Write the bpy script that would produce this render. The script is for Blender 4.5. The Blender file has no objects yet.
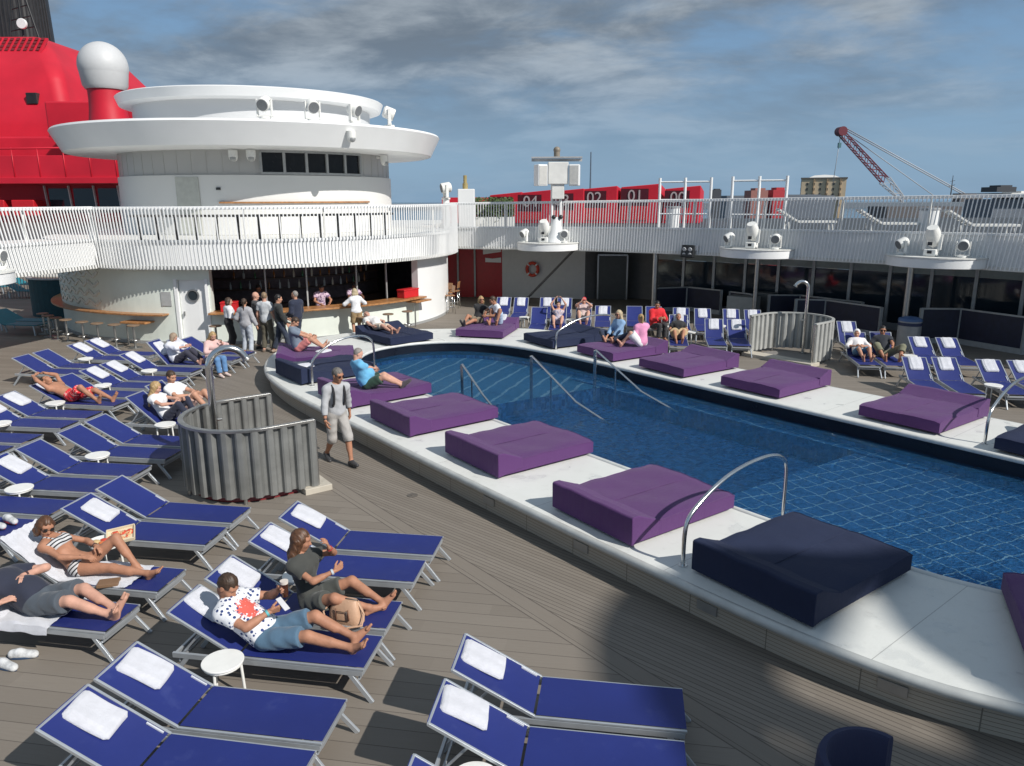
import bpy, bmesh, math, random
import numpy as np
from mathutils import Vector, Matrix, Euler
R = math.radians
random.seed(7)
C = bpy.context.scene.collection
# ------------------------------------------------------------------ materials
MATS = {}
def mat(name, col, rough=.6, metal=0., var=.08, vscale=6., bump=0., bscale=40., spec=None, coat=0., sheen=0.):
    if name in MATS: return MATS[name]
    m = bpy.data.materials.new(name); m.use_nodes = True
    nt = m.node_tree; N = nt.nodes; L = nt.links
    b = N['Principled BSDF']
    b.inputs['Roughness'].default_value = rough; b.inputs['Metallic'].default_value = metal
    if spec is not None: b.inputs['Specular IOR Level'].default_value = spec
    if coat: b.inputs['Coat Weight'].default_value = coat; b.inputs['Coat Roughness'].default_value = .1
    if sheen: b.inputs['Sheen Weight'].default_value = sheen
    tc = N.new('ShaderNodeTexCoord'); no = N.new('ShaderNodeTexNoise')
    no.inputs['Scale'].default_value = vscale; no.inputs['Detail'].default_value = 5
    L.new(tc.outputs['Object'], no.inputs['Vector'])
    rp = N.new('ShaderNodeValToRGB')
    c0 = [max(0, c*(1-var)) for c in col]; c1 = [min(1, c*(1+var)) for c in col]
    rp.color_ramp.elements[0].position = .3; rp.color_ramp.elements[1].position = .7
    rp.color_ramp.elements[0].color = (*c0, 1); rp.color_ramp.elements[1].color = (*c1, 1)
    L.new(no.outputs['Fac'], rp.inputs['Fac']); L.new(rp.outputs['Color'], b.inputs['Base Color'])
    mr = N.new('ShaderNodeMapRange'); mr.inputs['To Min'].default_value = max(.02, rough-.07); mr.inputs['To Max'].default_value = min(1, rough+.07)
    L.new(no.outputs['Fac'], mr.inputs['Value']); L.new(mr.outputs['Result'], b.inputs['Roughness'])
    if bump:
        n2 = N.new('ShaderNodeTexNoise'); n2.inputs['Scale'].default_value = bscale; n2.inputs['Detail'].default_value = 4
        L.new(tc.outputs['Object'], n2.inputs['Vector'])
        bp = N.new('ShaderNodeBump'); bp.inputs['Strength'].default_value = bump; bp.inputs['Distance'].default_value = .01
        L.new(n2.outputs['Fac'], bp.inputs['Height']); L.new(bp.outputs['Normal'], b.inputs['Normal'])
    MATS[name] = m; return m

class NG:
    """small helper to write node graphs"""
    def __init__(s, name):
        s.m = bpy.data.materials.new(name); s.m.use_nodes = True; MATS[name] = s.m
        s.N = s.m.node_tree.nodes; s.L = s.m.node_tree.links; s.b = s.N['Principled BSDF']
    def n(s, t, **k):
        o = s.N.new(t)
        for a, v in k.items(): setattr(o, a, v)
        return o
    def lk(s, a, b): s.L.new(a, b)
    def math(s, op, a, b=None, c=None):
        o = s.n('ShaderNodeMath', operation=op)
        for i, v in enumerate((a, b, c)):
            if v is None: continue
            if isinstance(v, (int, float)): o.inputs[i].default_value = v
            else: s.lk(v, o.inputs[i])
        return o.outputs[0]
    def mix(s, f, a, b):
        o = s.n('ShaderNodeMix', data_type='RGBA')
        for i, v in ((0, f), (6, a), (7, b)):
            if isinstance(v, (int, float)): o.inputs[i].default_value = v
            elif isinstance(v, tuple): o.inputs[i].default_value = (*v, 1)
            else: s.lk(v, o.inputs[i])
        return o.outputs[2]
    def noise(s, vec, scale, detail=4, rough=.5):
        o = s.n('ShaderNodeTexNoise'); o.inputs['Scale'].default_value = scale; o.inputs['Detail'].default_value = detail
        o.inputs['Roughness'].default_value = rough
        if vec is not None: s.lk(vec, o.inputs['Vector'])
        return o.outputs['Fac']
    def obj(s): return s.n('ShaderNodeTexCoord').outputs['Object']
    def xyz(s, v):
        o = s.n('ShaderNodeSeparateXYZ'); s.lk(v, o.inputs[0]); return o.outputs
    def comb(s, x, y, z):
        o = s.n('ShaderNodeCombineXYZ')
        for i, v in enumerate((x, y, z)):
            if isinstance(v, (int, float)): o.inputs[i].default_value = v
            else: s.lk(v, o.inputs[i])
        return o.outputs[0]
    def bump(s, h, st, dist=.01):
        o = s.n('ShaderNodeBump'); o.inputs['Strength'].default_value = st; o.inputs['Distance'].default_value = dist
        s.lk(h, o.inputs['Height']); s.lk(o.outputs[0], s.b.inputs['Normal']); return o.outputs[0]
    def rot(s, X, Y, deg):
        c, q = math.cos(R(deg)), math.sin(R(deg))
        along = s.math('ADD', s.math('MULTIPLY', X, c), s.math('MULTIPLY', Y, q))
        across = s.math('ADD', s.math('MULTIPLY', X, -q), s.math('MULTIPLY', Y, c))
        return along, across

def deck_material():
    g = NG('deck_planks'); v = g.obj(); X, Y, Z = g.xyz(v)
    t = g.math('ADD', g.math('MULTIPLY', X, .777), g.math('MULTIPLY', Y, .629))
    def planks(deg, w, seam, ln):
        al, ac = g.rot(X, Y, deg)
        q = g.math('DIVIDE', ac, w); idx = g.math('FLOOR', q); fr = g.math('SUBTRACT', q, idx)
        line = g.math('LESS_THAN', fr, seam)
        wn = g.n('ShaderNodeTexWhiteNoise', noise_dimensions='2D')
        ofs = g.math('MULTIPLY', idx, .37); end = g.math('FLOOR', g.math('ADD', g.math('DIVIDE', al, ln), ofs))
        g.lk(g.comb(idx, end, 0), wn.inputs['Vector'])
        stretch = g.noise(g.comb(g.math('MULTIPLY', al, 1.2), g.math('MULTIPLY', ac, 18), 0), 2.5, 5, .6)
        return line, wn.outputs['Value'], stretch
    l1, w1, s1 = planks(-9.3, .222, .035, 2.6)
    l2, w2, s2 = planks(-41, .066, .16, 3.1)
    l3, w3, s3 = planks(-51.2, .25, .03, 4.)
    inB = g.math('GREATER_THAN', t, 5.21); inM = g.math('MULTIPLY', g.math('GREATER_THAN', t, 4.96), g.math('LESS_THAN', t, 5.21))
    far = g.math('GREATER_THAN', t, 15.5)
    inB = g.math('MULTIPLY', inB, g.math('SUBTRACT', 1., far))
    def sel(a, b, c):
        x = g.math('ADD', g.math('MULTIPLY', a, g.math('SUBTRACT', 1., inB)), g.math('MULTIPLY', b, inB))
        return g.math('ADD', g.math('MULTIPLY', x, g.math('SUBTRACT', 1., inM)), g.math('MULTIPLY', c, inM))
    line = sel(l1, l2, l3); wv = sel(w1, w2, w3); st = sel(s1, s2, s3)
    seam = g.math('MULTIPLY', g.math('LESS_THAN', g.math('ABSOLUTE', g.math('SUBTRACT', t, 4.96)), .007), 1.)
    seam2 = g.math('LESS_THAN', g.math('ABSOLUTE', g.math('SUBTRACT', t, 5.21)), .007)
    line = g.math('MAXIMUM', line, g.math('MAXIMUM', seam, seam2))
    base = g.mix(wv, (.172, .150, .126), (.226, .200, .170))
    base = g.mix(g.math('MULTIPLY', st, .55), base, (.148, .124, .10))
    big = g.noise(v, .5, 6, .6)
    base = g.mix(g.math('MULTIPLY', big, .35), base, (.25, .218, .18))
    stain = g.n('ShaderNodeMapRange'); stain.inputs['From Min'].default_value = .62; stain.inputs['From Max'].default_value = .75
    g.lk(g.noise(v, 1.7, 6, .65), stain.inputs['Value'])
    base = g.mix(g.math('MULTIPLY', stain.outputs[0], .28), base, (.16, .135, .11))
    col = g.mix(g.math('MULTIPLY', line, .72), base, (.055, .045, .038))
    g.lk(col, g.b.inputs['Base Color'])
    g.lk(g.math('ADD', .55, g.math('MULTIPLY', st, .3)), g.b.inputs['Roughness'])
    h = g.math('SUBTRACT', g.math('MULTIPLY', st, .15), line); g.bump(h, .5, .004)
    return g.m

def fabric_material(name, c0, c1, weave=520., rough=.75, sheen=.2, wr=.25, bleach=.12):
    g = NG(name); v = g.obj(); X, Y, Z = g.xyz(v)
    w1 = g.math('SINE', g.math('MULTIPLY', X, weave)); w2 = g.math('SINE', g.math('MULTIPLY', Y, weave))
    wv = g.math('ADD', g.math('MULTIPLY', g.math('MULTIPLY', w1, w2), .5), .5)
    oi = g.n('ShaderNodeObjectInfo')
    f = g.noise(v, 3.2, 5, .6)
    f2 = g.math('ADD', g.math('MULTIPLY', f, .7), g.math('MULTIPLY', oi.outputs['Random'], .3))
    col = g.mix(f2, c0, c1)
    if 'sling' in name:
        sm_ = g.n('ShaderNodeMapRange'); sm_.inputs['From Min'].default_value = .60; sm_.inputs['From Max'].default_value = .74
        og = g.n('ShaderNodeObjectInfo').outputs['Location']; va = g.n('ShaderNodeVectorMath', operation='ADD'); g.lk(v, va.inputs[0]); g.lk(og, va.inputs[1])
        g.lk(g.noise(va.outputs[0], 3.6, 6, .62), sm_.inputs['Value']); col = g.mix(g.math('MULTIPLY', sm_.outputs[0], .16), col, (.10, .13, .30))
    g.lk(g.mix(g.math('MULTIPLY', wv, bleach), col, tuple(min(1, x*1.8+.01) for x in c1)), g.b.inputs['Base Color'])
    g.b.inputs['Roughness'].default_value = rough; g.b.inputs['Sheen Weight'].default_value = sheen
    pl = g.noise(g.comb(g.math('MULTIPLY', X, 9), g.math('MULTIPLY', Y, 9), g.math('MULTIPLY', Z, .8)), 2.2, 3, .5)
    h = g.math('ADD', g.math('ADD', g.math('MULTIPLY', wv, .15), g.noise(v, 5.5, 4, .5)), g.math('MULTIPLY', pl, .5)); g.bump(h, wr, .03)
    return g.m

def tile_material(name, c0, c1, lines, deg, sx, sy, lw, small=.05, lc=(.62, .72, .78)):
    g = NG(name); v = g.obj(); X, Y, Z = g.xyz(v)
    wob = g.noise(v, 1.1, 3); wob2 = g.noise(g.comb(Y, X, Z), 2.3, 3)
    rp1 = g.noise(g.comb(g.math('MULTIPLY', X, .7), Y, Z), 7., 2); rp2 = g.noise(g.comb(Y, g.math('MULTIPLY', X, .7), Z), 7.6, 2)
    def ws(b_, r_): return g.math('ADD', g.math('MULTIPLY', g.math('SUBTRACT', b_, .5), .20), g.math('MULTIPLY', g.math('SUBTRACT', r_, .5), .10))
    X2 = g.math('ADD', X, ws(wob, rp1)); Y2 = g.math('ADD', Y, ws(wob2, rp2))
    al, ac = g.rot(X2, Y2, deg)
    def ln(c, s, w): return g.math('LESS_THAN', g.math('FRACT', g.math('DIVIDE', c, s)), w/s)
    def cell(c, s): return g.math('FLOOR', g.math('DIVIDE', c, s))
    wn = g.n('ShaderNodeTexWhiteNoise', noise_dimensions='3D'); g.lk(g.comb(cell(al, small), cell(ac, small), cell(Z, small)), wn.inputs['Vector'])
    col = g.mix(wn.outputs['Value'], c0, c1)
    grout = g.math('MAXIMUM', ln(al, small, .006), ln(ac, small, .006))
    col = g.mix(g.math('MULTIPLY', grout, .25), col, (.35, .45, .5))
    if lines:
        m = ln(al, sx, lw)
        if sy: m = g.math('MAXIMUM', m, ln(ac, sy, lw))
        col = g.mix(g.math('MULTIPLY', m, .85), col, lc)
    g.lk(col, g.b.inputs['Base Color']); g.b.inputs['Roughness'].default_value = .25
    return g.m

def water_material():
    m = bpy.data.materials.new('pool_water'); m.use_nodes = True; MATS['pool_water'] = m
    N = m.node_tree.nodes; L = m.node_tree.links; N.clear()
    out = N.new('ShaderNodeOutputMaterial'); mx = N.new('ShaderNodeMixShader'); tr = N.new('ShaderNodeBsdfTransparent'); gl = N.new('ShaderNodeBsdfGlossy')
    tr.inputs['Color'].default_value = (.72, .91, .98, 1); gl.inputs['Roughness'].default_value = .05
    fr = N.new('ShaderNodeFresnel'); fr.inputs['IOR'].default_value = 1.27
    tc = N.new('ShaderNodeTexCoord')
    mp = N.new('ShaderNodeMapping'); mp.inputs['Rotation'].default_value = (0, 0, R(35)); mp.inputs['Scale'].default_value = (1, 2.1, 1)
    L.new(tc.outputs['Object'], mp.inputs['Vector'])
    n1 = N.new('ShaderNodeTexNoise'); n1.inputs['Scale'].default_value = 4.2; n1.inputs['Detail'].default_value = 5; n1.inputs['Distortion'].default_value = .6
    L.new(mp.outputs[0], n1.inputs['Vector'])
    n2 = N.new('ShaderNodeTexNoise'); n2.inputs['Scale'].default_value = 15; n2.inputs['Detail'].default_value = 5
    L.new(mp.outputs[0], n2.inputs['Vector'])
    a = N.new('ShaderNodeMath'); a.operation = 'MULTIPLY_ADD'; a.inputs[1].default_value = .7
    L.new(n2.outputs['Fac'], a.inputs[0]); L.new(n1.outputs['Fac'], a.inputs[2])
    bp = N.new('ShaderNodeBump'); bp.inputs['Strength'].default_value = 1.; bp.inputs['Distance'].default_value = .16
    L.new(a.outputs[0], bp.inputs['Height'])
    L.new(bp.outputs[0], fr.inputs['Normal']); L.new(bp.outputs[0], gl.inputs['Normal'])
    df = N.new('ShaderNodeBsdfDiffuse'); df.inputs['Color'].default_value = (.040, .20, .46, 1); L.new(bp.outputs[0], df.inputs['Normal'])
    m2 = N.new('ShaderNodeMixShader'); m2.inputs[0].default_value = .26; L.new(tr.outputs[0], m2.inputs[1]); L.new(df.outputs[0], m2.inputs[2])
    L.new(fr.outputs[0], mx.inputs[0]); L.new(m2.outputs[0], mx.inputs[1]); L.new(gl.outputs[0], mx.inputs[2]); L.new(mx.outputs[0], out.inputs[0])
    return m

def glass_material(name, tint=(.02, .03, .035), rough=.04):
    m = mat(name, tint, rough, 0, .2, 1.2, spec=.6); return m

WHITE = mat('white_paint', (.79, .80, .80), .38, var=.03, vscale=.8)
WHITE2 = mat('white_paint_aged', (.70, .70, .67), .45, var=.10, vscale=2.2)
GREYWALL = mat('grey_wall_paint', (.42, .43, .42), .5, var=.05, vscale=.8)
MINT = mat('mint_white_panel', (.70, .75, .69), .42, var=.06, vscale=1.5)
def surround_material():
    g = NG('white_pool_surround'); v = g.obj(); X, Y, Z = g.xyz(v); al = g.math('ADD', g.math('MULTIPLY', X, .629), g.math('MULTIPLY', Y, -.777))
    seam = g.math('LESS_THAN', g.math('FRACT', g.math('DIVIDE', g.math('ADD', al, .4), 2.35)), .004)
    n1 = g.noise(v, 1.1, 6, .6); n2 = g.noise(v, 7, 5, .65)
    col = g.mix(n1, (.60, .61, .58), (.72, .73, .70)); st = g.n('ShaderNodeMapRange'); st.inputs['From Min'].default_value = .56; st.inputs['From Max'].default_value = .72; g.lk(n2, st.inputs['Value'])
    col = g.mix(g.math('MULTIPLY', st.outputs[0], .22), col, (.44, .44, .41)); wet = g.n('ShaderNodeMapRange'); wet.inputs['From Min'].default_value = .60; wet.inputs['From Max'].default_value = .66; g.lk(g.noise(v, 2.6, 3, .5), wet.inputs['Value'])
    col = g.mix(g.math('MULTIPLY', wet.outputs[0], .16), col, (.40, .42, .42)); g.lk(g.mix(g.math('MULTIPLY', seam, .6), col, (.25, .25, .24)), g.b.inputs['Base Color'])
    g.lk(g.math('SUBTRACT', .52, g.math('MULTIPLY', wet.outputs[0], .25)), g.b.inputs['Roughness']); g.bump(g.noise(v, 60, 3), .15, .01); return g.m
GELCOAT = surround_material()
def side_material():
    g = NG('beige_surround_side'); v = g.obj(); X, Y, Z = g.xyz(v)
    fr = g.math('FRACT', g.math('DIVIDE', Z, .042)); line = g.math('LESS_THAN', fr, .14)
    al = g.math('ADD', g.math('MULTIPLY', X, .629), g.math('MULTIPLY', Y, -.777)); seam = g.math('LESS_THAN', g.math('FRACT', g.math('DIVIDE', al, .95)), .012)
    st = g.noise(g.comb(g.math('MULTIPLY', al, 1.5), g.math('MULTIPLY', Z, 30), 0), 2.5, 5, .6)
    col = g.mix(st, (.36, .31, .245), (.47, .42, .345)); ln = g.math('MAXIMUM', line, seam)
    g.lk(g.mix(g.math('MULTIPLY', ln, .75), col, (.10, .085, .065)), g.b.inputs['Base Color']); g.b.inputs['Roughness'].default_value = .55
    g.bump(g.math('SUBTRACT', g.math('MULTIPLY', st, .2), ln), .5, .006); return g.m
PSIDE = side_material()
RED = mat('red_hull_paint', (.50, .010, .028), .48, var=.12, vscale=.5)
REDD = mat('dark_red_panel', (.20, .010, .014), .5, var=.15)
BLACK = mat('black_paint', (.018, .019, .021), .45, var=.3, vscale=2)
DARKIN = mat('dark_interior', (.13, .105, .115), .7, var=.3)
WOOD = mat('varnished_wood', (.36, .17, .065), .38, var=.35, vscale=9)
TEAKD = mat('seat_wood', (.30, .15, .07), .45, var=.25, vscale=11)
ALU = mat('lounger_aluminium', (.50, .53, .56), .35, .55, var=.06)
CHROME = mat('polished_steel', (.70, .70, .69), .18, 1., var=.05)
STEEL = mat('brushed_steel', (.42, .42, .41), .32, .9, var=.12, vscale=5)
GALV = mat('grey_corrugated_metal', (.20, .205, .20), .40, .25, var=.16, vscale=3.5)
GALVL = mat('pale_corrugated_metal', (.40, .405, .39), .45, .1, var=.12, vscale=3.5)
NAVYP = mat('navy_screen', (.010, .013, .035), .5, var=.25)
GREYF = mat('grey_frame', (.36, .37, .37), .45, .2, var=.1)
PLASW = mat('white_plastic', (.76, .76, .73), .4, var=.05, vscale=8)
LENS = mat('dark_lens', (.03, .03, .035), .12, var=.2)
GRILL = mat('grey_speaker_grille', (.16, .17, .18), .6, var=.2, vscale=40)
GLASS = glass_material('dark_window_glass', (.018, .030, .042))
GLASSG = glass_material('green_tint_glass', (.10, .15, .14), .1)
DECK = deck_material()
SLING = fabric_material('blue_mesh_sling', (.007, .015, .118), (.011, .023, .165), 900, .62, .0, .14, .06)
PURP = fabric_material('purple_cushion', (.066, .017, .100), (.090, .025, .130), 600, .8, .10, .35, .08)
NAVYC = fabric_material('navy_cushion', (.006, .012, .042), (.010, .019, .058), 600, .85, .0, .35, .03)
TOWEL = mat('white_towel', (.60, .61, .66), .95, var=.07, vscale=12, bump=1., bscale=130, sheen=.3)
TEALF = mat('teal_canvas', (.012, .05, .062), .8, var=.2)
REDMAT = mat('red_rubber_mat', (.20, .018, .022), .8, var=.2, vscale=12)
TILE_D = tile_material('deep_pool_tile', (.006, .036, .15), (.045, .15, .40), True, 39, .5, .5, .0, .085)
TILE_L = tile_material('left_shelf_tile', (.075, .24, .42), (.11, .30, .49), True, -21, .52, 0, .075, .1)
TILE_R = tile_material('right_shelf_tile', (.030, .15, .39), (.055, .21, .50), True, 24, .34, .34, .019, .085, (.70, .82, .88))
TILE_B = mat('black_band_tile', (.008, .010, .018), .3, var=.2, vscale=3)
WATER = water_material()
# ------------------------------------------------------------------ mesh builder
class MB:
    def __init__(s): s.v = []; s.f = []; s.mi = []; s.sm = []
    def add(s, V, F, m=0, smooth=False):
        o = len(s.v); s.v += [tuple(x) for x in V]
        for f in F: s.f.append(tuple(i+o for i in f)); s.mi.append(m); s.sm.append(smooth)
        return s
    def box(s, c, d, m=0, rz=0, rx=0, ry=0):
        M = Matrix.Translation(c) @ Euler((rx, ry, rz)).to_matrix().to_4x4()
        V = [M @ Vector((x*d[0]/2, y*d[1]/2, z*d[2]/2)) for x in (-1, 1) for y in (-1, 1) for z in (-1, 1)]
        return s.add(V, [(0, 1, 3, 2), (4, 6, 7, 5), (0, 4, 5, 1), (2, 3, 7, 6), (0, 2, 6, 4), (1, 5, 7, 3)], m)
    def bar(s, a, b, w, h, m=0, up=(0, 0, 1)):
        a = Vector(a); b = Vector(b); d = (b-a).normalized(); u = Vector(up)
        if abs(d.dot(u)) > .98: u = Vector((1, 0, 0))
        l = u.cross(d).normalized(); u = d.cross(l)
        V = [p + l*(i*w/2) + u*(j*h/2) for p in (a, b) for i in (-1, 1) for j in (-1, 1)]
        return s.add(V, [(0, 1, 3, 2), (4, 6, 7, 5), (0, 4, 5, 1), (2, 3, 7, 6), (0, 2, 6, 4), (1, 5, 7, 3)], m)
    def tube(s, pts, r, n=10, m=0, closed=False, cap=True):
        P = [Vector(p) for p in pts]; k = len(P); rr = r if isinstance(r, (list, tuple)) else [r]*k
        prev = None; V = []; F = []
        for i in range(k):
            if closed: t = (P[(i+1) % k]-P[i-1]).normalized()
            else: t = (P[min(i+1, k-1)]-P[max(i-1, 0)]).normalized()
            if prev is None:
                q = Vector((0, 0, 1)) if abs(t.z) < .9 else Vector((1, 0, 0)); u = t.cross(q).normalized()
            else: u = (prev - t*prev.dot(t)).normalized()
            prev = u; w = t.cross(u)
            V += [P[i] + (u*math.cos(2*math.pi*j/n)+w*math.sin(2*math.pi*j/n))*rr[i] for j in range(n)]
        for i in range(k if closed else k-1):
            for j in range(n):
                a = i*n+j; b = i*n+(j+1) % n; c = ((i+1) % k)*n
                F.append((a, b, c+(j+1) % n, c+j))
        s.add(V, F, m, True)
        if cap and not closed:
            s.add(V[:n], [tuple(range(n))[::-1]], m); s.add(V[-n:], [tuple(range(n))], m)
        return s
    def cyl(s, a, b, r0, r1=None, n=16, m=0): return s.tube([a, b], [r0, r0 if r1 is None else r1], n, m)
    def prism(s, poly, z0, z1, m=0, mt=None, mb=None):
        n = len(poly); A = sum(poly[i][0]*poly[(i+1) % n][1]-poly[(i+1) % n][0]*poly[i][1] for i in range(n))
        if A < 0: poly = poly[::-1]
        V = [(p[0], p[1], z0) for p in poly]+[(p[0], p[1], z1) for p in poly]
        s.add(V, [(i, (i+1) % n, n+(i+1) % n, n+i) for i in range(n)], m)
        s.add(V[n:], [tuple(range(n))], m if mt is None else mt); s.add(V[:n], [tuple(range(n))[::-1]], m if mb is None else mb)
        return s
    def lathe(s, prof, c=(0, 0, 0), n=48, m=0, a0=0., a1=360., smooth=True, axis=None):
        full = abs(a1-a0) >= 359.9; k = n if full else n+1; V = []; F = []
        for j in range(k):
            a = R(a0+(a1-a0)*j/n)
            for r, z in prof: V.append((c[0]+r*math.cos(a), c[1]+r*math.sin(a), c[2]+z))
        q = len(prof)
        for j in range(n):
            for i in range(q-1):
                b = ((j+1) % k)*q
                F.append((j*q+i, b+i, b+i+1, j*q+i+1))
        return s.add(V, F, m, smooth)
    def sphere(s, c, r, n=20, m=0, zmin=-1, sc=(1, 1, 1)):
        pr = []
        for i in range(n//2+1):
            a = -math.pi/2+math.pi*i/(n//2)
            if math.sin(a) < zmin: continue
            pr.append((math.cos(a)*r, math.sin(a)*r*sc[2]))
        o = len(s.v); s.lathe(pr, (0, 0, 0), n, m)
        for i in range(o, len(s.v)):
            x, y, z = s.v[i]; s.v[i] = (x*sc[0]+c[0], y*sc[1]+c[1], z+c[2])
        return s
    def wall(s, path, z0, z1, th, m=0):
        """vertical wall of thickness th to the left of the path, one closed solid"""
        n = len(path); N = pathnormals(path)
        q = [(p[0]+a[0]*th, p[1]+a[1]*th) for p, a in zip(path, N)]
        zz0 = z0 if isinstance(z0, list) else [z0]*n; zz1 = z1 if isinstance(z1, list) else [z1]*n
        V = []
        for i in range(n): V += [(*path[i], zz0[i]), (*path[i], zz1[i]), (*q[i], zz1[i]), (*q[i], zz0[i])]
        F = [(4*i+a, 4*i+(a+1) % 4, 4*i+4+(a+1) % 4, 4*i+4+a) for i in range(n-1) for a in range(4)]
        F += [(3, 2, 1, 0), (4*n-4, 4*n-3, 4*n-2, 4*n-1)]
        return s.add(V, F, m)
    def move(s, M, start=0):
        for i in range(start, len(s.v)): s.v[i] = tuple(M @ Vector(s.v[i]))
        return s
    def build(s, name, mats, parent=None, loc=(0, 0, 0), rz=0., bevel=0., seg=2, smooth=None, angle=35, subd=0, fix=True):
        me = bpy.data.meshes.new(name); me.from_pydata(s.v, [], s.f)
        if not isinstance(mats, (list, tuple)): mats = [mats]
        for m in mats: me.materials.append(m)
        for p, mi, sm in zip(me.polygons, s.mi, s.sm):
            p.material_index = mi; p.use_smooth = sm if smooth is None else smooth
        if fix:
            bm = bmesh.new(); bm.from_mesh(me); bmesh.ops.remove_doubles(bm, verts=bm.verts, dist=1e-5); bmesh.ops.recalc_face_normals(bm, faces=bm.faces)
            for e in bm.edges:
                if len(e.link_faces) == 2 and e.calc_face_angle(0) > R(38): e.smooth = False
            bm.to_mesh(me); bm.free()
        return link(name, me, parent, loc, rz, bevel, seg, angle, subd)
def link(name, me, parent=None, loc=(0, 0, 0), rz=0., bevel=0., seg=2, angle=35, subd=0):
    o = bpy.data.objects.new(name, me); C.objects.link(o); o.location = loc; o.rotation_euler = (0, 0, rz); o.parent = parent
    if bevel:
        b = o.modifiers.new('bevel', 'BEVEL'); b.width = bevel; b.segments = seg; b.limit_method = 'ANGLE'; b.angle_limit = R(angle)
        for p in me.polygons: p.use_smooth = True
        b.harden_normals = True
    if subd:
        d = o.modifiers.new('sub', 'SUBSURF'); d.levels = subd; d.render_levels = subd
    return o
def pathnormals(path):
    N = []; n = len(path)
    for i in range(n):
        a = path[max(i-1, 0)]; b = path[min(i+1, n-1)]; d = Vector((b[0]-a[0], b[1]-a[1])).normalized(); N.append((-d.y, d.x))
    return N
def resample(path, step, closed=False):
    P = [Vector(p) for p in path]+([Vector(path[0])] if closed else []); L = [0]
    for a, b in zip(P, P[1:]): L.append(L[-1]+(b-a).length)
    k = max(2, int(round(L[-1]/step))); out = []; j = 0
    for i in range(k if closed else k+1):
        t = L[-1]*i/k
        while j < len(L)-2 and L[j+1] < t: j += 1
        f = (t-L[j])/max(1e-9, L[j+1]-L[j]); out.append(tuple(P[j].lerp(P[j+1], min(1, f))))
    return out
def smoothpath(path, it=3, closed=False):
    """Chaikin corner cutting"""
    P = [Vector(p) for p in path]
    for _ in range(it):
        Q = []; n = len(P)
        if not closed: Q.append(P[0])
        for i in range(n if closed else n-1):
            a = P[i]; b = P[(i+1) % n]; Q += [a.lerp(b, .25), a.lerp(b, .75)]
        if not closed: Q.append(P[-1])
        P = Q
    return [tuple(p) for p in P]
def arc(c, r, a0, a1, n): return [(c[0]+r*math.cos(R(a0+(a1-a0)*i/n)), c[1]+r*math.sin(R(a0+(a1-a0)*i/n))) for i in range(n+1)]
def tag(o, label, cat, group=None, kind=None):
    o['label'] = label; o['category'] = cat
    if group: o['group'] = group
    if kind: o['kind'] = kind
    return o
def struct(o): o['kind'] = 'structure'; return o
def thing(name, label, cat, loc=(0, 0, 0), rz=0., group=None):
    o = bpy.data.objects.new(name, None); C.objects.link(o); o.empty_display_size = .1
    o.location = loc; o.rotation_euler = (0, 0, rz); return tag(o, label, cat, group)
def dup(root, label, loc, rz=0., group=None):
    r = root.copy(); C.objects.link(r); r.location = loc; r.rotation_euler = (0, 0, rz); r['label'] = label
    if group: r['group'] = group
    for ch in list(root.children):
        c = ch.copy(); C.objects.link(c); c.parent = r
        for g2 in list(ch.children):
            d = g2.copy(); C.objects.link(d); d.parent = c
    return r
def lp(x, y, loc, rz):  # local -> world in plan
    return (loc[0]+x*math.cos(rz)-y*math.sin(rz), loc[1]+x*math.sin(rz)+y*math.cos(rz))
# tuning of sky and light
SKYC = (.38, .55); SKY_DARK = (1.4, 1.8, 2.3); SKY_LIGHT = (3.5, 4.0, 4.5); SKY_MIX = .88; SKY_HI = (1.4, 2.6, 4.3); SKY_LO = (2.0, 3.3, 4.8); SKY_STR = .097; SUN_E = 4.1; EXPO = .25
# ================================================================== SETTING
def fill_poly(outer, inner, z, name, m, parent=None):
    bm = bmesh.new()
    for loop in (outer, inner):
        if not loop: continue
        vs = [bm.verts.new((p[0], p[1], z)) for p in loop]
        for i in range(len(vs)): bm.edges.new((vs[i], vs[(i+1) % len(vs)]))
    bmesh.ops.triangle_fill(bm, edges=bm.edges[:], use_beauty=True, use_dissolve=False, normal=(0, 0, 1))
    for f in bm.faces:
        if f.normal.z < 0: f.normal_flip()
    me = bpy.data.meshes.new(name); bm.to_mesh(me); bm.free(); me.materials.append(m)
    return link(name, me, parent)
PO = [(6.5, 4.75), (5.2, 5.08), (4.2, 5.57), (3.64, 5.87), (3.0, 6.44), (2.3, 7.2), (1.47, 8.2), (0, 10.02), (-1.5, 11.9), (-3.0, 13.85), (-4.5, 15.72), (-5.5, 17.15), (-6.25, 18.6), (-6.65, 20.2), (-6.65, 21.6), (-6.2, 23.0), (-5.3, 24.15), (-3.9, 24.72), (-1.5, 24.85), (.4, 24.95), (1.6, 24.2), (2.5, 22.85), (3.6, 21.3), (7.0, 17.05), (10.5, 12.75), (12.6, 10.0), (13.8, 7.6), (12.5, 5.4), (9.5, 4.5)]
PI = [(5.23, 7.45), (4.58, 7.95), (3.4, 9.33), (1.33, 11.95), (-1.63, 15.72), (-2.7, 17.15), (-3.55, 18.35), (-4.02, 19.3), (-4.15, 20.3), (-3.95, 21.2), (-3.3, 21.95), (-2.5, 22.38), (-1.5, 22.47), (-.41, 22.06), (.66, 21.2), (1.75, 20.0), (4.1, 17.0), (7.17, 13.1), (8.3, 11.66), (10.2, 9.2), (10.9, 7.7), (10.3, 6.4), (8.8, 5.9), (7.2, 6.2)]
PO = smoothpath(PO, 2, True); PI = smoothpath(PI, 2, True)
PO = resample(PO, .22, True); PI = resample(PI, .22, True)
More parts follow.
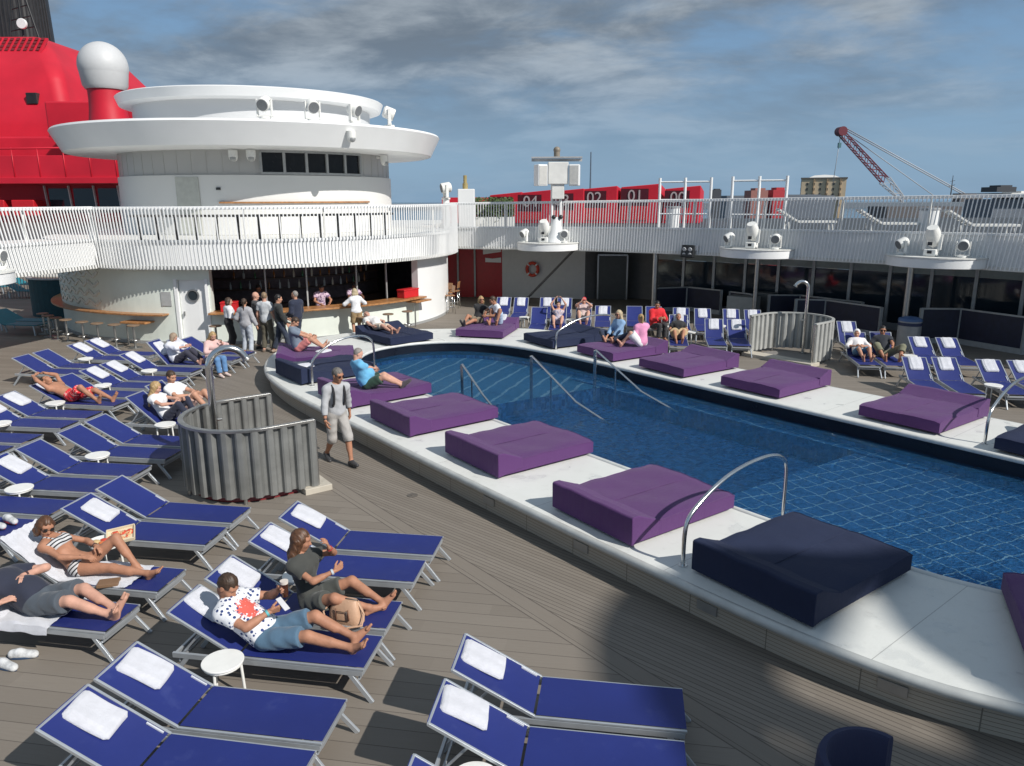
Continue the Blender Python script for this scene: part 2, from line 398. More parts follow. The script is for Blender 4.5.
def inset(path, d):
    n = len(path); out = []
    A = sum(path[i][0]*path[(i+1) % n][1]-path[(i+1) % n][0]*path[i][1] for i in range(n)); sg = 1 if A > 0 else -1
    for i in range(n):
        a = path[i-1]; b = path[(i+1) % n]; t = Vector((b[0]-a[0], b[1]-a[1])).normalized()
        out.append((path[i][0]-t.y*d*sg, path[i][1]+t.x*d*sg))
    return out
def ribbon(mb, loops, m=0, smooth=True):
    n = len(loops[0][0]); V = []
    for L_, z in loops: V += [(p[0], p[1], z) for p in L_]
    F = [(k*n+i, k*n+(i+1) % n, (k+1)*n+(i+1) % n, (k+1)*n+i) for k in range(len(loops)-1) for i in range(n)]
    return mb.add(V, F, m, smooth)
BASE = inset(PO, .10)
deck = struct(fill_poly([(-34, -22), (40, -22), (40, 50), (-34, 50)], BASE, 0, 'deck', DECK))
# sea and far shore
sea_m = mat('sea_surface', (.04, .075, .10), .12, var=.2, vscale=.02, bump=.4, bscale=.4)
mb = MB(); mb.add([(-6000, -3000, -24), (6000, -3000, -24), (6000, 9000, -24), (-6000, 9000, -24)], [(0, 1, 2, 3)])
struct(mb.build('sea', sea_m))
mb = MB(); mb.box((-3, 22, -12.2), (74, 58, 20)); hull = mb.build('ship_hull', WHITE2); hull.scale = (.98, .96, 1); hull.location = (0, 0, -.0); struct(hull)
hull.hide_render = False
# --- pool surround
surround = thing('pool_surround', 'raised white curved platform with steel edge round the swimming pool', 'pool surround', (0, 0, 0))
o = fill_poly(inset(PO, .02), inset(PI, -.02), .40, 'platform_top', GELCOAT, surround)
mb = MB(); ribbon(mb, [(BASE, -.02), (BASE, .30)]); mb.build('side_wall', PSIDE, surround, fix=False)
mb = MB(); mb.tube([(p[0], p[1], .345) for p in inset(PO, .035)], .058, 10, closed=True); mb.build('edge_rail', mat('grey_edge_rail', (.50, .51, .49), .42, .2), surround)
mb = MB(); mb.tube([(p[0], p[1], .385) for p in PI], .045, 10, closed=True); mb.build('pool_coping', mat('pale_coping', (.62, .63, .61), .4), surround)
# access panels let into the side wall
near = [i for i in range(len(PO)) if PO[i][0] > -3.5 and PO[i][1] < 14 and PO[i][0]*.777+PO[i][1]*.629 < 8]
for k in (4, 13, 22, 31, 40):
    if k < len(near):
        i = near[k]; a = BASE[i]; b = BASE[(i+1) % len(BASE)]; d = Vector((b[0]-a[0], b[1]-a[1])).normalized()
        mb = MB(); nrm = Vector((d.y, -d.x)); nrm = nrm if nrm.dot(Vector((-.777, -.629))) > 0 else -nrm
        c = Vector(a)+nrm*.008
        mb.box((c.x, c.y, .17), (.26, .02, .11), 0, math.atan2(d.y, d.x)); mb.build('vent_panel', mat('dull_metal', (.36, .35, .33), .4, .5), surround, bevel=.004)
# --- pool basin
mb = MB(); ribbon(mb, [(PI, .38), (PI, .0)], 0); ribbon(mb, [(PI, .0), (PI, -.55)], 1)
pool = thing('swimming_pool', 'curved swimming pool with blue tiles and black waterline band', 'pool', (0, 0, 0))
mb.build('basin_wall', [TILE_B, TILE_D], pool, fix=False)
fill_poly(inset(PI, -.03), None, -.50, 'deep_floor', TILE_D, pool)
def clip(poly, a, b, c):   # keep a*x+b*y>=c
    out = []
    for i in range(len(poly)):
        p, q = poly[i], poly[(i+1) % len(poly)]; dp = a*p[0]+b*p[1]-c; dq = a*q[0]+b*q[1]-c
        if dp >= 0: out.append(p)
        if dp*dq < 0: f = dp/(dp-dq); out.append((p[0]+(q[0]-p[0])*f, p[1]+(q[1]-p[1])*f))
    return out
PIe = inset(PI, -.01)
DEEPP = mat('deep_pool_side', (.022, .085, .26), .4, var=.15, vscale=2)
def shelf(name, poly, m, z):
    mb = MB(); mb.prism(poly, -.49, z, 0, 1, 0); return mb.build(name, [TILE_D, m], pool)
# step line left: through (-.44,17.04)-(2.79,19.06); keep the side away from the camera
d = Vector((3.23, 2.02)).normalized(); nn = (-d.y, d.x); shelf('left_shelf', clip(PIe, nn[0], nn[1], nn[0]*-.44+nn[1]*17.04), TILE_L, -.10)
d = Vector((2.69, 1.9)).normalized(); nn = (d.y, -d.x); shelf('right_shelf', clip(PIe, nn[0], nn[1], nn[0]*3.62+nn[1]*11.56), TILE_R, -.11)
bench = clip(clip(PIe, .777, .629, 13.52), .629, -.777, -14.2); bench = clip(bench, -.629, .777, 5.2)
shelf('underwater_bench', bench, TILE_R, -.07)
wat = fill_poly(inset(PI, -.005), None, .11, 'pool_water', WATER); struct(wat)
# ------------------------------------------------------------------ balustrades of the upper deck
def balustrade(name, label, path, ztop, z0=2.5, zmid=3.34, step=.115, posts=2.6, lean=(0., 0.)):
    t = thing(name, label, 'balustrade', (0, 0, 0))
    fine = resample(path, .4); n = len(fine)
    zt = [ztop[0]+(ztop[1]-ztop[0])*i/(n-1) for i in range(n)]
    zm = [zmid+(z-4.38)*.6 for z in zt]
    mb = MB(); mb.wall(fine, z0+.02, zm, .05); mb.build('lower_panel', WHITE, t)
    mb = MB(); mb.wall([(p[0]-a[0]*.05, p[1]-a[1]*.05) for p, a in zip(fine, pathnormals(fine))], z0-.02, z0+.10, .16); mb.build('bottom_trim', WHITE2, t)
    mb = MB(); mb.wall([(p[0]-a[0]*.09, p[1]-a[1]*.09) for p, a in zip(fine, pathnormals(fine))], [z-.10 for z in zt], zt, .18); mb.build('top_rail', WHITE, t, bevel=.02)
    mb = MB(); mb.wall([(p[0]-a[0]*.06, p[1]-a[1]*.06) for p, a in zip(fine, pathnormals(fine))], [z-.03 for z in zm], [z+.05 for z in zm], .13); mb.build('middle_rail', WHITE, t, bevel=.01)
    S = resample(path, step); N = pathnormals(S); m = len(S); mb = MB()
    for i, (p, a) in enumerate(zip(S, N)):
        f_ = i/(m-1); z1 = ztop[0]+(ztop[1]-ztop[0])*f_-.015; ln_ = lean[0]+(lean[1]-lean[0])*f_; q = (p[0]-a[0]*.115, p[1]-a[1]*.115)
        mb.bar((q[0], q[1], z0+.02), (q[0]+a[1]*ln_, q[1]-a[0]*ln_, z1), (.030 if 'long' in name else .036), .022, 0, up=(a[0], a[1], 0.))
    mb.build('slats', WHITE, t)
    Pp = resample(path, posts); N = pathnormals(Pp)
    for i, (p, a) in enumerate(zip(Pp, N)):
        z1 = ztop[0]+(ztop[1]-ztop[0])*i/(len(Pp)-1)-.05; mb = MB()
        mb.box((p[0]+a[0]*.07, p[1]+a[1]*.07, (zmid-.1+z1)/2), (.05, .05, z1-zmid+.1), 0, math.atan2(a[0], -a[1])); mb.build('post', WHITE2, t)
    return t
PC = (-10.14, 31.71); PR = 7.47
FR = [(-2.85, 33.35), (.4, 32.55), (2.9, 31.55), (5.4, 30.15), (7.9, 28.35), (10.4, 26.2), (12.7, 23.95), (14.8, 21.6), (16.8, 19.0), (18.8, 16.0), (20.5, 13)]
FR = smoothpath(FR, 2)
ringp = arc(PC, 7.86, -112.8, -4, 72)
# paths run so that the left-hand normal points inwards (away from the pool)
balustrade('round_balustrade', 'white slatted balustrade curving round the bar pavilion roof', ringp, (4.36, 4.39), 2.46, 3.31, lean=(-.16, .10))
balustrade('long_balustrade', 'long white slatted balustrade of the upper deck above the dark windows', FR, (4.42, 4.78), lean=(.0, .34))
FL = [(-16.9, 10), (-15.4, 15.8), (-14.08, 20.97), (-13.2, 24.45)]
balustrade('side_balustrade', 'white slatted balustrade of the upper deck at the left edge, left of the pavilion', FL, (4.40, 4.37), z0=2.47, lean=(-.45, -.30))
# upper deck slabs
mb = MB(); mb.lathe([(0, 2.52), (7.79, 2.52), (7.79, 3.28), (0, 3.28)], (*PC, 0), 96); mb.build('upper_deck_floor', WHITE2, smooth=False); struct(C.objects[-1])
inner = [(p[0]+a[0]*.06, p[1]+a[1]*.06) for p, a in zip(FR, pathnormals(FR))]
mb = MB(); mb.prism(inner+[(26, 14), (38, 20), (38, 50), (-4.5, 50), (-3.5, 40)], 2.56, 3.31, 0, 1, 0); struct(mb.build('upper_deck_floor', [mat('soffit_paint', (.50, .50, .49), .5), mat('upper_deck_paint', (.05, .057, .065), .7)]))
inl = [(p[0]+a[0]*.06, p[1]+a[1]*.06) for p, a in zip(FL, pathnormals(FL))]
mb = MB(); mb.prism(inl+[(-16.2, 26.5), (-17.6, 24), (-18.4, 18), (-20, 10)], 2.53, 3.27); struct(mb.build('upper_deck_floor', WHITE2))
mb = MB(); mb.prism([(-18.5, 34.5), (-4.5, 36), (-3.6, 50), (-18.5, 50)], 2.535, 3.265); struct(mb.build('upper_deck_floor', WHITE2))
# ------------------------------------------------------------------ bar pavilion
bar = thing('bar_pavilion', 'round white poolside bar with dark serving opening and wooden counter', 'bar', (*PC, 0))
def ringwall(mb, r0, r1, a0, a1, z0, z1, m=0, n=None):
    n = n or max(2, int(abs(a1-a0)/2)); return mb.wall(arc((0, 0), r1, a0, a1, n), z0, z1, r1-r0, m)
mb = MB(); ringwall(mb, 7.2, PR, -86, -27, 0, 1.0); mb.build('counter_front', MINT, bar)
mb = MB(); ringwall(mb, 7.2, PR, -180, -94.2, 0, 2.53); ringwall(mb, 7.2, PR, -87.2, -86, 0, 2.53); ringwall(mb, 7.2, PR, -94.2, -87.2, 2.09, 2.53, 0, 3); mb.build('wall', MINT, bar)
mb = MB(); ringwall(mb, 7.2, PR, -27, 8, 0, 2.53); mb.build('end_pillar', WHITE, bar)
mb = MB(); ringwall(mb, 7.2, PR, 8.2, 180, 0, 2.53); mb.build('rear_wall', MINT, bar)
mb = MB(); ringwall(mb, 7.02, 7.80, -86.4, -26.5, 1.0, 1.06); mb.build('counter_top', WOOD, bar, bevel=.01)
mb = MB(); ringwall(mb, PR+.002, 7.83, -172, -97, .96, 1.01); mb.build('ledge', WOOD, bar, bevel=.008)
mb = MB(); ringwall(mb, PR+.004, PR+.05, -180, -84, 0, .10); ringwall(mb, PR+.004, PR+.04, -84, -2, 0, .09); mb.build('skirting', GREYF, bar)
mb = MB(); ringwall(mb, 4.3, 4.5, -130, 40, 0, 2.53); mb.wall([(4.4, 2.6), (7.2, 1.0)], 0, 2.53, .1); mb.lathe([(0, .02), (7.2, .02)], n=48); mb.build('back_wall', DARKIN, bar)
mb = MB(); ringwall(mb, 4.52, 4.85, -95, -10, 1.42, 1.46); ringwall(mb, 4.52, 4.85, -95, -10, 1.80, 1.84); ringwall(mb, 4.52, 5.1, -95, -10, 0, .95); mb.build('bottle_shelf', mat('dark_shelf', (.07, .05, .04), .5), bar)
for a in (-62, -47, -36, -73):
    mb = MB(); mb.box((6.9*math.cos(R(a)), 6.9*math.sin(R(a)), 1.80), (.05, .05, 1.5), 0, R(a)); mb.build('mullion', GREYF, bar)
mb = MB(); ringwall(mb, 7.24, 7.36, -94.1, -87.3, .02, 2.08, 0, 3); door = mb.build('door', WHITE, bar)
am = R(-90.6); rr = 7.40
def ringobj(R1, R0, th, n=28):
    mb = MB(); V = []; F = []
    pr = [(R0, -th/2), (R1, -th/2), (R1, th/2), (R0, th/2)]; mb.lathe(pr+[pr[0]], n=n); return mb
mb = ringobj(.20, .155, .05); mb.move(Matrix.Translation((rr*math.cos(am), rr*math.sin(am), 1.58)) @ Matrix.Rotation(am, 4, 'Z') @ Matrix.Rotation(R(90), 4, 'Y')); mb.build('porthole_frame', STEEL, door)
mb = MB(); mb.cyl((0, 0, -.01), (0, 0, .01), .16, n=28); mb.move(Matrix.Translation(((rr-.01)*math.cos(am), (rr-.01)*math.sin(am), 1.58)) @ Matrix.Rotation(am, 4, 'Z') @ Matrix.Rotation(R(90), 4, 'Y')); mb.build('porthole_glass', GLASS, door)
mb = MB(); a2 = R(-93.1); mb.box((7.42*math.cos(a2), 7.42*math.sin(a2), 1.0), (.06, .03, .14), 0, a2); mb.build('handle', STEEL, door)
for a in (-94.5, -86.9):
    mb = MB(); mb.box((7.45*math.cos(R(a)), 7.45*math.sin(R(a)), 1.06), (.10, .10, 2.12), 0, R(a)); mb.build('door_jamb', WHITE, bar)
mb = MB(); a2 = R(-97.2); mb.box((7.48*math.cos(a2), 7.48*math.sin(a2), 1.48), (.03, .34, .45), 0, a2); mb.build('notice_panel', mat('grey_notice', (.38, .39, .39), .4), bar)
# raised wave tiles beside the ledge
mb = MB()
for k in range(6):
    for j in range(4):
        a = R(-143+k*4.6); z = 1.25+j*.31; r = PR+.012
        w = .09; h = .05
        for sgn in (-1, 1):
            a1 = a+sgn*R(1.15)
            mb.box((r*math.cos(a1), r*math.sin(a1), z), (.03, .33, .11), 0, a1, rx=sgn*R(32))
mb.build('wave_tiles', mat('glossy_wave_tile', (.62, .64, .60), .15), bar, bevel=.01)
# two little wooden drink shelves with poles
for ang, zz, L_, lab in ((-104.5, .74, .95, ''), (-29.5, .93, .95, '')):
    a = R(ang); mb = MB(); mb.box((7.72*math.cos(a), 7.72*math.sin(a), zz), (.46, L_, .06), 0, a); s_ = mb.build('drink_shelf', WOOD, bar, bevel=.01)
    a3 = R(ang-2.6); mb = MB(); mb.cyl((7.80*math.cos(a3), 7.80*math.sin(a3), 0), (7.80*math.cos(a3), 7.80*math.sin(a3), zz-.02), .028); mb.build('pole', STEEL, s_)
# bottles behind the bar
btl = []
def bottle(r, a, z, h, m, label):
    mb = MB(); mb.lathe([(0, 0), (.038, 0), (.038, h*.6), (.013, h*.78), (.013, h), (0, h)], n=10)
    o = mb.build('bottle', m, None, (PC[0]+r*math.cos(R(a)), PC[1]+r*math.sin(R(a)), z)); tag(o, label, 'bottle', 'bottles behind the bar'); return o
bcol = [mat('bottle_clear', (.45, .50, .50), .1), mat('bottle_green', (.03, .12, .05), .1), mat('bottle_amber', (.25, .10, .02), .1), mat('bottle_pale', (.60, .58, .48), .15)]
for i in range(34):
    a = -88+i*2.05+random.uniform(-.4, .4); h = random.uniform(.24, .34)
    up = i % 2
    bottle(4.70, a, 1.841 if up else 1.461, h, bcol[random.randrange(4)], 'small glass bottle standing on the %s dark shelf behind the bar counter' % ('upper' if up else 'lower'))
# crates and things on the counter
def cooler(a, label, sc):
    t = thing('drinks_cooler', label, 'cooler', (PC[0]+7.38*math.cos(R(a)), PC[1]+7.38*math.sin(R(a)), 1.062), R(a+90), 'red coolers on the bar counter'); t.scale = (sc, .8, .85)
    mb = MB(); mb.box((0, 0, .15), (1.0, .42, .30)); mb.build('body', mat('red_cooler', (.55, .02, .025), .4), t, bevel=.02)
    mb = MB(); mb.box((0, 0, .335), (1.03, .45, .06)); mb.build('lid', mat('red_cooler', (.55, .02, .025), .4), t, bevel=.015)
    return t
cooler(-82, 'red drinks cooler on the left end of the bar counter behind the woman in black', .5)
cooler(-31, 'red drinks cooler on the right end of the bar counter', .85)
# ------------------------------------------------------------------ round tower on the pavilion
TC = (-10.9, 34.2)
tw = thing('round_tower', 'round white tower with two disc-shaped roofs above the poolside bar', 'tower', (*TC, 3.29)); tw.scale = (.975, .975, .97)
mb = MB(); mb.lathe([(5.72, 0), (5.72, 2.22), (5.64, 2.23)], n=96); mb.build('lower_wall', mat('tower_white', (.68, .68, .66), .45, var=.02, vscale=.6), tw)
mb = MB(); mb.lathe([(5.64, 2.23), (5.64, 3.3)], n=96)
for k in range(40):
    a = R(-170+k*6); 
    if not -73 < -170+k*6 < -28: mb.box((5.645*math.cos(a), 5.645*math.sin(a), 2.75), (.012, .02, 1.0), 0, a)
mb.build('upper_wall', mat('tower_grey_panel', (.46, .455, .44), .42, .15, var=.04, vscale=.5), tw)
wf = MB(); ringwall(wf, 5.60, 5.72, -72, -29, 2.24, 2.33); ringwall(wf, 5.60, 5.72, -72, -29, 3.05, 3.16)
aa = [-72+i*(43/5) for i in range(6)]
for a in aa: wf.box((5.68*math.cos(R(a)), 5.68*math.sin(R(a)), 2.69), (.12, .10, .74), 0, R(a))
win = wf.build('window_frame', GREYF, tw)
for i in range(5):
    g_ = MB(); ringwall(g_, 5.645, 5.665, aa[i]+.5, aa[i+1]-.5, 2.33, 3.05, 0, 4); g_.build('pane', mat('black_window', (.010, .011, .013), .25, spec=.25), win)
mb = MB(); mb.lathe([(5.6, 3.14), (7.45, 3.14), (7.58, 3.18), (7.98, 3.96), (7.92, 4.04), (0, 4.08)], n=120); mb.build('lower_roof_disc', WHITE, tw, angle=20)
mb = MB(); mb.lathe([(4.9, 4.0), (4.9, 5.02)], n=96); mb.build('drum', mat('drum_grey', (.58, .59, .60), .4, var=.03, vscale=.5), tw)
mb = MB(); mb.lathe([(4.6, 5.02), (5.2, 5.02), (5.38, 5.08), (5.5, 5.40), (5.44, 5.44), (0, 5.5)], n=120); mb.build('upper_roof_disc', WHITE, tw)
mb = MB(); a = R(-100); mb.box((5.73*math.cos(a), 5.73*math.sin(a), 1.1), (.03, .95, 2.1), 0, a); mb.build('door', mat('grey_green_door', (.47, .48, .44), .45), tw, bevel=.01)
mb = MB(); a = R(-88); mb.box((5.74*math.cos(a), 5.74*math.sin(a), 1.72), (.04, .16, .09), 0, a); mb.build('sensor', BLACK, tw)
mb = MB(); ringwall(mb, 5.73, 5.80, -88, -25, 1.18, 1.24); mb.build('wood_strip', WOOD, tw)
for o in tw.children: 
    for p in o.data.polygons: pass
# ------------------------------------------------------------------ moving spotlights
def yoke_light(label, loc, rz, tilt=20, s=1., group='stage lights on the ledges'):
    t = thing('spotlight', label, 'spotlight', loc, rz, group)
    mb = MB(); mb.cyl((0, 0, 0), (0, 0, .06*s), .16*s); mb.build('base', PLASW, t, bevel=.008)
    mb = MB()
    for q in (-1, 1): mb.box((0, q*.21*s, .30*s), (.10*s, .04*s, .50*s))
    mb.box((0, 0, .075*s), (.12*s, .46*s, .04*s)); mb.build('yoke', PLASW, t, bevel=.012)
    M = Matrix.Translation((0, 0, .42*s)) @ Matrix.Rotation(R(tilt), 4, 'Y')
    mb = MB(); mb.tube([(-.20*s, 0, 0), (-.15*s, 0, 0), (.14*s, 0, 0), (.17*s, 0, 0)], [.13*s, .185*s, .19*s, .175*s], 20); mb.move(M); h = mb.build('lamp_head', PLASW, t)
    mb = MB(); mb.cyl((.168*s, 0, 0), (.180*s, 0, 0), .155*s, n=20); mb.move(M); mb.build('lens', GRILL, h)
    return t
def beam_light(label, loc, rz, s=1., group='stage lights on the ledges'):
    t = thing('spotlight', label, 'spotlight', loc, rz, group)
    mb = MB(); mb.box((0, 0, .10*s), (.30*s, .34*s, .20*s)); mb.build('base', PLASW, t, bevel=.03*s)
    mb = MB()
    for q in (-1, 1):
        mb = MB(); mb.bar((0, q*.20*s, .18*s), (-.05*s, q*.20*s, .62*s), .10*s, .05*s); mb.build('yoke_arm', PLASW, t, bevel=.015)
    M = Matrix.Translation((-.02*s, 0, .55*s)) @ Matrix.Rotation(R(-62), 4, 'Y')
    mb = MB(); mb.tube([(-.30*s, 0, 0), (-.22*s, 0, 0), (.12*s, 0, 0), (.30*s, 0, 0)], [.10*s, .17*s, .20*s, .15*s], 18); mb.move(M); h = mb.build('lamp_head', PLASW, t)
    mb = MB(); mb.box((.18*s, 0, .36*s), (.02*s, .12*s, .10*s)); mb.box((.155*s, 0, .12*s), (.02*s, .12*s, .08*s)); mb.build('dark_vent', LENS, h)
    return t
def ledge(label, c, w, dpt, ang, lights, z0=2.52, z1=2.80):
    t = thing('light_ledge', label, 'ledge', (c[0], c[1], 0), R(ang), 'white ledges below the balustrade')
    pts = [(w/2*math.cos(R(180+a)), dpt*math.sin(R(180+a))) for a in range(0, 181, 9)]
    pts = [(p[0], p[1]) for p in pts]+[(w/2, .25), (-w/2, .25)]
    mb = MB(); mb.prism(pts, z0, z1); mb.build('shelf', WHITE, t, bevel=.015)
    mb = MB(); mb.prism([(p[0]*1.02, p[1]*1.02) for p in pts], z1+.002, z1+.04); mb.build('rim', WHITE2, t)
    return t
LZ = 2.845
LED = [((1.49, 31.75), 2.5, 1.2, -20, 'near the tall mast'), ((8.75, 27.45), 2.6, 1.1, -40, 'above the second steel column'), ((13.0, 23.5), 2.8, 1.15, -46, 'at the right photo end'), ((-13.75, 18.85), 2.6, 1.2, 75, 'at the left photo edge')]
for c, w, dp, ang, where in LED:
    ledge('half-round white ledge carrying lights, '+where, c, w, dp, ang, None)
    a = R(ang)
    for lx, kind, tl in ((-.85, 0, 25), (0, 1, 0), (.85, 0, 8)):
        x, y = lp(lx, -.48, c, a); s = .85
        if kind: beam_light('largest upright white moving light mid ledge '+where, (x, y, LZ), a-R(90), 1.05)
        else: yoke_light('white drum spotlight on the %s side of the ledge %s' % ('left' if lx < 0 else 'right', where), (x, y, LZ), a-R(90+(35 if lx < 0 else -12)), tl, s)
for i, (px_, wh) in enumerate(((-70, 'leftmost'), (-57, 'second from left'), (-44, 'second from right'), (-30, 'rightmost'))):
    a = R(px_); r = 7.2
    yoke_light('white floodlight standing on the big roof disc, %s of the four' % wh, (TC[0]+r*math.cos(a), TC[1]+r*math.sin(a), 7.25), a+R(-25+22*i), 22, 1.2, 'floodlights on the tower roof')
def camera_pod(label, loc, rz, s=1.):
    t = thing('security_camera', label, 'camera', loc, rz, 'small white cameras on the tower')
    mb = MB(); mb.cyl((-.22*s, 0, .02), (0, 0, 0), .03*s); mb.build('bracket', PLASW, t)
    mb = MB(); mb.cyl((0, 0, .06*s), (0, 0, -.10*s), .11*s, n=14); mb.sphere((0, 0, -.10*s), .105*s, 14); mb.build('housing', PLASW, t)
    mb = MB(); mb.sphere((.03*s, 0, -.12*s), .085*s, 12); mb.build('lens', GREYF, t); return t
for a, r, z, lab in ((-48, 7.75, 6.85, 'small white camera on the rim of the lower roof disc'), (-75, 6.0, 6.2, 'small white camera hanging below the roof disc left of the tower windows'), (-81, 5.9, 6.2, 'pale camera below the roof disc, farthest left'), (-20, 6.1, 6.2, 'small white camera below the roof disc right of the tower windows')):
    camera_pod(lab, (TC[0]+r*math.cos(R(a)), TC[1]+r*math.sin(R(a)), z), R(a), 1.5)
# stools and tables on the upper deck in front of the tower
def pub_table(label, loc):
    t = thing('bar_table', label, 'table', loc, 0, 'tables behind the round balustrade')
    mb = MB(); mb.cyl((0, 0, .75), (0, 0, .82), .32, n=20); mb.build('table_top', mat('dark_metal', (.09, .09, .09), .5, .4), t)
    mb = MB(); mb.cyl((0, 0, .02), (0, 0, .78), .045); mb.build('stem', mat('dark_metal', (.09, .09, .09), .5, .4), t)
    mb = MB(); mb.cyl((0, 0, 0), (0, 0, .03), .26, n=20); mb.build('foot', mat('dark_metal', (.09, .09, .09), .5, .4), t)
    return t
names9 = ['first', 'second', 'third', 'fourth', 'fifth', 'sixth', 'seventh', 'eighth', 'ninth', 'tenth', 'eleventh', 'twelfth', 'thirteenth', 'last']
p0 = pub_table('tall dark table behind the round balustrade, first from the left', (PC[0]+7.2*math.cos(R(-104)), PC[1]+7.2*math.sin(R(-104)), 3.285))
for i in range(1, 14):
    a = -104+i*5.1
    dup(p0, 'tall dark table behind the round balustrade, %s from the left' % names9[i], (PC[0]+7.2*math.cos(R(a)), PC[1]+7.2*math.sin(R(a)), 3.285))
# ------------------------------------------------------------------ wall under the upper deck, right
dk = thing('deckhouse_wall', 'dark glazed deckhouse wall under the upper deck balcony', 'deckhouse', (0, 0, 0))
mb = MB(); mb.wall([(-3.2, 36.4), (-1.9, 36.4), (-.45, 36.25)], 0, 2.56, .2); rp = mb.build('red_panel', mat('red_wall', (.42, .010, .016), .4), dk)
for x in (-2.55, -1.75):
    mb = MB(); mb.box((x, 36.3, 1.28), (.08, .12, 2.5)); mb.build('steel_post', GREYF, dk)
for z in (2.02, 1.66):
    mb = MB()
    if z > 1.9: mb.add([(-1.35, 36.29, z), (-.50, 36.22, z+.12), (-.50, 36.22, z+.36), (-1.35, 36.29, z+.26)], [(0, 1, 2, 3)])
    else: mb.add([(-1.25, 36.29, z), (-.50, 36.22, z-.02), (-.50, 36.22, z+.22), (-.9, 36.25, z+.17), (-1.25, 36.29, z+.2)], [(0, 1, 2, 3, 4)])
    mb.build('white_stripe', WHITE, rp)
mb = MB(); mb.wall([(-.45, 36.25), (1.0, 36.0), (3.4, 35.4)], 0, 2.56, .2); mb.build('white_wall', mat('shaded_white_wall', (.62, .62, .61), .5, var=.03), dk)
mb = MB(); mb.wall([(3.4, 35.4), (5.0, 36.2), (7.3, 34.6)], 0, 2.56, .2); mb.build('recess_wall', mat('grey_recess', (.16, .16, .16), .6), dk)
mb = MB(); mb.box((4.65, 35.3, 1.0), (1.25, .08, 1.98), 0, R(-8)); dr = mb.build('door', mat('dark_door', (.06, .065, .065), .4), dk)
mb = MB(); mb.box((5.32, 35.18, 1.0), (.07, .12, 2.05), 0, R(-8)); mb.box((4.0, 35.36, 1.0), (.07, .12, 2.05), 0, R(-8)); mb.box((4.65, 35.24, 2.05), (1.35, .1, .07), 0, R(-8)); mb.build('door_frame', STEEL, dr)
GW = [(6.2, 33.2), (8.0, 31.9), (10.0, 30.1), (12.1, 28.2), (14.2, 26.1), (16.2, 23.9), (18.2, 21.5), (20.4, 18.6)]
GW = smoothpath(GW, 2); wp = resample(GW, 1.32)
for i in range(len(wp)-1):
    a, b = wp[i], wp[i+1]; ang = math.atan2(b[1]-a[1], b[0]-a[0]); c = ((a[0]+b[0])/2, (a[1]+b[1])/2); L_ = math.hypot(b[0]-a[0], b[1]-a[1])
    mb = MB(); mb.box((*a, 1.28), (.11, .14, 2.56), 0, ang); mb.box((*c, 2.50), (L_, .13, .12), 0, ang); mb.box((*c, .12), (L_, .13, .24), 0, ang)
    f = mb.build('window_frame', mat('grey_mullion', (.42, .44, .45), .4, .2), dk)
    mb = MB(); mb.box((*c, 1.12), (L_-.10, .03, 1.78), 0, ang); mb.build('pane', GLASS, f)
    mb = MB(); mb.box((*c, 2.23), (L_-.10, .03, .42), 0, ang); mb.build('transom_pane', mat('transom_glass', (.26, .31, .30), .15), f)
# interior floor and things dimly seen are left dark
def column(label, x, y, r=.085):
    mb = MB(); mb.cyl((0, 0, 0), (0, 0, 2.56), r, n=20); mb.cyl((0, 0, 0), (0, 0, .04), r*1.8, n=20)
    o = mb.build('column', STEEL, None, (x, y, 0)); tag(o, label, 'column', 'steel columns under the balcony'); return o
column('steel column between the dark door and the first windows', 5.75, 30.6, .11)
column('steel column behind the right shower screen', 8.95, 27.85)
column('steel column rising behind the blue-topped bin', 12.75, 24.4, .10)
column('steel column at the right edge under the balcony', 16.6, 19.9)
# dark zigzag wind screens with pale frames
def screen(label, pts, h=1.0):
    t = thing('wind_screen', label, 'screen', (pts[0][0], pts[0][1], 0), 0, 'dark navy screens under the balcony')
    P = [(p[0]-pts[0][0], p[1]-pts[0][1]) for p in pts]
    for a, b in zip(P, P[1:]):
        mb = MB(); mb.bar((*a, h*.55), (*b, h*.55), .05, h*.85); mb.build('panel', NAVYP, t)
    for a, b in zip(P, P[1:]):
        mb = MB(); mb.bar((*a, h), (*b, h), .06, .05); mb.build('top_rail', GREYF, t)
        mb = MB(); mb.bar((*a, .09), (*b, .09), .12, .17); mb.build('sill', GREYF, t)
    for a in P:
        mb = MB(); mb.box((*a, h/2), (.09, .09, h+.03)); mb.build('post', GREYF, t)
    return t
screen('long navy screen between the first two columns', [(5.9, 31.2), (7.3, 31.6), (8.4, 30.4)], .98)
screen('short navy screen partly behind a grey cabinet', [(8.7, 30.2), (9.3, 29.3)], .95)
screen('navy screen behind the right shower', [(9.75, 28.7), (10.9, 28.6), (12.3, 26.5)], 1.0)
screen('navy zigzag screen left of the blue-topped bin', [(10.3, 27.4), (11.3, 27.2), (12.35, 25.2)], 1.0)
screen('large navy screen at the right edge behind the loungers', [(13.1, 24.1), (14.3, 24.0), (15.2, 22.2), (17.2, 21.4)], 1.12)
mb = MB(); mb.box((0, 0, .45), (1.1, .6, .9)); o = mb.build('cabinet', mat('grey_cabinet', (.33, .34, .33), .5), None, (8.95, 29.2, 0), R(-40), bevel=.015); tag(o, 'low pale grey cabinet beside the second column', 'cabinet')
mb = MB(); mb.box((0, 0, .5), (.8, .5, 1.0)); o = mb.build('cabinet', mat('dark_cabinet', (.11, .12, .12), .5), None, (9.9, 29.6, 0), R(-40), bevel=.015); tag(o, 'dark grey cabinet standing just right of the second column', 'cabinet')
